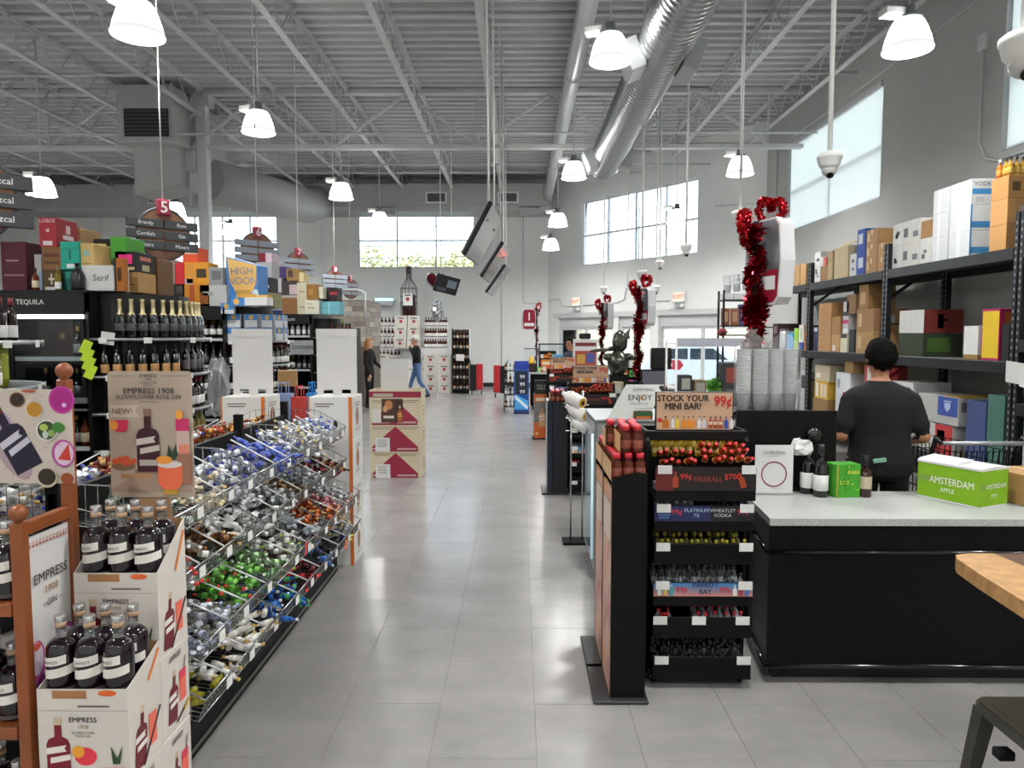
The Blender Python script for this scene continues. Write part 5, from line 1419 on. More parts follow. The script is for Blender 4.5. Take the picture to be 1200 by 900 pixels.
def lane_pole(x, y, z0, ztop, sign_z, sh, rz, label, number=None, hearts=2, dens=1.0, hs=.095, ox=None, oy=0.0):
    t = thing('lane_sign', label, 'sign', (x, y, 0), rz, 'lane signs with red tinsel')
    MB().tube([(0, 0, z0), (0, 0, ztop)], .016, 8).build('pole', BLK, t)
    MB().lathe([(.07, 0), (.07, .012), (.02, .02)], 16, 0, 0, z0).build('pole_base', BLK, t)
    w = sh * .62; e = .05
    pts = [(-w * .5, -sh * .42), (-w * .38, -sh * .5), (w * .38, -sh * .5), (w * .5, -sh * .42), (w * .56, 0), (w * .5, sh * .42), (w * .38, sh * .5), (-w * .38, sh * .5), (-w * .5, sh * .42), (-w * .56, 0)]
    ox = w * .6 + .02 if ox is None else ox
    sg_ = MB().prism([(p[0] + ox, p[1] + sign_z) for p in pts], -e, e, 'y').build('sign_body', M('sign_rim_white', '#cfd0d2', .35, var=.02), t, (0, oy, 0))
    for s in (-1, 1):
        q = [(p[0] * .93 + ox, s * (e + .001), p[1] * .95 + sign_z) for p in pts]
        MB().add(q, [tuple(range(len(q)))]).build('sign_face', MAROON if number == '1' else M('silver_sign_face', '#a8aab0', .22, .7, var=.05), sg_)
        if number != '1':  # maroon lower part paints a reflection gradient into the silver face
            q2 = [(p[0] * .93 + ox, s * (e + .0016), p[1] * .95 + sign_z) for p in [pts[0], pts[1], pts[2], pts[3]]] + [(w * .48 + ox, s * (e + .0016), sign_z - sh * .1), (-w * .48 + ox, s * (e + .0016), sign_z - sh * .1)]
            MB().add(q2, [tuple(range(6))]).build('painted_reflection_band', MAROON, sg_)
        q = [(-w * .4 + ox, s * (e + .0022), sign_z - sh * .33), (w * .4 + ox, s * (e + .0022), sign_z - sh * .33), (w * .4 + ox, s * (e + .0022), sign_z - sh * .17), (-w * .4 + ox, s * (e + .0022), sign_z - sh * .17)]
        MB().add(q, [(0, 1, 2, 3)]).build('sign_band', WPL, sg_)
        if number: letter(sg_, number, sh * .55, WPL, (ox, s * (e + .003), sign_z + sh * .12), (PI / 2, 0, 0 if s < 0 else PI), .02)
    rnd = random.Random(int(y * 10))
    m = MB(); pts = [(0.028 * math.cos(i * 1.3), .028 * math.sin(i * 1.3), z0 + .0 + (ztop - .05 - z0) * i / 24) for i in range(4, 25)]
    tinsel(m, pts, .06, int(1100 * dens), .05, rnd)
    tinsel(m, [(0, 0, sign_z - sh * .62), (.02, 0, sign_z - sh * .5)], .085, int(260 * dens), .05, rnd)
    m.build('tinsel_fringe', TINSEL, t)
    for k in range(hearts):
        hx = (-.075, .085)[k] if hearts == 2 else .05
        m = MB(); hp_ = heart_pts(hs); tinsel(m, hp_ + hp_[:1], .03, int(700 * dens), .05, rnd)
        m.tube(hp_[:-1], .017, 6, closed=True)
        m.build('tinsel_heart_fringe', M('bright_red_tinsel', '#b0121c', .25, .7, var=.4, scale=60), t, (hx * math.cos(-rz), hx * math.sin(-rz) - .0, ztop - .02 + .07 * k), (0, (-.25, .2)[k], -rz + (1.05, -1.1)[k]))
    return t
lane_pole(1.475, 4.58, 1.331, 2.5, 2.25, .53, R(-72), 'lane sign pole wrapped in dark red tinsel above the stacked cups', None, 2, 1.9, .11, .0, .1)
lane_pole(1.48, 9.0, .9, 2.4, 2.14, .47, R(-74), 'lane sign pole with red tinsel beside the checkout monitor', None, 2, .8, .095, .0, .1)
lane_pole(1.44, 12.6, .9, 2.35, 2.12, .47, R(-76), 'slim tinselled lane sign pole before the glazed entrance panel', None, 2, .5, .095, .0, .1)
lane_pole(.44, 18.0, .9, 2.5, 2.17, .5, PI + .25, 'maroon lane sign numbered 1 with a small red heart', '1', 1, .3, .13)

# ------------------------------------------------------------------ cup stacks in clear bags on the counter panel
CUP = M('clear_plastic_cups', '#dfe2e4', .2, trans=.35, var=.05)
def film_mat():
    m = bpy.data.materials.new('clear_bag_film'); m.use_nodes = True
    nt = m.node_tree; nt.nodes.clear(); out = nt.nodes.new('ShaderNodeOutputMaterial'); mx = nt.nodes.new('ShaderNodeMixShader')
    tr = nt.nodes.new('ShaderNodeBsdfTransparent'); gl = nt.nodes.new('ShaderNodeBsdfGlossy'); gl.inputs['Roughness'].default_value = .12
    n = nt.nodes.new('ShaderNodeTexNoise'); n.inputs['Scale'].default_value = 22; n.inputs['Distortion'].default_value = 1.5
    b = nt.nodes.new('ShaderNodeBump'); b.inputs['Strength'].default_value = .9; b.inputs['Distance'].default_value = .02
    nt.links.new(n.outputs[0], b.inputs['Height']); nt.links.new(b.outputs[0], gl.inputs['Normal'])
    mx.inputs[0].default_value = .24; nt.links.new(tr.outputs[0], mx.inputs[1]); nt.links.new(gl.outputs[0], mx.inputs[2]); nt.links.new(mx.outputs[0], out.inputs[0])
    return m
FILM = film_mat()
def cup_stack(x, y, z, label, n=24):
    t = thing('cup_stack', label, 'cup stack', (x, y, z), 0, 'bagged plastic cup stacks')
    pr = [(.032, 0)]
    for i in range(n): q = .11 + i * .0125; pr += [(.043, q), (.047, q + .003), (.047, q + .006), (.043, q + .007)]
    MB().lathe(pr, 16).build('nested_cups', CUP, t)
    return t
sh = thing('cup_shelf', 'black shelf box behind the counter carrying the bagged cups', 'shelf', (1.5, 4.56, .0))
MB().bev(-.21, .27, -.16, .12, 0, .87, .004).build('shelf_body', DARKW, sh); MB().bev(-.21, .27, -.16, .12, 1.31, 1.33, .003).build('shelf_top', DARKW, sh); MB().bev(-.21, -.19, -.16, .12, .87, 1.31, .002).build('shelf_side', DARKW, sh); MB().bev(.25, .27, -.16, .12, .87, 1.31, .002).build('shelf_side', DARKW, sh)
for i, (x, y) in enumerate(((1.375, 4.44), (1.47, 4.42), (1.565, 4.43), (1.66, 4.45))):
    o = cup_stack(x, y, 1.332, 'tall stack of clear plastic cups, %s from the miniatures rack' % ('first', 'second', 'third', 'fourth')[i], 22)
m = MB()
bag = []
for i in range(25):
    a_ = 2 * PI * i / 24
    bag.append((math.cos(a_), math.sin(a_)))
for bi, (cx, sx_) in enumerate(((1.42, .105), (1.612, .105))):
    m = MB(); rows = [(0.0, .95), (.02, 1.0), (.2, 1.02), (.36, 1.0), (.42, .9), (.45, .55), (.475, .18), (.5, .3)]
    rnd = random.Random(bi)
    b0 = 0
    for z, f_ in rows: m.v += [(cx + sx_ * f_ * c * rnd.uniform(.94, 1.05), 4.43 + .075 * f_ * s * rnd.uniform(.92, 1.06), 1.333 + z) for c, s in bag[:24]]
    for i in range(len(rows) - 1):
        for k in range(24): m.f.append((i*24 + k, i*24 + (k+1) % 24, (i+1)*24 + (k+1) % 24, (i+1)*24 + k)); m.m.append(0); m.s.append(True)
    tag(m.build('clear_bag', FILM), 'clear crinkled plastic bag around the cup stacks, %s' % ('beside the miniatures rack', 'beside the stock rack')[bi], 'bag', 'clear bags of cups')

# ------------------------------------------------------------------ stock rack along the block wall
RKM = M('rack_blue_black', '#15171b', .4, .2, var=.08)
def upright(x, y, h=3.05, depth=.85):
    t = MB(); 
    return t
def stock_rack(y0, y1, levels, label, hposts=3.05):
    t = thing('pallet_rack', label, 'rack', (0, 0, 0), 0, 'black stock racks')
    xf, xb = 5.1, 5.98
    for yy in (y0, y1):
        for xx in (xf + .03, xb - .03):
            p = MB().bev(xx - .035, xx + .035, yy - .03, yy + .03, 0, hposts, .004).build('post', RKM, t)
            m = MB(); z = .15
            while z < hposts - .05:
                m.box(xx - .037, xx - .0345, yy - .009, yy + .009, z, z + .03); z += .075
            m.build('slot_holes', CM('#8a8c90', .5), p)
        for k in range(3):
            z = .4 + k * .95
            MB().tube([(xf + .06, yy, z), (xb - .06, yy, z + .55)], .016, 4).build('brace', RKM, t)
            MB().tube([(xf + .06, yy, z + .6), (xb - .06, yy, z + .6)], .016, 4).build('cross_strut', RKM, t)
    for z in levels:
        MB().bev(xf - .01, xf + .04, y0 + .03, y1 - .03, z - .13, z - .005, .006).build('front_beam', RKM, t)
        MB().bev(xb - .04, xb + .01, y0 + .03, y1 - .03, z - .13, z - .005, .006).build('rear_beam', RKM, t)
        MB().box(xf + .04, xb - .04, y0 + .03, y1 - .03, z - .04, z - .002).build('deck_board', M('rack_deck', '#4a4640', .7, var=.1), t)
    return t
stock_rack(7.56, 10.18, (.35, 1.52, 2.70), 'black stock rack bay behind the counter clerk')
stock_rack(10.26, 12.84, (.35, 1.52, 2.70), 'black stock rack bay filled with kraft cartons')
stock_rack(12.92, 15.5, (.35, 1.52, 2.70), 'black stock rack bay nearest the entrance')
stock_rack(4.85, 7.48, (.35, 1.1, 1.75, 2.70), 'black stock rack bay at the right edge of the view')

def rb(d0, ln, z, h, w, color, label, prints=(), texts=(), tape=None, x=5.15, rz=0.0):
    return carton(x + w / 2, d0 + ln / 2, z, w, ln - .006, h - .003, color, label, rz, None, prints, texts, tape, seam='x')
WH, KR, BL = '#c9cbca', '#a37e52', '#2c4f9e'
Zu, Zl, Zf = 2.70, 1.52, .35
def lab_prints(n=2, c='#5c5e60'):
    out = []
    for i in range(n):
        u = random.uniform(.1, .45); v = random.uniform(.15, .6); out.append(('l', u, v, u + random.uniform(.2, .4), v + random.uniform(.1, .22), c))
    return out
# --- upper shelf, from far to near
rb(14.55, .3, Zu, .32, .4, WH, 'white carton far end of the upper rack shelf, under a red one', lab_prints())
rb(14.55, .3, Zu + .32, .1, .4, '#a02a24', 'flat red carton far end of the upper rack shelf')
rb(14.1, .36, Zu, .4, .4, '#8a6a48', 'brown carton beside the red one on the upper rack shelf')
rb(13.75, .3, Zu, .3, .3, WH, 'low white carton behind the lane sign on the upper rack shelf', lab_prints())
rb(13.45, .27, Zu, .38, .3, KR, 'tall kraft carton, farther of a pair on the upper rack shelf')
rb(13.16, .27, Zu, .38, .3, '#b08a5a', 'tall kraft carton, nearer of a pair on the upper rack shelf')
rb(12.55, .24, Zu, .3, .4, WH, 'white printed carton under a second one near the rack post', lab_prints(3))
rb(12.55, .24, Zu + .3, .22, .4, '#cfd1d0', 'white printed carton on top of another near the rack post', lab_prints(3))
rb(12.26, .27, Zu, .26, .35, '#8a6844', 'low brown open carton holding pink packs on the upper shelf')
rb(12.32, .1, Zu + .26, .14, .12, '#c8605a', 'small pink pack on the low brown carton'); rb(12.44, .1, Zu + .26, .16, .12, '#d4d0cc', 'small white pack on the low brown carton')
rb(12.06, .2, Zu, .3, .3, '#a89068', 'small tan carton before the big open cream carton'); rb(12.06, .2, Zu + .3, .18, .3, '#9a8560', 'tan carton stacked on another before the cream carton')
o = rb(11.5, .5, Zu, .5, .5, '#b5a582', 'big open cream carton with raised flap on the upper shelf'); MB().prism([(-.25, .497), (-.24, .497), (-.02, .6), (-.03, .6)], -.24, .24, 'y').build('raised_flap', M('card_b5a582'), o)
rb(11.22, .22, Zu, .34, .4, WH, 'white carton between the cream and the blue cartons', lab_prints(2))
rb(10.95, .26, Zu, .34, .5, BL, 'blue and white carton, lower of a stack beside kraft cartons', (('l', .2, .3, .8, .75, '#c4cdd8'),)); rb(10.95, .26, Zu + .34, .34, .5, BL, 'blue and white carton, upper of a stack beside kraft cartons', (('l', .15, .35, .7, .8, '#c4cdd8'), ('f', .1, .7, .6, .85, '#c4cdd8')))
for i in range(3):
    rb(10.58, .34, Zu + .21 * i, .21, .45, KR, 'kraft carton, %s of three beside the blue stack' % ('lowest', 'middle', 'top')[i], (('l', .1, .2, .3, .8, '#c8b08a'),), tape='#c8ab80')
    if i < 2: rb(10.34, .22, Zu + .2 * i, .2, .4, '#ad8656', 'small kraft carton, %s of two in front of the three' % ('lower', 'upper')[i], tape='#c8ab80')
for i in range(2):
    rb(9.9, .25, Zu + .3 * i, .3, .42, WH, 'grey-white carton, %s one just past the rack post' % ('lower', 'upper')[i], lab_prints(3, '#4a4a4c'))
    rb(9.47, .42, Zu + (.3 if i else 0), .3, .45, '#c4c4be', 'wide white carton with black icons, %s of two' % ('lower', 'upper')[i], (('l', .05, .3, .3, .7, '#55565a'), ('l', .6, .25, .9, .5, '#6a6a6e')))
rb(9.2, .26, Zu, .32, .4, '#c9cac6', 'white carton under the little kraft box', lab_prints(2)); rb(9.2, .25, Zu + .32, .22, .3, '#9a7448', 'little kraft box with white sheet on top of a white carton', (('f', .15, .2, .8, .85, '#d0d0cc'),))
for i in range(3):
    rb(8.86, .33, Zu + .29 * i, .29, .42, '#cdd1d2', 'white carton with silver tape, %s of the rear blue-striped stack' % ('lowest', 'middle', 'top')[i], (('l', .3, .0, .5, 1, '#dfe2e4'),))
    rb(8.43, .4, Zu + .29 * i, .29, .5, '#cfd3d5', 'white carton with sky-blue stripe, %s of the front stack' % ('lowest', 'middle', 'top')[i], (('f', .02, .1, .6, .35, '#3a86c0'), ('f', .0, .0, .04, 1, '#3a86c0'), ('l', .35, 0, .55, 1, '#dfe2e4'), ('f', .65, .2, .92, .6, '#8a9094')) if i < 2 else (('f', .02, .4, .98, .62, '#3a86c0'), ('f', .1, .1, .3, .3, '#b8bcc0'), ('l', .35, 0, .55, 1, '#dfe2e4')), (('f', 'VODKA', .3, .8, .07, '#5a6064'),) if i == 2 else ())
o = rb(7.8, .28, Zu, .27, .42, '#c4945c', 'kraft carton, lowest of three beside the near rack post'); rb(7.8, .28, Zu + .27, .27, .42, '#c4945c', 'kraft carton, middle of three beside the near rack post', (('f', .3, .1, .7, .7, '#c8b4b0'), ('f', .45, .6, .8, .9, '#a04048'))); rb(7.8, .28, Zu + .54, .24, .42, '#b88850', 'kraft carton, top of three carrying yellow bottles', (('f', .1, .3, .3, .7, '#5a4024'),))
yb_ = wine_mesh(M('yellow_bottle', '#b88a2a', .15, trans=.3, var=.0), M('yellow_bottle_label', '#c9a64a', .5), BLKCAP, .2, .032, 10)
for i in range(7): tag(ob('small_bottle', yb_, None, (5.2 + .062 * (i % 6) , 7.86 + .07 * (i // 6), Zu + .782)), 'short yellow bottle standing on the top kraft carton', 'bottle', 'yellow bottles on the rack')
tag(ob('small_bottle', wine_mesh(M('orange_bottle', '#c06a1c', .15, trans=.2, var=.0), M('orange_bottle_label', '#d8903a', .5), M('white_plastic'), .2, .035, 10), None, (5.2, 8.03, Zu + .782)), 'single orange bottle behind the yellow bottles on the rack', 'bottle')
for i in range(3): rb(6.95, .45, Zu + .22 * i, .22, .5, '#8f949a', 'grey carton, %s of three past the near rack post' % ('lowest', 'middle', 'top')[i], (('l', .3, .2, .6, .7, '#c8ccd0'),))
# --- middle shelf
rb(14.5, .3, Zl, .5, .4, '#3a2228', 'dark maroon tall carton far end of the middle shelf', (('l', .2, .6, .8, .9, '#7a5a60'),)); rb(14.1, .3, Zl, .35, .4, '#b4b8bc', 'grey carton behind the tinsel on the middle shelf')
rb(13.7, .3, Zl, .3, .25, '#3f9ad0', 'sky-blue gift carton behind the cups on the middle shelf'); rb(13.45, .2, Zl, .4, .2, '#8fc83a', 'lime green gift carton on the middle shelf'); rb(13.2, .22, Zl, .14, .3, '#2c4aa0', 'flat blue carton on the middle shelf')
rb(13.2, .22, Zl + .14, .32, .25, '#d8d4cc', 'white carton with green strip on the flat blue one', (('l', .4, .2, .6, .8, '#6aa83a'),))
rb(12.95, .22, Zl, .34, .4, '#b06a28', 'orange wooden wine crate with dark script on the middle shelf', (('l', .25, .15, .75, .75, '#5a2c12'), ('f', .2, .3, .8, .6, '#5a2c12')))
rb(12.56, .2, Zl, .42, .2, '#2a3050', 'dark navy tall carton against the rack post', (('l', .2, .8, .8, .95, '#c8ccd4'),))
for i in range(3):
    rb(12.05, .5, Zl + .27 * i, .27, .45, ('#b0895c', '#a88256', '#a67e50')[i], 'kraft carton with red oval, %s of its stack of three' % ('lowest', 'middle', 'top')[i]);
    o = C.objects[-1]; a = face_art('l', .45, .494, .267); a.ring(.2, .13, .07, .012, '#a4402c'); a.build(o)
rb(11.72, .3, Zl + .0, .27, .35, '#b28c60', 'kraft carton with white sheet in front of the oval stack', (('l', .15, .05, .5, .4, '#d4d2cc'),)); rb(11.72, .3, Zl + .27, .3, .35, '#9a7446', 'open kraft carton above the sheeted one', (('f', .1, .5, .9, .9, '#6a4a2a'),))
rb(11.45, .24, Zl, .3, .2, '#cfc9b0', 'cream carton with black top band on the middle shelf', (('l', .05, .75, .95, .98, '#26262a'),))
rb(11.42, .2, Zl + .3, .5, .2, '#b5b2b4', 'tall pale display pack with pink and black bands', (('l', .0, .3, 1, .42, '#c0406a'), ('l', 0, .55, 1, .68, '#2a2a2e'), ('l', .1, .0, .9, .15, '#e0e0e0')))
rb(11.2, .18, Zl, .36, .2, '#2a2c30', 'black tall carton beside the cream one on the middle shelf')
rb(10.6, .55, Zl, .33, .5, '#a58256', 'wide kraft carton, lower of two behind the rack post', (('l', .1, .2, .3, .8, '#c0a47c'),)); rb(10.6, .55, Zl + .33, .33, .5, '#94704a', 'wide kraft carton, upper of two with white label', (('f', .2, .3, .6, .7, '#b4b0aa'), ('l', .1, .2, .3, .8, '#c0a47c')))
rb(10.8, .3, Zl + .66, .36, .4, '#8f6c42', 'kraft carton under the upper beam on the middle shelf', (('l', .2, .2, .7, .7, '#b4926a'),)); rb(11.2, .3, Zl + .6, .3, .4, '#7d6040', 'dim kraft carton at the back under the upper beam')
rb(9.3, .6, Zl, .3, .5, '#23301c', 'black carton with green print under the white and maroon one', (('f', .1, .2, .7, .8, '#3a5a20'),)); rb(9.3, .6, Zl + .3, .3, .5, '#c8c8c4', 'white carton with maroon side showing a white runner', (('f', 0, 0, 1, 1, '#6a2018'), ('f', .35, .2, .5, .8, '#c0a8a0'), ('f', .45, .5, .62, .6, '#c0a8a0')))
rb(8.2, .26, Zl, .38, .3, '#d8d8d6', 'white carton with gold base band alone on the middle shelf', (('l', 0, 0, 1, .14, '#9a7a3a'), ('f', 0, 0, 1, .14, '#9a7a3a'), ('f', .3, .7, .7, .78, '#2a2a2a'), ('f', .4, .45, .6, .6, '#8a7a3a')))
rb(7.84, .3, Zl, .56, .4, '#b01a5a', 'tall magenta carton with yellow side on the middle shelf', (('l', .04, .04, .96, .96, '#d8b818'), ('f', .12, .06, .95, .94, '#b8621c')))
rb(7.68, .12, Zl, .4, .2, '#16171a', 'narrow black carton beside the magenta one', (('f', .2, .5, .8, .85, '#8a8c90'),))
rb(7.0, .4, Zl + .23, .45, .4, '#d0ccc0', 'white and black carton past the near rack post', (('l', .2, .2, .8, .7, '#2a2620'), ('l', 0, 0, 1, .1, '#c8a020')))
rb(6.95, .4, Zl + .75, .25, .4, '#b08a58', 'kraft carton on the upper level past the near rack post')
# --- low shelf
rb(14.3, .5, Zf, .7, .5, '#b0b2b0', 'pale carton stack end on the low shelf by the entrance'); rb(13.4, .4, Zf, .6, .4, '#c4c6c6', 'white carton on the low shelf behind the cups'); rb(13.0, .3, Zf, .8, .3, '#a9aaac', 'tall grey-white carton on the low shelf behind the cups', (('l', .2, .6, .8, .9, '#2a2a2c'),))
rb(12.1, .6, Zf, .36, .5, '#8a6a40', 'kraft carton at the bottom of the low shelf'); rb(12.1, .55, Zf + .36, .3, .5, '#c09a2c', 'yellow carton showing two white and red labels', (('l', .45, .1, .65, .85, '#d0c0b0'), ('l', .7, .1, .9, .85, '#d0c0b0'), ('l', .1, .1, .3, .9, '#d4d4cc')))
o = rb(12.05, .6, Zf + .66, .27, .5, '#b4a88c', 'beige open carton with dark emblem above the yellow carton', (('f', .3, .2, .8, .7, '#3a3026'), ('l', .1, .2, .4, .5, '#d4d2c8')))
rb(11.3, .5, Zf, .5, .4, '#c4c8cc', 'white carton low beside the clerk', lab_prints(2)); rb(11.3, .5, Zf + .5, .35, .4, '#cfd3d6', 'white carton beside the clerk with red tape', (('l', .5, .0, .9, .12, '#b83a2a'), ('l', .1, .3, .3, .7, '#8a9298')))
rb(11.2, .3, Zf + .85, .2, .35, '#9a7c50', 'small open kraft carton on the white ones beside the clerk')
rb(10.4, .5, Zf, .7, .4, '#a08a40', 'mustard carton half hidden by the clerk'); rb(10.4, .45, Zf + .7, .3, .4, '#a83a3c', 'red and white carton half hidden by the clerk', (('l', .2, .2, .8, .9, '#d0c8c4'),))
rb(9.5, .55, Zf, .4, .5, '#cccfd2', 'white carton low behind the shopping cart', lab_prints(2)); rb(9.5, .55, Zf + .4, .42, .5, '#c4c6c6', 'white carton with clear lid behind the clerk', (('l', .1, .2, .4, .85, '#dcdee0'), ('l', .7, .2, .9, .85, '#6a6a6a')))
rb(8.6, .8, Zf, .36, .6, '#b4b4ae', 'wide grey-white carton behind the cart with red corner', (('l', .55, .0, 1, 1, '#b02a2c'), ('l', .6, .3, .8, .8, '#d8d4d0'), ('f', .3, .3, .7, .6, '#5a5450')))
o = rb(8.5, .85, Zf + .37, .34, .6, '#a9aaa8', 'silver-grey carton with blue crest panel and yellow flap', (('l', .5, .3, .98, .98, '#2e4a98'), ('f', .05, .5, .35, .85, '#5a5c5c'), ('f', .5, .1, .9, .2, '#55585a'))); a = face_art('l', .6, .844, .337); a.poly([(.56, .26), (.68, .26), (.68, .2), (.62, .15), (.56, .2)], '#a8b4d4'); a.rect(.54, .27, .7, .285, '#a8b4d4'); a.build(o); MB().box(-.3, .3, -.42, -.1, .338, .345).build('yellow_flap', CM('#b08c20', .5), o)
rb(8.0, .35, Zf, .7, .4, '#3a4a78', 'dark blue carton by the near rack post'); rb(7.7, .28, Zf, .8, .4, '#3f6a60', 'teal carton by the near rack post')
for i in range(3): rb(6.9, .5, Zf + .2 * i, .2, .4, '#c8c6c4', 'white carton with red script, %s of the stack at the frame edge' % ('lowest', 'middle', 'top')[i], (('l', .3, .5, .9, .7, '#b03a38'), ('l', .1, .1, .5, .2, '#4a7ab0')))
pn = MB(); rnd = random.Random(5)
for i in range(3):
    m = MB().box(-.002, .002, -.14, .14, -.22, 0); m.xf(Matrix.Rotation(rnd.uniform(-.3, .1), 4, 'Y'))
    tag(m.build('hanging_sheet', M('white_paper'), None, (5.05 - .012 * i, 7.42 - .26 * i, 1.52 - .04 * i), (rnd.uniform(-.15, .15), 0, 0)), 'white paper sheet hanging from the near rack post, %s of three' % ('first', 'second', 'third')[i], 'paper', 'papers on the rack post')

# ------------------------------------------------------------------ black shopping cart behind the counter
ca = thing('shopping_cart', 'black wire shopping cart with silver handle behind the counter', 'cart', (3.3, 5.55, 0))
MB().tube([(-.3, -.42, 1.03), (.3, -.42, 1.03)], .016, 8).build('handle', M('silver_handle', '#b8bcc0', .3, .6, var=.02), ca)
for s in (-1, 1):
    MB().tube([(s * .3, -.42, 1.03), (s * .31, -.36, 1.06), (s * .3, -.3, .95), (s * .29, -.22, .45), (s * .28, -.2, .2)], .018, 8).build('side_frame', BLKG, ca)
    MB().tube([(s * .28, -.2, .2), (s * .2, .5, .22)], .016, 6).build('lower_rail', BLKG, ca)
    for yy in (-.2, .45):
        w_ = MB().tube([(s * .25 - .014, yy, .06), (s * .25 + .014, yy, .06)], .06, 12).build('wheel', BLKG, ca)
m = MB()
for i in range(15):
    u = -.28 + .56 * i / 14
    m.tube([(u, -.28, .95), (u * .9, -.24, .55), (u * .75, .5, .62), (u * .8, .55, .9)], .004, 4)
for z in (.55, .65, .75, .85, .95):
    f_ = (z - .55) / .4; m.tube([(-.27 - .01 * f_, -.24 - .04 * f_, z), (-.21, .5 + .05 * f_, z), (.21, .5 + .05 * f_, z), (.27 + .01 * f_, -.24 - .04 * f_, z)], .004, 4, closed=True)
for i in range(12):
    yy = -.24 + .74 * i / 11
    for s in (-1, 1): m.tube([(s * (.27 - .06 * i / 11), yy, .55), (s * (.28 - .06 * i / 11), yy, .95)], .004, 4)
m.build('basket_wire_mesh', BLKG, ca)
# work table before the clerk, papers on it
wt = thing('work_table', 'black back worktable in front of the clerk with papers', 'table', (2.2, 5.25, 0))
MB().bev(-.55, .5, -.2, .3, .86, .9, .004).build('table_top', DARKW, wt)
for q in ((-.5, -.15), (.45, -.15), (-.5, .25), (.45, .25)): MB().bev(q[0] - .025, q[0] + .025, q[1] - .025, q[1] + .025, 0, .86, .003).build('leg', BLK, wt)
for i in range(4): tag(MB().box(-.11, .11, -.15, .15, 0, .004).build('paper_stack', M('white_paper'), None, (1.95 + .04 * i, 5.2 + .02 * i, .9 + .0045 * i), (0, 0, .3 * i)), 'white paper on the worktable, %s of a loose pile' % ('bottom', 'second', 'third', 'top')[i], 'paper', 'papers on the worktable')

# ------------------------------------------------------------------ slim shelf by the entrance end of the rack
sf = thing('metal_shelf', 'slim black shelf unit with buckets at the entrance end of the rack', 'shelf', (4.75, 15.9, 0))
for q in ((-.35, -.2), (.35, -.2), (-.35, .2), (.35, .2)): MB().bev(q[0] - .02, q[0] + .02, q[1] - .02, q[1] + .02, 0, 2.75, .003).build('post', RKM, sf)
for z in (.4, 1.2, 1.8, 2.0, 2.55): MB().bev(-.37, .37, -.22, .22, z - .03, z, .003).build('shelf_board', RKM, sf)
BUCK = M('white_bucket', '#d8dadb', .4, var=.02)
for i in range(3):
    for j in range(3):
        o = MB().lathe([(.065, 0), (.085, .17), (.09, .175), (.09, .19), (.083, .192)], 14).build('white_bucket', BUCK, None, (4.5 + .2 * i, 15.8 + .03 * j, 2.55 + .14 + .1 * j + .03 * i)); tag(o, 'white plastic bucket, stack %s, %s' % (('farthest from the rack', 'in the middle', 'next to the rack')[i], ('bottom', 'middle', 'top')[j]), 'bucket', 'stacked white buckets')
for i in range(3): carton(4.5 + .22 * i, 15.85, 2.55, .2, .3, .13, '#b9bcbc', 'flat pale carton under the white bucket stack, %s' % ('farthest from the rack', 'middle one', 'next to the rack')[i])
for i, c_ in enumerate(('#7a4628', '#8a5a38', '#5a3020')):
    o = carton(4.46 + .2 * i, 15.78, 2.0, .17, .05, .36, c_, 'framed brown picture board on the slim shelf, %s' % ('first', 'second', 'third')[i], 0, prints=(('f', .2, .2, .8, .8, '#a88468'),))
carton(4.92, 15.85, 2.0, .26, .3, .45, '#4a5890', 'bluish carton on the slim shelf by the rack')

# ------------------------------------------------------------------ bottle kinds for the shelving
FOIL = M('pale_gold_foil', '#c9b98c', .35, .5, var=.05)
TANLB = M('tan_paper_label', '#b98c58', .55, var=.06)
REDF = M('dark_red_foil', '#6a1a22', .4, .2, var=.05)
WINEG = M('dark_red_wine_glass', '#1a0a0c', .08, var=0, coat=.4)
STRAW = M('straw_wine', '#8a7a2c', .1, trans=.3, var=0)
CHAMP = MB().lathe([(.04, 0, 0), (.043, .006, 0), (.043, .06, 0), (.0435, .061, 1), (.0435, .12, 1), (.043, .121, 0), (.043, .15, 0), (.03, .19, 0), (.017, .21, 2), (.0145, .29, 2), (.017, .3, 2), (.016, .315, 2)], 12).mesh('champagne_bottle', [DKGLASS, M('charcoal_label', '#4a4c50', .5, var=.2, scale=60), FOIL])
GOLDCH = MB().lathe([(.04, 0, 0), (.043, .006, 0), (.043, .05, 0), (.0435, .051, 1), (.0435, .12, 1), (.043, .121, 0), (.043, .15, 0), (.03, .19, 0), (.017, .21, 2), (.0145, .29, 2), (.017, .3, 2), (.016, .315, 2)], 10).mesh('champagne_bottle', [DKGLASS, WHLAB, M('gold_foil', '#b8923a', .3, .7, var=.05)])
WTAN = wine_mesh(DKGLASS, TANLB, BLKCAP, .3, .038, 12, .6, (.08, .34))
WRED = wine_mesh(WINEG, WHLAB, REDF, .3, .038, 12, .6, (.08, .36))
WDRK = wine_mesh(WINEG, M('grey_dark_label', '#5a5658', .5, var=.3, scale=50), BLKCAP, .3, .038, 10)
WSTR = wine_mesh(STRAW, WHLAB, M('clear_neck', '#7a7860', .2), .3, .038, 12, .6, (.06, .34))
LQA = wine_mesh(M('amber_liquor', '#6a3014', .08, trans=.25, var=0), M('cream_label', '#cfc0a4', .5, var=.08), BLKCAP, .28, .042, 10)
LQC = wine_mesh(M('frost_liquor', '#a8b4b8', .12, trans=.3, var=0), WHLAB, M('white_plastic'), .29, .04, 10)
LQB = wine_mesh(M('black_liquor', '#141416', .1, var=0), M('silver_label', '#9a9a9c', .4, .4, var=.1), M('gold_cap', '#a88a48', .35, .5), .28, .04, 10)
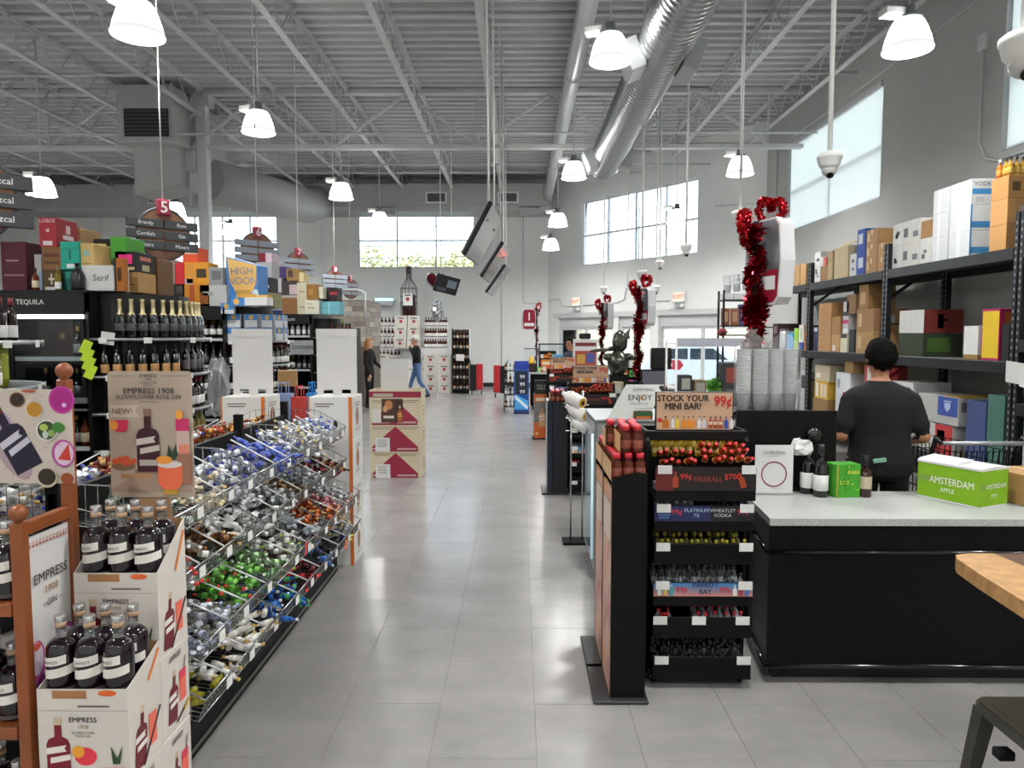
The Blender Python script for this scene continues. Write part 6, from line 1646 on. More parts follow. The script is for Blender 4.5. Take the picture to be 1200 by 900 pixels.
NMS = {id(CHAMP): 'champagne_bottle', id(GOLDCH): 'champagne_bottle', id(WTAN): 'wine_bottle', id(WRED): 'wine_bottle', id(WDRK): 'wine_bottle', id(WSTR): 'wine_bottle', id(LQA): 'liquor_bottle', id(LQC): 'liquor_bottle', id(LQB): 'liquor_bottle'}
def shelf_bottle(me, x, y, z, label, group, s=1.0):
    s = s if NMS[id(me)] == 'champagne_bottle' else s * .88
    return tag(ob(NMS[id(me)], me, None, (x, y, z), (0, 0, random.uniform(0, 6)), s), label, 'bottle', group)

SHB = M('shelf_black', '#0b0b0c', .42, .0, var=.06)
SHW = M('shelf_edge_white', '#c4c6c8', .4, .2, var=.03)
def gondola(x0, x1, y0, y1, top, label, header, hx, shelves=(1.65, 1.3, .95, .6, .2)):
    """straight run facing the camera: x1 is the end by the main aisle"""
    t = thing('shelving_run', label, 'shelving', (0, 0, 0), 0, 'black shelving runs')
    MB().box(x0, x1, (y0 + y1) / 2 - .02, (y0 + y1) / 2 + .02, 0, top - .02).build('spine_panel', SHB, t)
    MB().box(x0, x1, y0, y1, 0, .16).build('plinth', SHB, t)
    MB().bev(x0, x1, y0, y1, top - .02, top, .003).build('top_board', SHB, t)
    MB().box(x0, x1, y0, y0 + .02, top - .17, top - .02).build('header_board', SHB, t)
    MB().box(x1 - .03, x1, y0, y1, .16, top - .02).build('end_panel', SHB, t)
    for xx in (x0 + (x1 - x0) * k / 4 for k in range(1, 4)): MB().box(xx - .015, xx + .015, y0 + .05, y1 - .05, .16, top - .02).build('divider', SHB, t)
    for z in shelves:
        s = MB().box(x0, x1 - .03, y0 + .02, (y0 + y1) / 2 - .02, z - .025, z).build('shelf_board', SHB, t)
        MB().box(x0, x1 - .03, y0 + .012, y0 + .02, z - .03, z + .004).build('price_rail', SHW, s)
    if header: letter(t, header, .055, CM('#d8d8d4', .5, var=0), (hx, y0 - .002, top - .095), bold=.01)
    return t
def endcap(cx, cy, r, top, label, levels, panel_r=.34):
    """half-round end display facing the main aisle"""
    t = thing('endcap_display', label, 'display', (cx, cy, 0), 0, 'half-round end displays')
    def arc(rr, n=18, a0=-90, a1=90): return [(rr * math.cos(R(a0 + (a1 - a0) * i / n)), rr * math.sin(R(a0 + (a1 - a0) * i / n))) for i in range(n + 1)]
    MB().prism(arc(panel_r), .12, top, 'z').build('core_panel', SHB, t)
    MB().prism(arc(r * .95), 0, .14, 'z').build('plinth', SHB, t)
    for z in levels:
        s = MB().prism(arc(r), z - .022, z, 'z').build('curved_shelf', SHB, t)
        MB().tube([(q[0], q[1], z - .01) for q in arc(r + .006)], .014, 6).build('price_rail', STS, s)
        for k in range(5):
            a_ = R(-80 + 32 * k + random.uniform(-6, 6)); q = (r + .022)
            m = MB().box(-.03, .03, -.001, .001, -.03, .015); m.xf(Matrix.Translation((q * math.cos(a_), q * math.sin(a_), z - .01)) @ Matrix.Rotation(a_ + PI / 2, 4, 'Z')); m.build('price_tag', M('price_tag_white'), s)
    return t
def arc_bottles(cx, cy, r, z, me, a0, a1, label, group, step=.088, rows=1, s=1.0):
    for k in range(rows):
        rr = r - .055 - .085 * k; n = max(1, int(R(a1 - a0) * rr / step))
        for i in range(n):
            a_ = R(a0 + (a1 - a0) * (i + .5) / n); shelf_bottle(me, cx + rr * math.cos(a_), cy + rr * math.sin(a_), z + .001, label, group, s)

# --- tequila run and its end display
g1 = gondola(-8.2, -3.4, 5.72, 6.98, 2.15, 'black shelving run with lit locked TEQUILA cabinet', 'TEQUILA', -3.86, (1.62, 1.28, .9, .5))
MB().box(-4.2, -3.43, 5.694, 5.716, 1.925, 1.955).build('light_strip', M('cool_tube', '#eafaf4', .3, var=0, emit=5.0), g1)
for a_, b_ in ((-4.7, -4.04), (-4.03, -3.43)):
    dd = MB(); dd.box(a_, a_ + .03, 5.70, 5.72, 1.3, 1.98); dd.box(b_ - .03, b_, 5.70, 5.72, 1.3, 1.98); dd.box(a_ + .03, b_ - .03, 5.70, 5.72, 1.3, 1.33); dd.box(a_ + .03, b_ - .03, 5.70, 5.72, 1.95, 1.98)
    dd = dd.build('cabinet_door', SHB, g1); MB().box(a_ + .03, b_ - .03, 5.708, 5.712, 1.33, 1.95).build('pane', GLASS, dd)
MB().box(-4.7, -3.43, 5.69, 5.72, 1.255, 1.3).build('steel_sill', STS, g1); MB().box(-4.7, -3.43, 5.695, 5.72, 1.195, 1.21).build('steel_sill', STS, g1)
carton(-3.77, 5.95, 1.622, .28, .12, .29, '#2a1412', 'dark brown gift box with small crest inside the locked cabinet', 0, prints=(('f', .6, .5, .75, .65, '#7a5a34'),))
shelf_bottle(LQB, -3.575, 5.86, 1.622, 'gold-topped dark bottle inside the locked cabinet beside the gift box', 'bottles in the locked cabinet'); shelf_bottle(GOLDCH, -3.49, 5.86, 1.622, 'gold-foiled bottle at the corner inside the locked cabinet', 'bottles in the locked cabinet')
for i in range(3): shelf_bottle((LQB, LQC, LQB)[i], -3.85 + .13 * i, 5.86, 1.281, ('dark bottle low in the locked cabinet, first', 'frosted bottle low in the locked cabinet', 'dark bottle low in the locked cabinet, beside the frosted one')[i], 'bottles in the locked cabinet')
for i in range(9): carton(-4.13, 5.62 - .003 * i, 1.3 + .042 * i, .2, .14, .04, '#c4c4bc', 'flat white pack in the stack before the locked cabinet, number %s from the bottom' % ('one', 'two', 'three', 'four', 'five', 'six', 'seven', 'eight', 'nine')[i], random.uniform(-.04, .04))
sp = thing('pack_stand', 'small black stand before the locked cabinet carrying flat packs', 'stand', (-4.13, 5.61, 0)); MB().bev(-.12, .12, -.08, .07, 1.27, 1.298, .003).build('stand_top', SHB, sp); MB().bev(-.03, .03, -.03, .03, .02, 1.27, .003).build('stand_post', SHB, sp); MB().bev(-.12, .12, -.08, .07, 0, .02, .003).build('stand_foot', SHB, sp)
for i in range(8):
    shelf_bottle((LQC, LQB, LQA, LQC)[i % 4], -3.95 + .07 * i, 5.84, .901, '%s on the shelf below the locked cabinet' % ('frosted bottle', 'black bottle', 'amber bottle', 'frosted bottle')[i % 4], '%s below the locked cabinet' % ('frosted bottles', 'black bottles', 'amber bottles', 'frosted bottles')[i % 4])
for i in range(4): tag(MB().box(-.035, .035, 0, .002, -.11, 0).build('neon_tag', CM('#b8d832', .5), None, (-3.395 + .012 * i, 5.705 - .004 * i, 1.75 - .065 * i), (0, R(25), .25)), 'neon yellow paper tag hanging at the cabinet corner, %s of four' % ('highest', 'second', 'third', 'lowest')[i], 'tag', 'neon tags at the cabinet corner')
lv1 = (1.77, 1.47, 1.17, .87, .55, .25)
endcap(-3.396, 6.35, .62, 2.13, 'half-round end display of sparkling bottles beside the tequila cabinet', lv1, .47)
arc_bottles(-3.42, 6.35, .62, 1.77, CHAMP, -72, 60, 'foil-topped sparkling bottle on the highest shelf of the tequila end display', 'sparkling bottles on the tequila end display', .08, 1)
arc_bottles(-3.42, 6.35, .62, 1.47, WTAN, -85, -20, 'tan-label dark wine on the second shelf of the tequila end display', 'tan-label wines')
arc_bottles(-3.42, 6.35, .62, 1.47, WDRK, -18, 50, 'dark-label wine on the second shelf of the tequila end display', 'dark wines on the second shelf of the tequila end')
for z, me, nm in ((1.17, WRED, 'red-foiled wine'), (.87, WSTR, 'straw-coloured wine'), (.55, WDRK, 'dark wine')):
    arc_bottles(-3.42, 6.35, .62, z, me, -70, 45, '%s low on the tequila end display' % nm, '%ss low on the tequila end' % nm)
tag(MB().box(-.05, .05, 0, .002, 0, .1).build('price_sheet', M('white_paper'), None, (-3.27, 5.735, 1.72), (0, R(8), R(14))), 'small white price sheet on the sparkling shelf rail', 'price card')

# --- nearest run at the frame edge
gondola(-8.2, -3.65, 3.9, 4.9, 1.5, 'low black shelving run at the left edge of the view', None, 0, (1.1, .7, .2))
endcap(-3.646, 4.42, .6, 1.72, 'half-round end display of wines at the left edge of the view', (1.76, 1.48, 1.15, .8, .4), .3)
arc_bottles(-3.68, 4.42, .6, 1.76, WRED, -88, 10, 'red-foiled wine on the highest shelf at the left frame edge', 'red wines at the frame edge')
arc_bottles(-3.68, 4.42, .6, 1.48, WSTR, -88, -5, 'straw wine with white label on the second shelf at the left frame edge', 'straw wines at the frame edge')
arc_bottles(-3.68, 4.42, .6, 1.15, WRED, -80, 10, 'red-foiled wine low on the shelf at the left frame edge', 'low red wines at the frame edge')
m = MB(); pr = [(.03, 0)]
for i in range(18): q = .05 + i * .012; pr += [(.038, q), (.04, q + .003), (.038, q + .006)]
tag(MB().lathe(pr, 14).build('cup_stack', CM('#8a9422', .4), None, (-3.14, 4.37, 1.482)), 'stack of yellow-green cups beside the straw wines', 'cup stack')

# --- sparkling run, its end display, the blue seltzer display
gondola(-9.2, -3.62, 8.92, 10.2, 2.15, 'black shelving run headed SPARKLING WINES', 'SPARKLING WINES', -4.15, (1.75, 1.42, 1.1, .75, .4))
for z, me, nm in ((1.75, GOLDCH, 'gold-foiled champagne on the highest sparkling-run shelf'), (1.42, WDRK, 'dark wine on the second sparkling-run shelf'), (1.1, WRED, 'red-foiled wine on the third sparkling-run shelf'), (.75, LQB, 'black bottle on the fourth sparkling-run shelf'), (.4, LQC, 'frosted bottle on the lowest sparkling-run shelf')):
    for i in range(7): shelf_bottle(me, -4.28 + .095 * i, 9.02, z + .001, nm, nm.split(' on the')[0] + 's on the ' + nm.split(' on the ')[1])
lv2 = (1.72, 1.42, 1.1, .78, .45)
endcap(-3.616, 9.56, .6, 2.149, 'half-round end display with white and blue packs at the sparkling run', lv2, .36)
for z in (1.42, 1.1, .78):
    arc_bottles(-3.64, 9.56, .6, z, WRED, -88, 55, 'red-foiled white-label wine on the %s shelf of the sparkling end display' % {1.42: 'second', 1.1: 'third', .78: 'fourth'}[z], 'white-label wines, %s shelf of sparkling end' % {1.42: 'second', 1.1: 'third', .78: 'fourth'}[z], .085, 2 if z > 1.2 else 1)
PK = [('#3f84c8', '#d8a040'), ('#4a8cd0', '#d09a48')]
k = 0
for lvl, zz in enumerate((1.722, 1.89)):
    for i in range(7):
        a_ = R(-80 + 21 * i); x, y = -3.64 + .5 * math.cos(a_), 9.56 + .5 * math.sin(a_)
        o = carton(x, y, zz, .15, .12, .165, '#cfd4d8', 'white seltzer pack with blue band on the sparkling end display, %s level, place %s' % (('lower', 'upper')[lvl], ('one', 'two', 'three', 'four', 'five', 'six', 'seven')[i]), a_ + PI / 2, 'white and blue seltzer packs')
        a = face_art('f', .15, .12, .165); a.rect(0, .09, .15, .165, '#3f86c8'); a.ell(.075, .125, .03, .03, '#d8a850', 14); a.build(o)
o = carton(-3.6, 9.0, 2.06 - .005, .15, .14, .13, '#c8ccd0', 'single white and blue pack leaning under the blue display', .2); a = face_art('f', .15, .14, .13); a.rect(0, .05, .15, .13, '#3f86c8'); a.ell(.06, .09, .03, .03, '#d8a850', 14); a.build(o)
hn = thing('seltzer_display', 'big blue and golden cardboard seltzer box display above the sparkling run', 'display', (-3.42, 9.15, 2.152), R(-12))
MB().prism([(-.22, .0), (.22, 0), (.22, .5), (-.22, .62)], -.1, .12, 'y').build('display_box', CM('#3f7fc4', .5), hn)
a = Art((-.22, -.1, 0), (1, 0, 0), (0, 0, 1)); a.poly([(.02, .6), (.42, .5), (.42, .3), (.36, .18), (.26, .12), (.14, .16), (.05, .3)], '#d8ac62'); a.ell(.4, .14, .045, .07, '#b8cce0'); a.rect(.13, .03, .32, .14, '#b4c4d4'); a.rect(.13, .15, .33, .2, '#b08a40'); a.build(hn)
letter(hn, 'HIGH', .13, CM('#7a7f96', .5, var=0), (.0, -.105, .43), bold=.01); letter(hn, 'NOON', .13, CM('#7a7f96', .5, var=0), (.01, -.105, .31), bold=.01)
a = Art((-.22, .12, 0), (0, -1, 0), (0, 0, 1)); a.rect(.05, .08, .17, .5, '#5a94d0'); a.build(hn, 'side_print')
ty = thing('seltzer_tray', 'blue and white cardboard tray jutting from the seltzer display', 'tray', (-3.28, 8.98, 2.152), R(-10)); MB().bev(-.23, .24, -.1, .05, 0, .1, .003).build('tray_body', M('white_card'), ty)
a = Art((-.23, -.1, 0), (1, 0, 0), (0, 0, 1)); a.rect(0, 0, .17, .1, '#3f7fc4'); a.ell(.06, .05, .04, .04, '#d8a850'); a.build(ty)
carton(-3.36, 8.97, 2.253, .2, .1, .045, '#c89a40', 'flat golden card pack lying on the blue tray', .2); carton(-3.14, 8.95, 2.253, .18, .09, .03, '#c8a050', 'thin golden card strip lying on the blue tray end', -.25)
# clear bag hanging beside the header card
m = MB().tube([(0, 0, .55), (.01, 0, .45), (0, 0, .25), (-.02, 0, .05), (0, 0, 0)], [.05, .1, .1, .08, .03], 16)
m.v = [(x + random.uniform(-.03, .03), y * .5 + random.uniform(-.03, .03), z + random.uniform(-.03, .03)) for x, y, z in m.v]; m.s = [False] * len(m.s)
tag(m.build('plastic_bag', M('milky_bag', '#dfe2e3', .25, trans=.55, var=.1, scale=14), None, (-3.0, 7.2, 1.0)), 'crumpled milky plastic bag hanging beside the blank card', 'bag')
hk = MB().tube([(-3.0, 7.2, 1.54), (-3.0, 7.2, 0.0)], .008, 6); tag(hk.build('bag_post', SHB), 'thin black post holding the crumpled plastic bag', 'post')

# --- cooler run farther on
gondola(-9.2, -3.55, 12.42, 13.7, 2.15, 'black shelving run with coolers and white-capped bottles', 'COOLERS', -3.95, (1.78, 1.48, 1.2, .9, .5))
for z, me, nm in ((1.78, LQC, 'frosted white-capped bottle on the highest cooler-run shelf'), (1.48, WDRK, 'dark wine on the second cooler-run shelf'), (1.2, LQB, 'black bottle on the third cooler-run shelf')):
    for i in range(7): shelf_bottle(me, -4.2 + .1 * i, 12.5, z + .001, nm, nm.split(' on the')[0] + 's on the ' + nm.split(' on the ')[1])
endcap(-3.546, 13.06, .58, 2.08, 'half-round end display of bottles at the cooler run', (1.75, 1.45, 1.15, .85, .5), .34)
for z, me, nm in ((1.75, LQA, 'amber bottle'), (1.45, LQC, 'frosted bottle'), (1.15, WRED, 'red-foiled wine'), (.85, LQA, 'amber bottle')):
    arc_bottles(-3.57, 13.06, .58, z, me, -60, 60, '%s on the cooler end display, shelf %s' % (nm, {1.75: 'one', 1.45: 'two', 1.15: 'three', .85: 'four'}[z]), '%ss on cooler end shelf %s' % (nm, {1.75: 'one', 1.45: 'two', 1.15: 'three', .85: 'four'}[z]), .1)
cs_ = thing('shelf_sign', 'grey COOLERS sign on the shelf edge beside the second blank card', 'sign', (-3.72, 12.4, 1.46)); MB().box(-.2, .2, 0, .01, 0, .24).build('board', CM('#8f9496', .5), cs_); letter(cs_, 'COOLERS', .085, INK, (0.02, -.003, .12), bold=.01)
st_ = thing('sale_table', 'small black display table between the blank cards', 'table', (-2.55, 8.3, 0)); MB().bev(-.4, .3, -.2, .25, .78, .82, .004).build('table_top', SHB, st_)
for q in ((-.36, -.16), (.26, -.16), (-.36, .21), (.26, .21)): MB().bev(q[0] - .02, q[0] + .02, q[1] - .02, q[1] + .02, 0, .78, .003).build('leg', SHB, st_)
def tote(x, y, z, w, h, c, lab, kind='bag'):
    t = thing('tote_bag', lab, kind, (x, y, z)); MB().prism([(-w/2 * .9, 0), (w/2 * .9, 0), (w/2, h), (-w/2, h)], -.06, .06, 'y').build('bag_body', CM(c, .7, var=.1), t)
    for s in (-.05, .05): MB().tube([(-w * .22, s, h - .01), (-w * .2, s, h + .12), (w * .2, s, h + .12), (w * .22, s, h - .01)], .008, 6).build('handle', CM(c, .7, var=.1), t)
tote(-2.5, 8.22, .83, .16, .26, '#c84038', 'coral red tote bag on the small display table'); tote(-2.38, 8.3, .83, .1, .3, '#2a86c8', 'bright blue tote bag on the small display table'); tote(-2.68, 8.22, .83, .2, .3, '#8a9cc0', 'pale blue wrapped bag on the small display table')
carton(-2.7, 8.44, 1.2, .2, .2, .18, '#a37e52', 'kraft carton raised behind the pale blue bag', .2); sp = thing('carton_stand', 'thin black stand under the raised kraft carton', 'stand', (-2.7, 8.44, .82)); MB().bev(-.1, .1, -.03, .03, 0, .378, .003).build('stand_body', SHB, sp)
carton(-2.5, 8.3, .0, .3, .25, .3, '#1c2434', 'dark navy carton on the floor under the display table')
# --- loose bottles on the tequila run
for x, y, me, lab in ((-3.84, 5.77, LQA, 'amber bottle with tall neck standing on the tequila shelf top'), (-3.66, 5.77, WSTR, 'yellowish bottle standing before the teal carton on the shelf top')): shelf_bottle(me, x, y, 2.151, lab, None, .72)
tag(MB().lathe([(.045, 0), (.05, .02), (.05, .12), (.03, .16), (.016, .17), (.016, .2), (.02, .2), (.02, .215)], 14).build('ceramic_jug', CM('#1e1a1e', .3), None, (-3.5, 5.765, 2.151)), 'round black jug standing on the tequila shelf top', 'jug')
carton(-4.043, 5.97, 2.15, 0.199, 0.3, 0.39, '#4a1626', 'wine-red shrink-wrapped carton on the tequila shelf top', 0, None, (('f', .1, .3, .9, .34, '#8a5a64'), ('f', .2, .6, .7, .63, '#a88088')), ())
carton(-3.914, 6.07, 2.15, 0.056, 0.3, 0.3, '#8fa4c0', 'pale blue and white carton behind the amber bottle', 0, None, (('f', 0, .5, 1, 1, '#b8b8b0'),), ())
carton(-3.738, 5.95, 2.15, 0.151, 0.26, 0.17, '#4a3a16', 'olive-gold carton with a white cross beside amber bottle', 0, None, (('f', .42, .3, .5, .8, '#d0ccbc'), ('f', .3, .5, .62, .6, '#d0ccbc'), ('f', .1, 0, .9, .18, '#c8c8c4')), ())
carton(-3.738, 5.95, 2.32, 0.151, 0.26, 0.18, '#7a5430', 'brown carton under the red stag carton', 0, None, (('f', .1, .55, .9, .7, '#5a2c1c'), ('f', .1, .25, .9, .35, '#4a3018')), ())
carton(-3.759, 5.96, 2.5, 0.137, 0.28, 0.23, '#9a2a34', 'red carton with white script, topmost on the tequila shelf', 0, None, (('f', .2, .05, .75, .2, '#d0c8c8'), ('f', .4, .5, .6, .62, '#c89aa0'), ('r', .3, .3, .8, .45, '#e0c0c4'), ('r', .45, .5, .65, .8, '#d8b0b4')), (('f', 'LOBOS', .5, .88, .04, '#e0c8c8'),))
carton(-3.588, 5.96, 2.32, 0.151, 0.28, 0.22, '#1f9a86', 'teal carton beside the red topmost carton', 0, None, (('f', .45, .35, .55, .7, '#0f5a50'), ('f', .3, .05, .85, .2, '#d0d8d4'), ('f', 0, .72, 1, .74, '#0f6a5c')), ())
carton(-3.6, 5.97, 2.15, 0.137, 0.26, 0.17, '#1c6a60', 'dark teal carton below the teal one', 0, None, (('f', .2, .6, .9, .9, '#2f9a8a'),), ())
carton(-3.466, 5.98, 2.32, 0.117, 0.28, 0.21, '#c2a468', 'straw yellow carton with pale emblem beside the teal one', 0, None, (('f', .3, .5, .7, .75, '#8fb09a'), ('f', .2, .2, .8, .25, '#8a7440')), ())
carton(-3.361, 5.92, 2.15, 0.252, 0.24, 0.2, '#cfd0d0', 'white carton with black script on the tequila shelf edge', 0, None, (('r', .2, .4, .8, .55, '#2a2a2a'),), (('f', 'Serif', .6, .5, .07, '#2a2a2c'),))
carton(-3.499, 6.22, 2.41, 0.144, 0.2, 0.19, '#1c1c1a', 'black carton with golden round emblem above the white one', 0, None, (('f', .25, .2, .75, .8, '#a89248'), ('f', .35, .32, .65, .68, '#2a2a24')), ())
carton(-3.492, 6.22, 2.15, 0.158, 0.2, 0.26, '#6f7a20', 'olive green carton under the emblem carton', 0, None, (), ())
carton(-3.335, 6.22, 2.41, 0.129, 0.3, 0.2, '#4a9a34', 'bright green carton behind the tequila shelf row', 0, None, (), ())
carton(-3.204, 5.855, 2.15, 0.082, 0.07, 0.26, '#a8641c', 'orange and black printed carton under the bright green one', 0, None, (('f', 0, 0, .3, 1, '#1c1812'), ('f', .4, .3, .8, .7, '#4a2a10')), ())
carton(-3.275, 6.22, 2.32, 0.175, 0.3, 0.17, '#1e1e20', 'black carton with hot pink sticker at the shelf corner', 0, None, (('f', .15, .4, .8, .85, '#e02a80'), ('f', .4, .1, .9, .25, '#c8b880'), ('r', .2, .6, .8, .8, '#c87060'), ('r', .3, .1, .7, .4, '#b0a478')), ())
carton(-3.268, 6.22, 2.15, 0.175, 0.3, 0.17, '#b58e58', 'kraft carton carrying the pink-stickered black carton', 0, None, (('f', .2, .35, .8, .42, '#6a4a24'),), (('f', 'RX', .5, .62, .05, '#5a3c1c'),))
carton(-3.357, 6.77, 2.15, 0.14, 0.3, 0.34, '#6a4a28', 'flat brown carton behind the aisle sign', 0, None, (), ())
carton(-3.756, 6.32, 2.15, 0.094, 0.3, 0.55, '#a07c50', 'small kraft carton peeking behind the red carton', 0, None, (), ())
carton(-4.294, 9.15, 2.15, 0.265, 0.3, 0.27, '#1c1a1a', 'black carton under the red and grey cartons on the sparkling shelf', 0, None, (('f', .7, .6, 1, .95, '#3a3634'),), ())
carton(-4.331, 9.15, 2.42, 0.148, 0.3, 0.3, '#8a8478', 'grey carton with rosy label on the sparkling shelf', 0, None, (('f', .1, .55, .9, .85, '#b06a70'),), ())
carton(-4.184, 9.14, 2.42, 0.106, 0.32, 0.26, '#b8242c', 'plain red carton beside the orange cartons', 0, None, (), ())
carton(-3.986, 9.15, 2.15, 0.307, 0.3, 0.27, '#c07a1a', 'orange carton with bottle print, lower one', 0, None, (('f', .2, .05, .4, .95, '#a0481c'), ('f', .6, .1, .95, .6, '#8a4a14')), ())
carton(-3.986, 9.15, 2.42, 0.307, 0.3, 0.27, '#d08e1e', 'orange carton with dark eagle print, upper one', 0, None, (('f', .1, .05, .4, .95, '#c88a38'), ('f', .5, .3, .9, .7, '#3a3020'), ('f', 0, 0, .35, .25, '#c0bcb4')), ())
carton(-4.078, 9.2, 2.69, 0.192, 0.3, 0.19, '#c84a26', 'orange-red carton topping the orange cartons', 0, None, (('f', 0, .55, 1, .8, '#c8a898'),), ())
carton(-3.785, 9.15, 2.15, 0.328, 0.3, 0.26, '#b4b6b6', 'grey-white carton with round crest beside the blue display', 0, None, (('r', .2, .2, .9, .9, '#d4d4d2'), ('f', .1, .5, .5, .7, '#9a9c9c')), ())
carton(-3.748, 9.14, 2.41, 0.169, 0.28, 0.22, '#8f9294', 'grey patterned carton on the crest carton', 0, None, (('f', .2, .3, .9, .8, '#6a6c6e'),), ())
carton(-3.337, 9.75, 2.15, 0.215, 0.3, 0.2, '#8f8a5c', 'pale olive carton past the blue tray', 0, None, (), ())
carton(-3.366, 9.75, 2.35, 0.181, 0.3, 0.2, '#2a2826', 'dark carton with white label past the blue display', 0, None, (('f', .1, .3, .9, .5, '#c8c4bc'),), ())
carton(-3.354, 9.75, 2.55, 0.203, 0.3, 0.2, '#a9a9a6', 'grey carton with face print past the blue display', 0, None, (('f', .3, .3, .6, .7, '#6a6a68'),), ())
carton(-3.377, 9.75, 2.75, 0.09, 0.3, 0.12, '#7a1c28', 'little maroon carton on the face-print carton', 0, None, (), ())
carton(-3.292, 9.75, 2.75, 0.079, 0.3, 0.12, '#c8b4ba', 'little pinkish carton beside the maroon one', 0, None, (), ())
carton(-4.169, 12.675, 2.15, 0.191, 0.35, 0.3, '#9a9ca2', 'silver carton with navy base, lower of two', 0, None, (('f', 0, 0, 1, .22, '#1c2c5c'),), ())
carton(-4.169, 12.675, 2.4499999999999997, 0.191, 0.35, 0.32, '#a4a6aa', 'silver carton with navy base, upper of two', 0, None, (('f', 0, 0, 1, .22, '#1c2c5c'), ('f', .3, .5, .7, .8, '#7a7c80')), ())
carton(-3.941, 12.675, 2.15, 0.265, 0.35, 0.28, '#8a6038', 'brown carton on the cooler shelf top', 0, None, (), ())
carton(-3.941, 12.675, 2.4299999999999997, 0.265, 0.35, 0.28, '#3a3432', 'dark carton with pink flash above the brown one', 0, None, (('f', .5, .2, 1, .8, '#c0a8ac'), ('f', 0, 0, 1, .15, '#a8a8a0')), ())
carton(-4.099, 12.775, 2.77, 0.163, 0.35, 0.2, '#382458', 'purple carton high on the cooler shelf top', 0, None, (), ())
carton(-3.906, 12.775, 2.73, 0.222, 0.35, 0.2, '#8a6c40', 'open kraft carton with dark lining high on the stack', 0, None, (('f', .1, .3, .5, .9, '#4a3028'),), ())
carton(-3.765, 12.75, 2.71, 0.089, 0.3, 0.16, '#c8b888', 'small cream carton on the high stack', 0, None, (), ())
carton(-3.728, 12.675, 2.15, 0.162, 0.35, 0.26, '#c4bfa4', 'cream carton with faint script, lower of two', 0, None, (('f', .2, .4, .8, .5, '#9a9478'),), ())
carton(-3.728, 12.675, 2.41, 0.162, 0.35, 0.28, '#c4bfa4', 'cream carton with faint script, upper of two', 0, None, (('f', .2, .4, .8, .5, '#9a9478'),), ())
carton(-3.553, 12.655, 2.15, 0.235, 0.35, 0.24, '#cfcdbc', 'white carton with gold script on the cooler shelf', 0, None, (('f', .2, .4, .7, .5, '#a89a60'), ('f', .15, .7, .6, .76, '#a89a60')), ())
carton(-3.551, 12.675, 2.4, 0.191, 0.35, 0.26, '#8f6630', 'golden brown carton above the white ones', 0, None, (('f', .2, .3, .6, .7, '#a87c40'),), ())
carton(-3.425, 12.725, 2.42, 0.089, 0.35, 0.2, '#cfcab4', 'narrow pale carton beside the golden brown one', 0, None, (), ())
carton(-3.291, 12.775, 2.15, 0.356, 0.35, 0.22, '#6fb0bc', 'turquoise gift carton at the end of the cooler shelf', 0, None, (('f', .48, 0, .52, 1, '#a8d0d4'), ('f', .1, .5, .4, .54, '#3f8894'), ('f', .6, .5, .9, .54, '#3f8894')), ())
carton(-3.32, 12.975, 2.37, 0.256, 0.35, 0.25, '#2c2022', 'dark carton with red stripe above the turquoise one', 0, None, (('f', .5, .5, 1, .7, '#a83038'),), ())

# ------------------------------------------------------------------ hanging aisle signs
BARN = M('barn_wood', '#7a5540', .65, var=.35, scale=7)
SLATE = M('slate_plaque', '#3c3f42', .5, var=.05)
def aisle_sign(x, y, z, r, rz, label, num, words, pale=False, rod=True):
    t = thing('aisle_sign', label, 'sign', (x, y, z), rz, 'round wooden aisle signs')
    disc = [(r * math.cos(2 * PI * i / 32), r * math.sin(2 * PI * i / 32)) for i in range(32)]
    d = MB().prism(disc, -.012, .012, 'y').build('wood_disc', BARN, t)
    MB().tube([(r * math.cos(2 * PI * i / 32), 0, r * math.sin(2 * PI * i / 32)) for i in range(32)], .016, 6, closed=True).build('disc_rim', SLATE, d)
    pm = M('pale_plaque', '#8f98a2', .4, var=.04) if pale else SLATE
    for s in (-1, 1):
        for i in range(3):
            for j in range(2):
                x0 = -r * 1.35 + j * r * 1.37; x1 = x0 + r * 1.3; zc = r * (.38 - .42 * i)
                p = MB().bev(x0, x1, s * .022 - .008, s * .022 + .008, zc - r * .16, zc + r * .16, .002).build('plaque', pm, t)
                w_ = words[(i * 2 + j) % len(words)]
                if w_ and not pale: letter(p, w_, r * .2, WPL, ((x0 + x1) / 2, s * .0315, zc), (PI / 2, 0, 0 if s < 0 else PI), .01)
        letter(t, num, r * .62, WPL, (0, s * .0425, r * 1.02), (PI / 2, 0, 0 if s < 0 else PI), .02)
    MB().bev(-r * .24, r * .24, -.04, .04, r * .72, r * 1.34, .012).build('number_block', CM('#a02844', .4), t)
    if rod: MB().tube([(0, 0, r * 1.33), (0, 0, 7.08 - z)], .008, 6).build('hanging_rod', WPL, t)
    return t
aisle_sign(-3.28, 4.3, 2.62, .27, R(42), 'large round wooden aisle sign cut off at the left edge', '4', ('Tequila', 'Mezcal', 'Tequila', 'Mezcal'))
aisle_sign(-3.77, 7.75, 2.86, .27, R(48), 'round wooden aisle sign with six slate plaques above the stickered carton', '5', ('Brandy', 'Rum', 'Cordials', 'Gin', 'Bitters', 'Mixers'))
aisle_sign(-3.9, 10.9, 3.05, .26, R(50), 'round aisle sign with pale plaques before the far window', '6', ('',), True)
aisle_sign(-4.05, 13.4, 3.05, .25, R(50), 'round aisle sign with pale plaques above the kraft cartons', '7', ('',), True)
aisle_sign(-4.07, 16.1, 2.98, .24, R(50), 'round aisle sign with pale plaques, second last along the aisle', '8', ('',), True)
aisle_sign(-4.25, 18.4, 2.95, .24, R(50), 'round aisle sign with pale plaques, last along the aisle', '9', ('',), True)
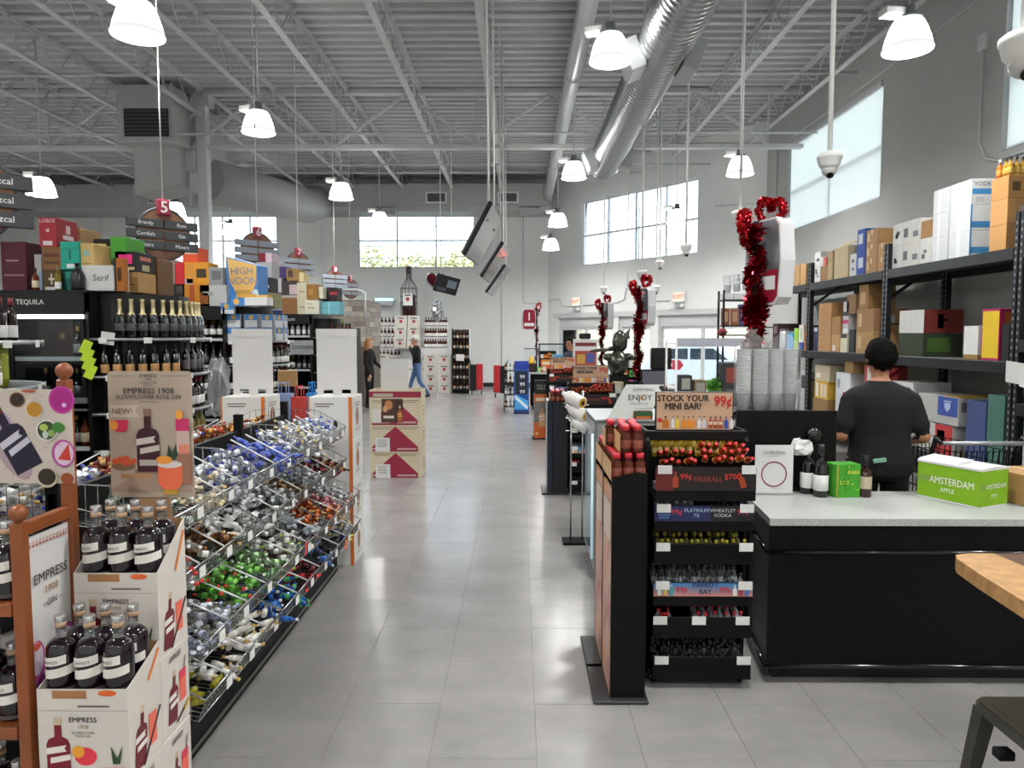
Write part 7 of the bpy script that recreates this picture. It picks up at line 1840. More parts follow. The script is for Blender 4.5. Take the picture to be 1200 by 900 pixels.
ov = thing('oval_tag', 'small pink oval sale tag under the large aisle sign', 'tag', (-3.27, 4.28, 2.28), R(20)); MB().prism([(.05 * math.cos(i * PI / 8), .035 * math.sin(i * PI / 8)) for i in range(16)], 0, .004, 'y').build('tag_face', CM('#c04a6c', .4), ov); MB().tube([(0, .002, .03), (0, .002, .1)], .002, 4).build('tag_string', WPL, ov)

# ------------------------------------------------------------------ plank-clad room block and shelf beyond the cooler run
pb = thing('plank_kiosk', 'kiosk clad in pale weathered planks beyond the aisle signs', 'kiosk', (-4.58, 18.0, 0))
MB().box(-.75, .75, 0, 2.0, 0, 2.65).build('core', CM('#6a625a', .8), pb)
rnd = random.Random(11)
for r_ in range(9):
    x = -.78
    while x < .75:
        w_ = min(rnd.uniform(.3, .7), .78 - x); z = 1.5 + r_ * .125
        cl_ = rnd.choice(['#a8a29a', '#8f8880', '#b8b2a8', '#9a8f84', '#7d756c'])
        MB().box(x, x + w_ - .006, -.03 - rnd.uniform(0, .008), 0, z, z + .12).build('plank', CM(cl_, .8, var=.15), pb); x += w_
    y = 0.0
    while y < 2.0:
        w_ = min(rnd.uniform(.4, .8), 2.0 - y); z = 1.5 + r_ * .125
        MB().box(.75, .78 + rnd.uniform(0, .008), y, y + w_ - .006, z, z + .12).build('plank', CM(rnd.choice(['#a8a29a', '#8f8880', '#b8b2a8', '#9a8f84']), .8, var=.15), pb); y += w_
MB().tube([(-.6, -.05, 2.65), (-.6, -.05, 2.8), (-.5, -.05, 2.9), (.6, -.05, 2.9), (.79, -.05, 2.82), (.79, -.05, 2.2)], .03, 8).build('bent_pipe', STEEL, pb)
gondola(-4.6, -3.62, 15.6, 16.6, 1.95, 'short black shelving run with yellow-topped bottles before the kiosk', None, 0, (1.6, 1.3, 1.0, .7, .3))
for z, me, nm in ((1.951, WSTR, 'yellowish bottle on top of the short run'), (1.601, LQA, 'amber bottle on the highest shelf of the short run'), (1.301, LQC, 'frosted bottle on the second shelf of the short run'), (1.001, LQB, 'black bottle on the third shelf of the short run')):
    for i in range(8): shelf_bottle(me, -4.5 + .1 * i, 15.68, z, nm, nm.split(' on ')[0] + 's on ' + nm.split(' on ')[1], .75 if z > 1.9 else 1)

# ------------------------------------------------------------------ whiskey display wall at the far end
WC = '#cbc8c0'
def wcarton(x, y, z, w, h, lab, c=WC):
    o = carton(x, y, z, w, .35, h, c, lab, 0, 'whiskey display cartons'); a = face_art('f', w, .35, h); a.ell(w / 2, h * .45, .05, .05, '#a03028', 14); a.rect(w * .25, h * .7, w * .75, h * .8, '#4a4440'); a.build(o); return o
JB = wine_mesh(M('bourbon_glass', '#4a1c0c', .08, trans=.2, var=0), WHLAB, BLKCAP, .33, .05, 8, .62, (.08, .42))
NMS[id(JB)] = 'whiskey_bottle'
for i, (c0, n, who) in enumerate(((-4.62, 2, 'kiosk side'), (-2.08, 2, 'door side'))):
    for c in range(n):
        for r_ in range(4): wcarton(c0 + .42 * c - (.63 if i else 0), 22.4, r_ * .3, .4, .298, 'white whiskey carton, %s column %s, %s' % (who, ('one', 'two', 'three')[c], ('lowest', 'second', 'third', 'topmost')[r_]))
db = thing('bottle_tiers', 'white stepped tiers carrying whiskey bottle rows at the far wall', 'display', (-3.3, 22.9, 0))
for k in range(5):
    MB().box(-1.35, 1.05, -.3 + .12 * k, .45, .001 if k == 0 else .7 + .34 * (k - 1) + .02, .7 + .34 * k - .02 + .02).build('tier', M('white_card'), db)
for k in range(5):
    z = .7 + .34 * k + .001; yy = 22.9 - .3 + .12 * k + .06
    for i in range(9):
        if k in (3, 4): xs = (-4.6 + .12 * i, -2.95 + .08 * i)
        else: xs = (-4.6 + .12 * i, -2.95 + .08 * i)
        if k < 2: xs = xs[:1]
        for s_, xx in enumerate(xs):
            if xx > -3.7 and s_ == 0: continue
            shelf_bottle(JB, xx, yy, z, 'bourbon bottle on the %s tier of the whiskey display, %s side' % (('lowest', 'second', 'third', 'fourth', 'highest')[k], ('kiosk', 'door')[s_]), 'bourbon bottles, %s tier, %s side' % (('lowest', 'second', 'third', 'fourth', 'highest')[k], ('kiosk', 'door')[s_]))
for r_ in range(3):
    for c in range(2): wcarton(-3.68 + .4 * c, 22.62 + .12 * r_, 1.38 + .34 * r_ + .0, .38, .33, 'white emblem carton in the middle of the whiskey tiers, %s %s' % (('low', 'middle', 'high')[r_], ('first', 'second')[c]))
bs = thing('bottle_sculpture', 'giant bottle-shaped wire cage filled with dark bottles over the whiskey display', 'display', (-3.46, 22.95, 2.4))
m = MB()
for k in range(14):
    a_ = 2 * PI * k / 14; c_, s_ = math.cos(a_), math.sin(a_); m.tube([(.26 * c_, .26 * s_, 0), (.26 * c_, .26 * s_, .85), (.22 * c_, .22 * s_, .92), (.08 * c_, .08 * s_, 1.15), (.07 * c_, .07 * s_, 1.35)], .008, 4)
for z in (0, .2, .4, .6, .85): m.tube([(.26 * math.cos(2 * PI * k / 20), .26 * math.sin(2 * PI * k / 20), z) for k in range(20)], .01, 4, closed=True)
m.build('cage_wire_mesh', SHB, bs)
MB().lathe([(.08, 1.3), (.085, 1.32), (.085, 1.52), (.07, 1.53)], 16).build('neck_cap', CM('#1a1412', .4), bs)
MB().lathe([(.2, .01), (.21, .05), (.21, .3), (.2, .62), (.15, .68)], 16).build('dark_filling', M('bourbon_dark', '#3a1410', .2, var=.5, scale=12), bs)
lb_ = MB().box(-.15, .15, -.275, -.268, .3, .68).build('label_plate', M('white_card'), bs); a = Art((-.15, -.275, .3), (1, 0, 0), (0, 0, 1)); a.ell(.15, .2, .06, .06, '#a03028'); a.rect(.05, .3, .25, .34, '#3a3430'); a.build(lb_)
er = thing('bottle_rack', 'dark freestanding rack of bottles at the end of the whiskey display', 'rack', (-1.74, 22.3, 0)); MB().box(-.3, .25, .1, .14, 0, 1.95).build('back_board', SHB, er)
for s in (-.3, .23): MB().box(s, s + .02, -.25, .14, 0, 1.98).build('side_panel', M('white_card') if s > 0 else SHB, er)
for k in range(6): MB().box(-.28, .23, -.25, .1, .1 + .31 * k, .12 + .31 * k).build('shelf_board', SHB, er)
for k in range(6):
    for i in range(5): shelf_bottle((LQA, LQB)[(i + k) % 2], -1.97 + .1 * i, 22.12, .121 + .31 * k, '%s bottle on shelf %s of the dark freestanding rack' % (('amber', 'black')[(i + k) % 2], ('one', 'two', 'three', 'four', 'five', 'six')[k]), '%s bottles, rack shelf %s' % (('amber', 'black')[(i + k) % 2], ('one', 'two', 'three', 'four', 'five', 'six')[k]))
tag(MB().box(-.12, .12, 0, .005, 0, .2).build('price_sheet', M('white_paper'), None, (-1.79, 22.03, 1.0)), 'white price sheet on the dark freestanding rack', 'price card')
ft = thing('football_balloon', 'brown football-shaped inflatable over the whiskey cartons', 'balloon', (-4.6, 22.4, 2.0), 0, None, None, (.3, .5, 0)); MB().ball(.18, (0, 0, .1), 14, 10, 0, 1, 1, 1.5).build('balloon_body', CM('#6a3a24', .35), ft); MB().bev(-.15, .15, -.1, .1, -.25, -.12, .01).build('yellow_base', CM('#d8a82a', .4), ft); MB().tube([(0, 0, -.1), (.32, .1, -.78)], .02, 6).build('stick', SHB, ft)

# ------------------------------------------------------------------ checkout lanes farther down the aisle
def lane_counter(x0, x1, y0, y1, h, label):
    t = thing('checkout_counter', label, 'counter', (0, 0, 0), 0, 'black checkout counters')
    MB().bev(x0, x1, y0, y1, .1, h - .04, .006).build('counter_body', DARKW, t); MB().box(x0 + .05, x1 - .05, y0 + .05, y1 - .05, 0, .1).build('toe_kick', BLK, t)
    MB().bev(x0 - .02, x1 + .02, y0 - .03, y1 + .03, h - .04, h, .006).build('counter_top', TOP, t)
    return t
lane_counter(1.15, 2.7, 8.5, 9.3, .9, 'black checkout counter of the second lane with monitor')
lane_counter(1.1, 2.7, 12.3, 13.0, .9, 'black checkout counter of the third lane')
lane_counter(.28, 1.5, 17.2, 18.2, .9, 'black checkout counter of the farthest lane')
mini_rack(.82, 8.05, 'black rack of 99-cent miniatures at the second lane', (0, 0, 0, 0, 0, 0), 'rack at the second lane', top=1.25)
mini_rack(.74, 12.0, 'black rack of 99-cent miniatures at the third lane', (0, 0, 0, 0, 0, 0), 'rack at the third lane', top=1.22)
tag(RSM.build('miniature_bottles', RSMM), 'rows of miniature bottles standing deeper in the checkout racks', 'bottles', None, 'stuff')

t = thing('floor_bin', 'tall navy-black floor bin in front of the second lane rack', 'display bin', (.42, 8.1, 0), 0, 'tall black floor bins')
MB().bev(-.16, .12, -.04, .4, 0, .018, .005).build('base_plate', M('bin_base'), t); MB().bev(-.04, .13, 0, .36, .018, 1.04, .004).build('bin_body', M('navy_black', '#0f1118', .45, var=.05), t)
MB().box(-.1, -.045, .0, .34, .018, 1.06).build('side_wing', M('navy_blue_wing', '#1c2236', .4, var=.1), t); MB().box(-.106, -.1, -.005, .34, .018, 1.06).build('silver_edge', SILV, t)
for i in range(3): bottle_pack(.44 + .0 * i, 8.16 + .1 * i, 1.042 + (.0 if i < 2 else 0), 'red-capped bottle pack on the navy floor bin, %s' % ('front', 'middle', 'back')[i], 3, 2)
t = thing('cardboard_display', 'grey and orange cardboard bottle display in front of the third lane', 'display', (.37, 12.4, 0))
MB().bev(-.14, .12, -.02, .3, 0, .02, .004).build('base_plate', BLK, t); MB().bev(-.11, .115, 0, .28, .02, .78, .004).build('lower_box', M('grey_orange_card', '#7a7674', .55, var=.25, scale=9), t)
hd = MB().bev(-.1, .13, .02, .1, .78, 1.02, .01).build('header', CM('#1d1d1f', .4), t)
a = Art((-.11, 0, .02), (1, 0, 0), (0, 0, 1)); a.rect(0, 0, .225, .27, '#c85f22'); a.rect(0, .62, .225, .76, '#b85a26'); a.rect(.03, .64, .19, .7, '#d8c0a8'); a.bottle(.14, .2, .36, '#c09468', 0, '#d8d0c4', '#7a6a5c', .3); a.ell(.05, .08, .025, .025, '#d8a888'); a.build(t)
letter(hd, 'Mash &\nMallow', .05, CM('#b8b4ae', .5, var=0), (.015, .015, .9))
t = thing('floor_display', 'slim bright blue floor display with white figures by the farthest lane', 'display', (.06, 16.4, 0))
MB().bev(-.17, .17, 0, .36, .05, 1.02, .006).build('display_body', CM('#1d4f9e', .4), t); MB().bev(-.18, .18, -.02, .38, 0, .05, .005).build('base', CM('#16305c', .4), t)
MB().bev(-.16, .16, .05, .12, 1.02, 1.2, .01).build('topper', CM('#2440a0', .4), t)
a = Art((-.17, 0, .05), (1, 0, 0), (0, 0, 1)); a.rect(.03, .4, .31, .92, '#182030'); a.poly([(.02, .05), (.32, .05), (.32, .25), (.02, .4)], '#4aa0dc'); a.poly([(.02, .3), (.3, .05), (.32, .12), (.02, .38)], '#d8e8f4'); a.build(t)
for i in range(3): letter(t, '99', .12, CM('#e0e4ea', .5, var=0), (.02, -.0035, .84 - .17 * i), bold=.02)
# red and black rolling coolers
def rolling_cooler(x, y, label, rz=0.0):
    t = thing('rolling_cooler', label, 'cooler cart', (x, y, 0), rz, 'red rolling coolers')
    m = MB().bev(-.17, .02, -.12, .12, .14, .92, .01)
    for k in range(10): m.box(-.174, -.168, -.12, .12, .18 + .075 * k, .2 + .075 * k)
    m.build('red_shell', CM('#b01f28', .4), t); MB().bev(.02, .22, -.13, .13, .12, .9, .01).build('black_shell', BLKG, t)
    for s in (-.12, .17): MB().tube([(s - .015, -.13, .06), (s + .015, -.13, .06)], .06, 12).build('wheel', BLK, t)
    MB().tube([(.2, -.1, .9), (.24, -.1, 1.08), (.24, .1, 1.08), (.2, .1, .9)], .012, 6).build('handle', BLK, t)
rolling_cooler(-.55, 20.8, 'red and black rolling cooler standing by the farthest lane'); rolling_cooler(-1.25, 21.75, 'red and black rolling cooler beside the dark bottle rack', PI)
t = thing('bottle_rack', 'narrow black wire rack of small bottles beside the blue display', 'rack', (-.2, 17.0, 0))
for q in ((-.14, -.1), (.14, -.1), (-.14, .1), (.14, .1)): MB().tube([(q[0], q[1], 0), (q[0], q[1], 1.1)], .008, 5).build('post', BLK, t)
for k in range(4): MB().box(-.15, .15, -.11, .11, .1 + .28 * k, .115 + .28 * k).build('shelf_board', BLK, t)
for k in range(4):
    for i in range(3): shelf_bottle((LQA, LQC, LQB)[(i + k) % 3], -.3 + .1 * i, 16.95, .116 + .28 * k, '%s bottle on level %s of the narrow wire rack' % (('amber', 'frosted', 'black')[(i + k) % 3], ('one', 'two', 'three', 'four')[k]), '%s bottles, narrow rack level %s' % (('amber', 'frosted', 'black')[(i + k) % 3], ('one', 'two', 'three', 'four')[k]), .85)
# goods on the farthest lane counter
t = thing('acrylic_case', 'clear countertop case with a yellow toy at the farthest lane', 'display case', (.3, 17.5, .9)); MB().box(-.17, .17, -.1, .1, 0, .01).build('case_floor', BLK, t)
for bx in ((-.17, -.165, -.1, .1, .01, .55), (.165, .17, -.1, .1, .01, .55), (-.165, .165, .095, .1, .01, .55)): MB().box(*bx).build('pane', GLASS, t)
MB().box(-.18, .18, -.11, .11, .55, .57).build('case_top', CM('#3a4038', .4), t); MB().lathe([(.09, .0), (.08, .06), (.03, .16), (.01, .2)], 12, 0, 0, .2).build('yellow_toy', CM('#e0b820', .4), t); MB().bev(-.12, .12, -.08, .08, .01, .2, .005).build('dark_box', CM('#3a2420', .5), t)
for i, (x, w, h, c, lab) in enumerate(((.66, .26, .3, '#c8742c', 'orange printed snack carton on the farthest counter'), (.95, .26, .42, '#4a8fc4', 'blue and white pouch carton on the farthest counter'), (.52, .16, .12, '#3fae3a', 'green pack on the farthest counter'), (1.2, .18, .18, '#c8408a', 'pink pack on the farthest counter'))):
    o = carton(x, 17.35, .9, w, .16, h, c, lab, 0); a = face_art('f', w, .16, h); a.rect(w * .15, h * .1, w * .45, h * .45, '#d8d4cc'); a.rect(w * .55, h * .1, w * .85, h * .5, '#c83a30'); a.rect(w * .1, h * .6, w * .9, h * .85, '#d8c8a8'); a.build(o)
t = thing('sign_frame', 'tall clear sign frame with thin black border on the farthest counter', 'sign', (.82, 17.9, .9)); m = MB()
for bx in ((-.33, -.3, 0, .02, 0, .68), (.3, .33, 0, .02, 0, .68), (-.3, .3, 0, .02, .65, .68)): m.box(*bx)
m.build('frame', BLK, t); MB().box(-.3, .3, .008, .012, 0, .65).build('pane', GLASS, t)
tag(MB().lathe([(.06, 0), (.085, .13), (.09, .14)], 14).build('magenta_tub', CM('#c02a90', .4), None, (.63, 12.42, 1.0)), 'bright magenta tub beside the third lane rack', 'tub')
tt = thing('tub_stand', 'small black stand under the magenta tub', 'stand', (.63, 12.42, 0)); MB().bev(-.08, .08, -.03, .06, .97, .998, .003).build('stand_top', BLK, tt); MB().bev(-.02, .02, 0, .04, 0, .97, .003).build('stand_post', BLK, tt)
# third lane: printed board, snack trays
t = thing('display_board', 'white printed display board with red pictures at the third lane', 'display', (1.14, 12.5, .9)); MB().bev(-.2, .22, 0, .12, 0, .82, .006).build('board_body', M('white_card'), t)
a = Art((-.2, 0, 0), (1, 0, 0), (0, 0, 1)); a.rect(.03, .36, .39, .62, '#a8483a'); a.rect(.06, .4, .2, .56, '#c8a04a'); a.rect(.22, .42, .36, .58, '#4a5a9a'); a.rect(.03, .7, .39, .76, '#7a2a2a'); a.rect(.04, .05, .38, .3, '#8a7a5a'); a.build(t)
MB().bev(-.1, .1, .02, .1, .82, .92, .02).build('black_topper', BLKG, t)
for i, (x, c) in enumerate(((.98, '#c8a860'), (1.12, '#d8c898'), (1.28, '#a83a34'), (1.42, '#d87a2a'))): o = carton(x, 12.36, .9, .13, .1, .22 + .05 * (i % 2), c, 'small countertop snack carton at the third lane, %s from the aisle' % ('first', 'second', 'third', 'fourth')[i], 0, prints=(('f', .1, .2, .9, .6, '#5a3a2a'),))
# second lane: monitor, terminal, statue, tubs
t = thing('checkout_monitor', 'black checkout monitor on a post at the second lane', 'monitor', (1.64, 8.75, .9))
MB().bev(-.03, .03, 0, .05, 0, .25, .004).build('stand_post', BLK, t); MB().bev(-.12, .12, -.08, .1, 0, .015, .004).build('stand_foot', BLK, t)
MB().bev(-.17, .13, -.02, .03, .22, .48, .006).build('screen_case', BLKG, t); MB().box(-.155, .115, -.022, -.02, .24, .46).build('screen_face', CM('#6a6a72', .3), t)
MB().bev(-.04, .2, -.0, .1, .48, .74, .01).build('rear_display', BLKG, t)
tag(MB().bev(-.1, .1, -.05, .05, 0, .3, .01).build('white_box_printer', M('white_plastic'), None, (1.3, 9.12, .9)), 'white receipt printer beside the checkout monitor', 'printer')
SLV = M('tarnished_silver', '#5c5c54', .3, .85, var=.6, scale=26)
t = thing('silver_statue', 'tarnished silver helmeted bust on a black stand at the second lane', 'statue', (1.2, 8.78, .9))
MB().bev(-.1, .12, -.06, .1, 0, .42, .006).build('stand', BLKG, t)
MB().lathe([(.07, .42), (.11, .47), (.13, .56), (.12, .64), (.06, .69), (.045, .73)], 12).build('chest', SLV, t)
for s_ in (-1, 1): MB().ball(.06, (s_ * .12, 0, .63), 10, 8, 0, 1.1, 1, .8).build('shoulder_plate', SLV, t)
MB().lathe([(.05, .7), (.085, .74), (.095, .82), (.075, .9), (.02, .95)], 10, .02).build('helmet', SLV, t)
MB().prism([(-.06, .82), (.1, .93), (.13, .86), (-.03, .76)], -.1, -.07, 'y').build('visor', SLV, t)
MB().tube([(-.02, 0, .74), (-.14, -.02, .72), (-.34, -.02, .7)], [.035, .025, .015], 8).build('raised_arm', SLV, t)
MB().prism([(.05, .88), (.14, .98), (.12, .84)], -.02, .02, 'y').build('crest', SLV, t)
for i, (x, w, h, c, lab) in enumerate(((.98, .2, .22, '#b8c0c0', 'clear tub with green paper at the second lane'), (1.06, .12, .34, '#c8b8a0', 'tan card holder at the second lane'), (1.38, .16, .3, '#3a6aa8', 'blue card holder at the second lane'), (1.46, .06, .22, '#c8b020', 'yellow tag holder at the second lane'))):
    o = carton(x + .12, 8.62, .9, w, .08, h, c, lab, 0, prints=(('f', .1, .2, .9, .5, '#8a9a8a'), ('f', .2, .6, .8, .85, '#d0d0cc')))
def snack_rack(x, y, z, w, rows, label, cols, seed, zs=.16):
    t = thing('snack_rack', label, 'rack', (x, y, z), 0, 'countertop snack racks')
    for s_ in (-w / 2, w / 2 - .012): MB().box(s_, s_ + .012, 0, .2, 0, zs * rows + .02).build('side_panel', BLK, t)
    MB().box(-w / 2 + .012, w / 2 - .012, .19, .2, 0, zs * rows + .02).build('back_panel', BLK, t)
    for r_ in range(rows): MB().box(-w / 2 + .012, w / 2 - .012, 0, .19, zs * r_, zs * r_ + .008).build('shelf_board', BLK, t)
    rnd = random.Random(seed); pal = [('red', '#b02a2c'), ('yellow', '#d8b83a'), ('blue', '#2c5aa8'), ('white', '#d4d4d0'), ('orange', '#d8722a'), ('brown', '#6a4428'), ('green', '#4a8a3a'), ('pink', '#c8508a')]
    n = int((w - .03) / .085)
    for r_ in range(rows):
        for i in range(n):
            nm, c = rnd.choice(pal); h = rnd.uniform(.08, zs - .03)
            carton(x - w / 2 + .02 + (w - .04) * (i + .5) / n, y + .07, z + zs * r_ + .009, .075, .1, h, c, '%s snack pack, %s shelf, place %s, %s' % (nm, ('lower', 'middle', 'upper')[r_], ORD_[i], cols), rnd.uniform(-.1, .1), 'snack packs on the lanes', (('f', .15, .3, .85, .6, rnd.choice(['#e0dcd0', '#2a2420', '#d8a030'])),))
ORD_ = 'one two three four five six seven eight nine'.split()
snack_rack(1.36, 8.5, .9, .2, 2, 'small black snack rack by the silver bust', 'by the silver bust', 1); snack_rack(1.68, 8.5, .9, .36, 1, 'low black snack rack before the checkout monitor', 'by the checkout monitor', 2)
snack_rack(1.85, 12.5, .9, .5, 3, 'three-shelf black snack rack at the third lane', 'at the third lane', 3); snack_rack(.7, 17.6, .9, .4, 3, 'three-shelf black snack rack at the farthest lane', 'at the farthest lane', 4)
# white wire rack beyond the counter
t = thing('wire_shelf', 'white wire shelf of small goods behind the 99-cent sign', 'shelf', (1.6, 6.2, 0))
for q in ((-.3, -.2), (.3, -.2), (-.3, .2), (.3, .2)): MB().tube([(q[0], q[1], 0), (q[0], q[1], 1.75)], .01, 6).build('post', WPL, t)
for z in (.4, .9, 1.2, 1.72):
    m = MB()
    for i in range(13): m.tube([(-.3 + .05 * i, -.2, z), (-.3 + .05 * i, .2, z)], .003, 4)
    for y in (-.2, 0, .2): m.tube([(-.3, y, z), (.3, y, z)], .005, 4)
    m.build('shelf_wire_mesh', WPL, t)
    MB().box(-.3, .3, -.207, -.203, z - .02, z + .05).build('shelf_lip', M('lip_grey', '#a8acb4', .4, var=.03), t)
for i, (x, w, h, c, z, lab) in enumerate(((1.38, .1, .26, '#2a2c30', 1.204, 'black pack on the upper wire shelf'), (1.5, .1, .22, '#7a6a4a', 1.204, 'brown pack on the upper wire shelf'), (1.78, .2, .36, '#2e3234', 1.204, 'dark grey pack with red top on the upper wire shelf'), (1.42, .24, .2, '#6a7068', .904, 'grey-green pack on the lower wire shelf'), (1.72, .24, .22, '#3a2a2c', .904, 'dark patterned pack on the lower wire shelf'))):
    carton(x, 6.05, z, w, .12, h, c, lab, 0, prints=(('f', .15, .55, .85, .9, '#8a3a30' if i == 2 else '#9a9a90'), ('f', .15, .1, .85, .4, '#55585a')))
m = MB(); rnd = random.Random(2); tinsel(m, [(0, 0, -.1), (0, 0, .04)], .07, 220, .12, rnd); tag(m.build('green_bow', CM('#5a9a3a', .4), None, (1.63, 6.05, 1.35)), 'bushy green gift bow on the upper wire shelf', 'bow')
carton(1.38, 6.95, 1.0, .34, .3, .22, '#5a1c24', 'maroon gift box with golden print beyond the 99-cent sign', .4, prints=(('f', .2, .2, .4, .7, '#c8a040'), ('l', .3, .2, .6, .7, '#c8a040'))); o = carton(1.42, 6.95, .0, .5, .4, .998, '#2a2a2c', 'plain dark stand carrying the maroon gift box')
t = thing('cap', 'dark red cap hanging on the far shelf by the entrance', 'cap', (4.35, 15.6, 1.85)); m = MB().ball(.1, (0, 0, 0), 14, 10, 0, 1, 1.1, .9); m.build('crown', CM('#7a1f24', .7), t); MB().prism([(-.1, -.02), (.1, -.02), (.07, .0), (-.07, 0)], -.2, -.08, 'y').build('brim', CM('#2a2a2e', .7), t); MB().tube([(0, .1, 0), (.1, .12, -.03)], .01, 5).build('hook', BLK, t)

# ------------------------------------------------------------------ hanging screens, balloons, ceiling cameras
TVB = M('tv_back', '#8d9092', .45, .1, var=.04)
def hung_tv(x, y, z, tilt, rz, label, w=1.3, h=.68, rods=True):
    t = thing('hanging_screen', label, 'television', (x, y, z), rz, 'screens hung over the aisle')
    b = thing('screen_body', None, None); b.parent = t; b.location = (0, 0, 0); b.rotation_euler = (0, tilt, 0)
    m = MB().bev(-.02, .015, 0, w, -h, 0, .006); o = m.build('panel', TVB, t, rot=(0, tilt, 0))
    bpy.data.objects.remove(b)
    MB().bev(-.02, .03, -.012, w + .012, -h - .012, .012, .008).build('bezel', BLKG, t, (.02 * math.cos(tilt), 0, -.02 * math.sin(tilt)), (0, tilt, 0))
    MB().box(.052, .054, .01, w - .01, -h + .01, -.01).build('screen_face', M('dark_screen', '#0c0d10', .1, var=0), t, rot=(0, tilt, 0))
    MB().tube([(-.025, .15, -h * .9), (-.04, .2, -h * .6), (-.03, .35, -h * .35), (-.025, .4, -h * .3)], .006, 5).build('cable', BLK, t, rot=(0, tilt, 0))
    for yy in (.25, w - .25):
        if rods: MB().tube([(-.03, yy, -h * .3), (-.05, yy, 7.08 - z)], .012, 6).build('drop_rod', WPL, t)
    MB().bev(-.06, -.02, w * .3, w * .7, -h * .6, -h * .35, .005).build('mount_plate', BLK, t, rot=(0, tilt, 0))
hung_tv(-.358, 8.7, 3.37, R(28), R(-3.4), 'hanging screen seen from its pale back, nearest of the row')
hung_tv(-.3, 12.5, 3.38, R(33), R(-3.4), 'hanging screen seen from its pale back, middle of the row')
hung_tv(-.31, 15.1, 3.25, R(35), R(-3.4), 'hanging screen seen from its pale back, farthest of the row')
t = thing('hanging_screen', 'dark hanging screen facing down the aisle beside the heart balloon', 'television', (-1.88, 18.9, 3.06), R(25), 'screens hung over the aisle')
o = MB().bev(-.32, .32, -.03, .03, -.2, .26, .01).build('panel', BLKG, t, rot=(R(20), R(12), 0)); a = Art((-.3, -.03, -.18), (1, 0, 0), (0, 0, 1)); a.rect(0, 0, .6, .42, '#14161a'); a.rect(.3, .15, .55, .35, '#6a7480'); a.rect(.05, .03, .3, .12, '#4a4e58'); a.build(o)
for s in (-.15, .15): MB().tube([(s, .0, .2), (s, 0, 4.08)], .012, 6).build('drop_rod', WPL, t)
bl = thing('heart_balloon', 'silver-edged maroon heart balloon floating by the far screen', 'balloon', (-2.2, 19.3, 3.22), R(25))
hp_ = heart_pts(.27, 28)[:-1]
m = MB(); m.prism([(p[0], p[2]) for p in hp_], -.05, .05, 'y'); m.build('balloon_body', M('maroon_foil', '#6a1828', .2, .6, var=.3, scale=6), bl); MB().tube(hp_, .03, 8, closed=True).build('silver_seam', M('foil_silver', '#c4c8cc', .2, .8, var=.05), bl); MB().tube([(0, 0, -.26), (.02, 0, -1.2), (.04, 0, -3.1)], .004, 4).build('string', WPL, bl)
bl = thing('foil_balloon', 'crumpled silver foil balloon floating below the heart balloon', 'balloon', (-2.15, 19.2, 2.42)); rnd = random.Random(4)
m = MB().ball(.15, (0, 0, 0), 14, 10, 0, 1, .5, 1.9); m.v = [(x * rnd.uniform(.6, 1.3), y * rnd.uniform(.7, 1.3), z * rnd.uniform(.9, 1.1)) for x, y, z in m.v]; m.s = [False] * len(m.s); m.build('balloon_body', M('foil_silver'), bl); MB().tube([(0, 0, -.25), (0, 0, -2.39)], .004, 4).build('string', WPL, bl)
uv = thing('insect_lamp', 'grey wall lamp glowing cyan above the whiskey display', 'lamp', (-4.6, 24.75, 2.85)); MB().prism([(-.4, 0), (.25, -.08), (.4, .12), (-.25, .2)], -.15, .2, 'y').build('lamp_body', STEEL, uv); MB().box(-.25, .35, -.16, -.15, .1, .16).build('glow_tube', M('cyan_tube', '#8fe8ee', .3, var=0, emit=3), uv)
def cam_dome(x, y, z, s, label, kind=0):
    t = thing('ceiling_camera', label, 'camera', (x, y, z), random.uniform(-.3, .3), 'security cameras on ceiling poles')
    MB().lathe([(.05, .0), (.075, .03), (.085, .075), (.09, .08), (.09, .105), (.07, .12)], 18).build('housing', WPL, t)
    MB().ball(.055, (0, 0, .0), 14, 8).build('dome', M('camera_dome', '#c2c2bd', .25, var=.02), t)
    MB().lathe([(.022, 0), (.025, .012)], 12).xf(Matrix.Translation((0, -.035, -.045)) @ Matrix.Rotation(R(140), 4, 'X')).build('lens', BLKG, t)
    MB().tube([(0, 0, .11), (0, 0, 7.08 - z)], .018, 8).build('drop_pole', WPL, t)
    return t
for x, y, z, lab in ((1.985, 2.95, 2.86, 'largest white ceiling camera on a pole before the nearer shaded window'), (2.26, 5.4, 3.0, 'white ceiling camera on a long pole before the farther shaded window'), (2.4, 8.0, 3.02, 'white ceiling camera on a pole above the tinselled sign'), (2.48, 10.9, 3.02, 'white ceiling camera on a pole before the entrance window, wall side'), (2.0, 11.9, 2.72, 'white ceiling camera on a pole directly over the second tinselled pole'), (2.9, 15.1, 3.2, 'small ceiling camera on a pole before the middle of the entrance window'), (3.0, 16.0, 2.75, 'small ceiling camera on a long pole above the wide door'), (1.95, 16.8, 2.78, 'small ceiling camera on a long pole above the glazed panel')):
    cam_dome(x, y, z, 1, lab)
for x, y, z, lab in ((2.6, 17.5, 2.95, 'thin white drop pole before the entrance window, far one'), (-.55, 13.6, 3.4, 'thin white drop pole beside the middle hanging screen')): tag(MB().tube([(x, y, z), (x, y, 7.08)], .014, 6).build('drop_pole', WPL), lab, 'pole')

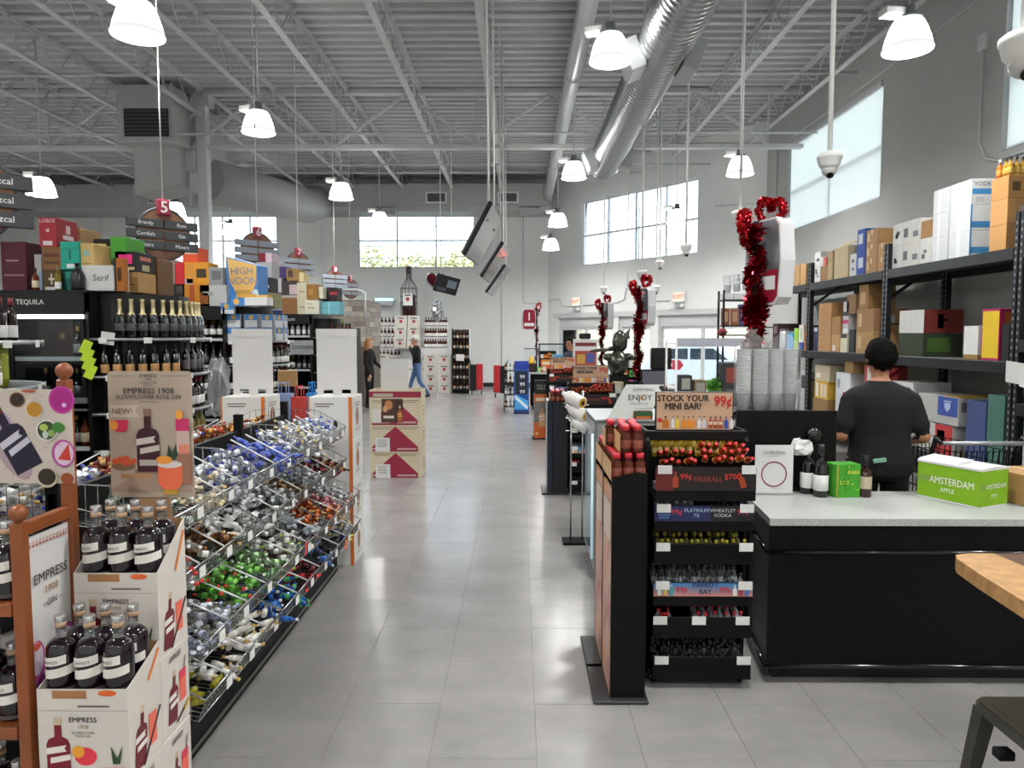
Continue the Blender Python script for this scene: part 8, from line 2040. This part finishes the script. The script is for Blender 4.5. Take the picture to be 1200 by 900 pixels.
# ------------------------------------------------------------------ outside, seen through the glass
n_ = (math.sin(-CHA), math.cos(CHA))
tag(MB().box(-45, 45, 25.4, 90, -.3, -.02).build('ground_outside', M('asphalt', '#7d7d7c', .9, var=.1)), 'grey asphalt outside the shop', 'ground', None, 'structure')
tag(MB().box(6.5, 45, -4, 25.4, -.3, -.02).build('pavement_outside', M('asphalt')), 'grey asphalt strip beside the shop', 'ground', None, 'structure')
tag(MB().prism([(1.2, 25.4), (6.5, 18.4), (6.5, 25.4)], -.3, -.02, 'z').build('pavement_corner', M('asphalt')), 'asphalt in front of the entrance doors', 'ground', None, 'structure')
ob_ = thing('neighbour_building', 'cream ribbed metal building across from the entrance', 'building', (14.7, 30.3, 0), CHA)
m = MB(); prof = []; x = -22.0
while x < 16: prof += [(x, 0), (x + .16, 0), (x + .2, -.04), (x + .36, -.04)]; x += .4
n = len(prof); m.add([(p[0], p[1], 0) for p in prof] + [(p[0], p[1], 5) for p in prof], [(i, i + 1, n + i + 1, n + i) for i in range(n - 1)]); m.build('ribbed_wall', M('cream_siding', '#e0d4b8', .7, var=.03), ob_)
MB().box(-22, 16, .05, 8, 0, 5.1).build('building_core', M('cream_siding'), ob_); MB().box(-22.1, 16.1, -.1, 8.1, 5.1, 5.3).build('roof_edge', CM('#b8b0a0', .6), ob_)
cr = thing('parked_car', 'white parked car with a red arrow decal outside the wide door', 'car', (6.25, 24.6, 0), CHA + .1)
m = MB().prism([(-2.1, .35), (-2.05, .75), (-1.5, .95), (-.75, 1.38), (.9, 1.42), (1.7, 1.0), (2.05, .9), (2.1, .4), (1.7, .3), (-1.7, .3)], -.8, .8, 'y'); m.build('car_body', M('white_car_paint', '#dfe2e4', .2, var=.01, coat=.5), cr)
MB().prism([(-1.3, .98), (-.72, 1.32), (-.1, 1.34), (-.1, .98)], -.806, .806, 'y').build('side_window', CM('#3a444c', .1), cr); MB().prism([(0, .98), (0, 1.34), (.85, 1.35), (1.4, 1.0)], -.806, .806, 'y').build('side_window', CM('#3a444c', .1), cr)
for s in (-1, 1):
    for x in (-1.3, 1.3): w_ = MB().tube([(x, s * .66, .32), (x, s * .83, .32)], .32, 18).build('wheel', BLK, cr); MB().tube([(x, s * .67, .32), (x, s * .84, .32)], .18, 12).build('wheel_hub', SILV, w_)
a = Art((-2.1, -.8, 0), (1, 0, 0), (0, 0, 1)); a.poly([(.5, .62), (1.7, .62), (1.85, .78), (1.7, .94), (.5, .94)], '#b01c30'); a.rect(.75, .72, 1.4, .84, '#e8d8d8'); a.build(cr)
LEAF = [M('leaf_%d' % i, c, .7, var=.25, scale=3) for i, c in enumerate(('#a3a472', '#b5ab78', '#949e78', '#beb080'))]
for i, (x, y, h, r_) in enumerate(((-12.5, 44, 6.9, 2.4), (-9.2, 46, 7.4, 2.6), (-5.6, 43, 6.6, 2.3), (-3.4, 45, 7.0, 2.2), (-24, 45, 6.6, 2.4), (-19.5, 44, 6.2, 2.2))):
    t = thing('autumn_tree', 'yellow-green tree outside the far windows, %s' % ('first past the column window', 'second, filling the window corner', 'third, in the middle window', 'fourth, toward the hanging screens', 'leftmost one', 'beside the leftmost one')[i], 'tree', (x, y, 0), 0, 'trees outside the far wall')
    MB().tube([(0, 0, 0), (.1, 0, h * .4), (0, .1, h * .7)], [.18, .14, .07], 8).build('trunk', M('tree_bark', '#5a4a3c', .9, var=.2), t)
    m = MB(); rnd = random.Random(i)
    for k in range(2600):
        d = Vector((rnd.gauss(0, 1), rnd.gauss(0, 1), rnd.gauss(0, 1))).normalized() * r_ * rnd.random() ** .4
        c = Vector((0, 0, h - r_)) + d; u = Vector((rnd.uniform(-1, 1), rnd.uniform(-1, 1), rnd.uniform(-1, 1))).normalized() * .16; v = u.orthogonal().normalized() * .09
        m.add([tuple(c - u), tuple(c + v), tuple(c + u), tuple(c - v)], [(0, 1, 2, 3)], rnd.randrange(2))
    m.build('foliage', [LEAF[i % 4], LEAF[(i + 1) % 4]], t)
for k, z in enumerate((5.9, 6.5, 7.4)): tag(MB().tube([(-40, 36, z), (-14, 36, z - .5), (6, 36, z - .1)], .02, 4).build('power_line', CM('#3a3a3c', .6)), 'thin power line outside the far windows, %s' % ('lowest', 'middle', 'highest')[k], 'cable')
for x in (-39.5, 5.8): tag(MB().tube([(x, 36, 0), (x, 36, 8)], .12, 8).build('power_pole', M('tree_bark')), 'wooden power pole holding the lines, %s' % ('far left of the windows' if x < 0 else 'toward the entrance'), 'pole')

# ------------------------------------------------------------------ look-alikes in a row: say which one, counted along the row
ORDINALS = 'first second third fourth fifth sixth seventh eighth ninth tenth eleventh twelfth thirteenth fourteenth fifteenth sixteenth seventeenth eighteenth'.split()
rows_ = {}
for o in C.objects:
    if o.parent is None and 'label' in o and o.name.split('.')[0] not in ('miniature_bottle', 'pendant_lamp', 'roof_joist', 'bridging_bar'): rows_.setdefault(o['label'], []).append(o)
for lab, os_ in rows_.items():
    if 1 < len(os_) <= 18 and len(lab.split()) <= 13:
        os_.sort(key=lambda q: q.location.x / max(.5, q.location.y))
        for k, q in enumerate(os_): q['label'] = '%s, %s from left' % (lab, ORDINALS[k])
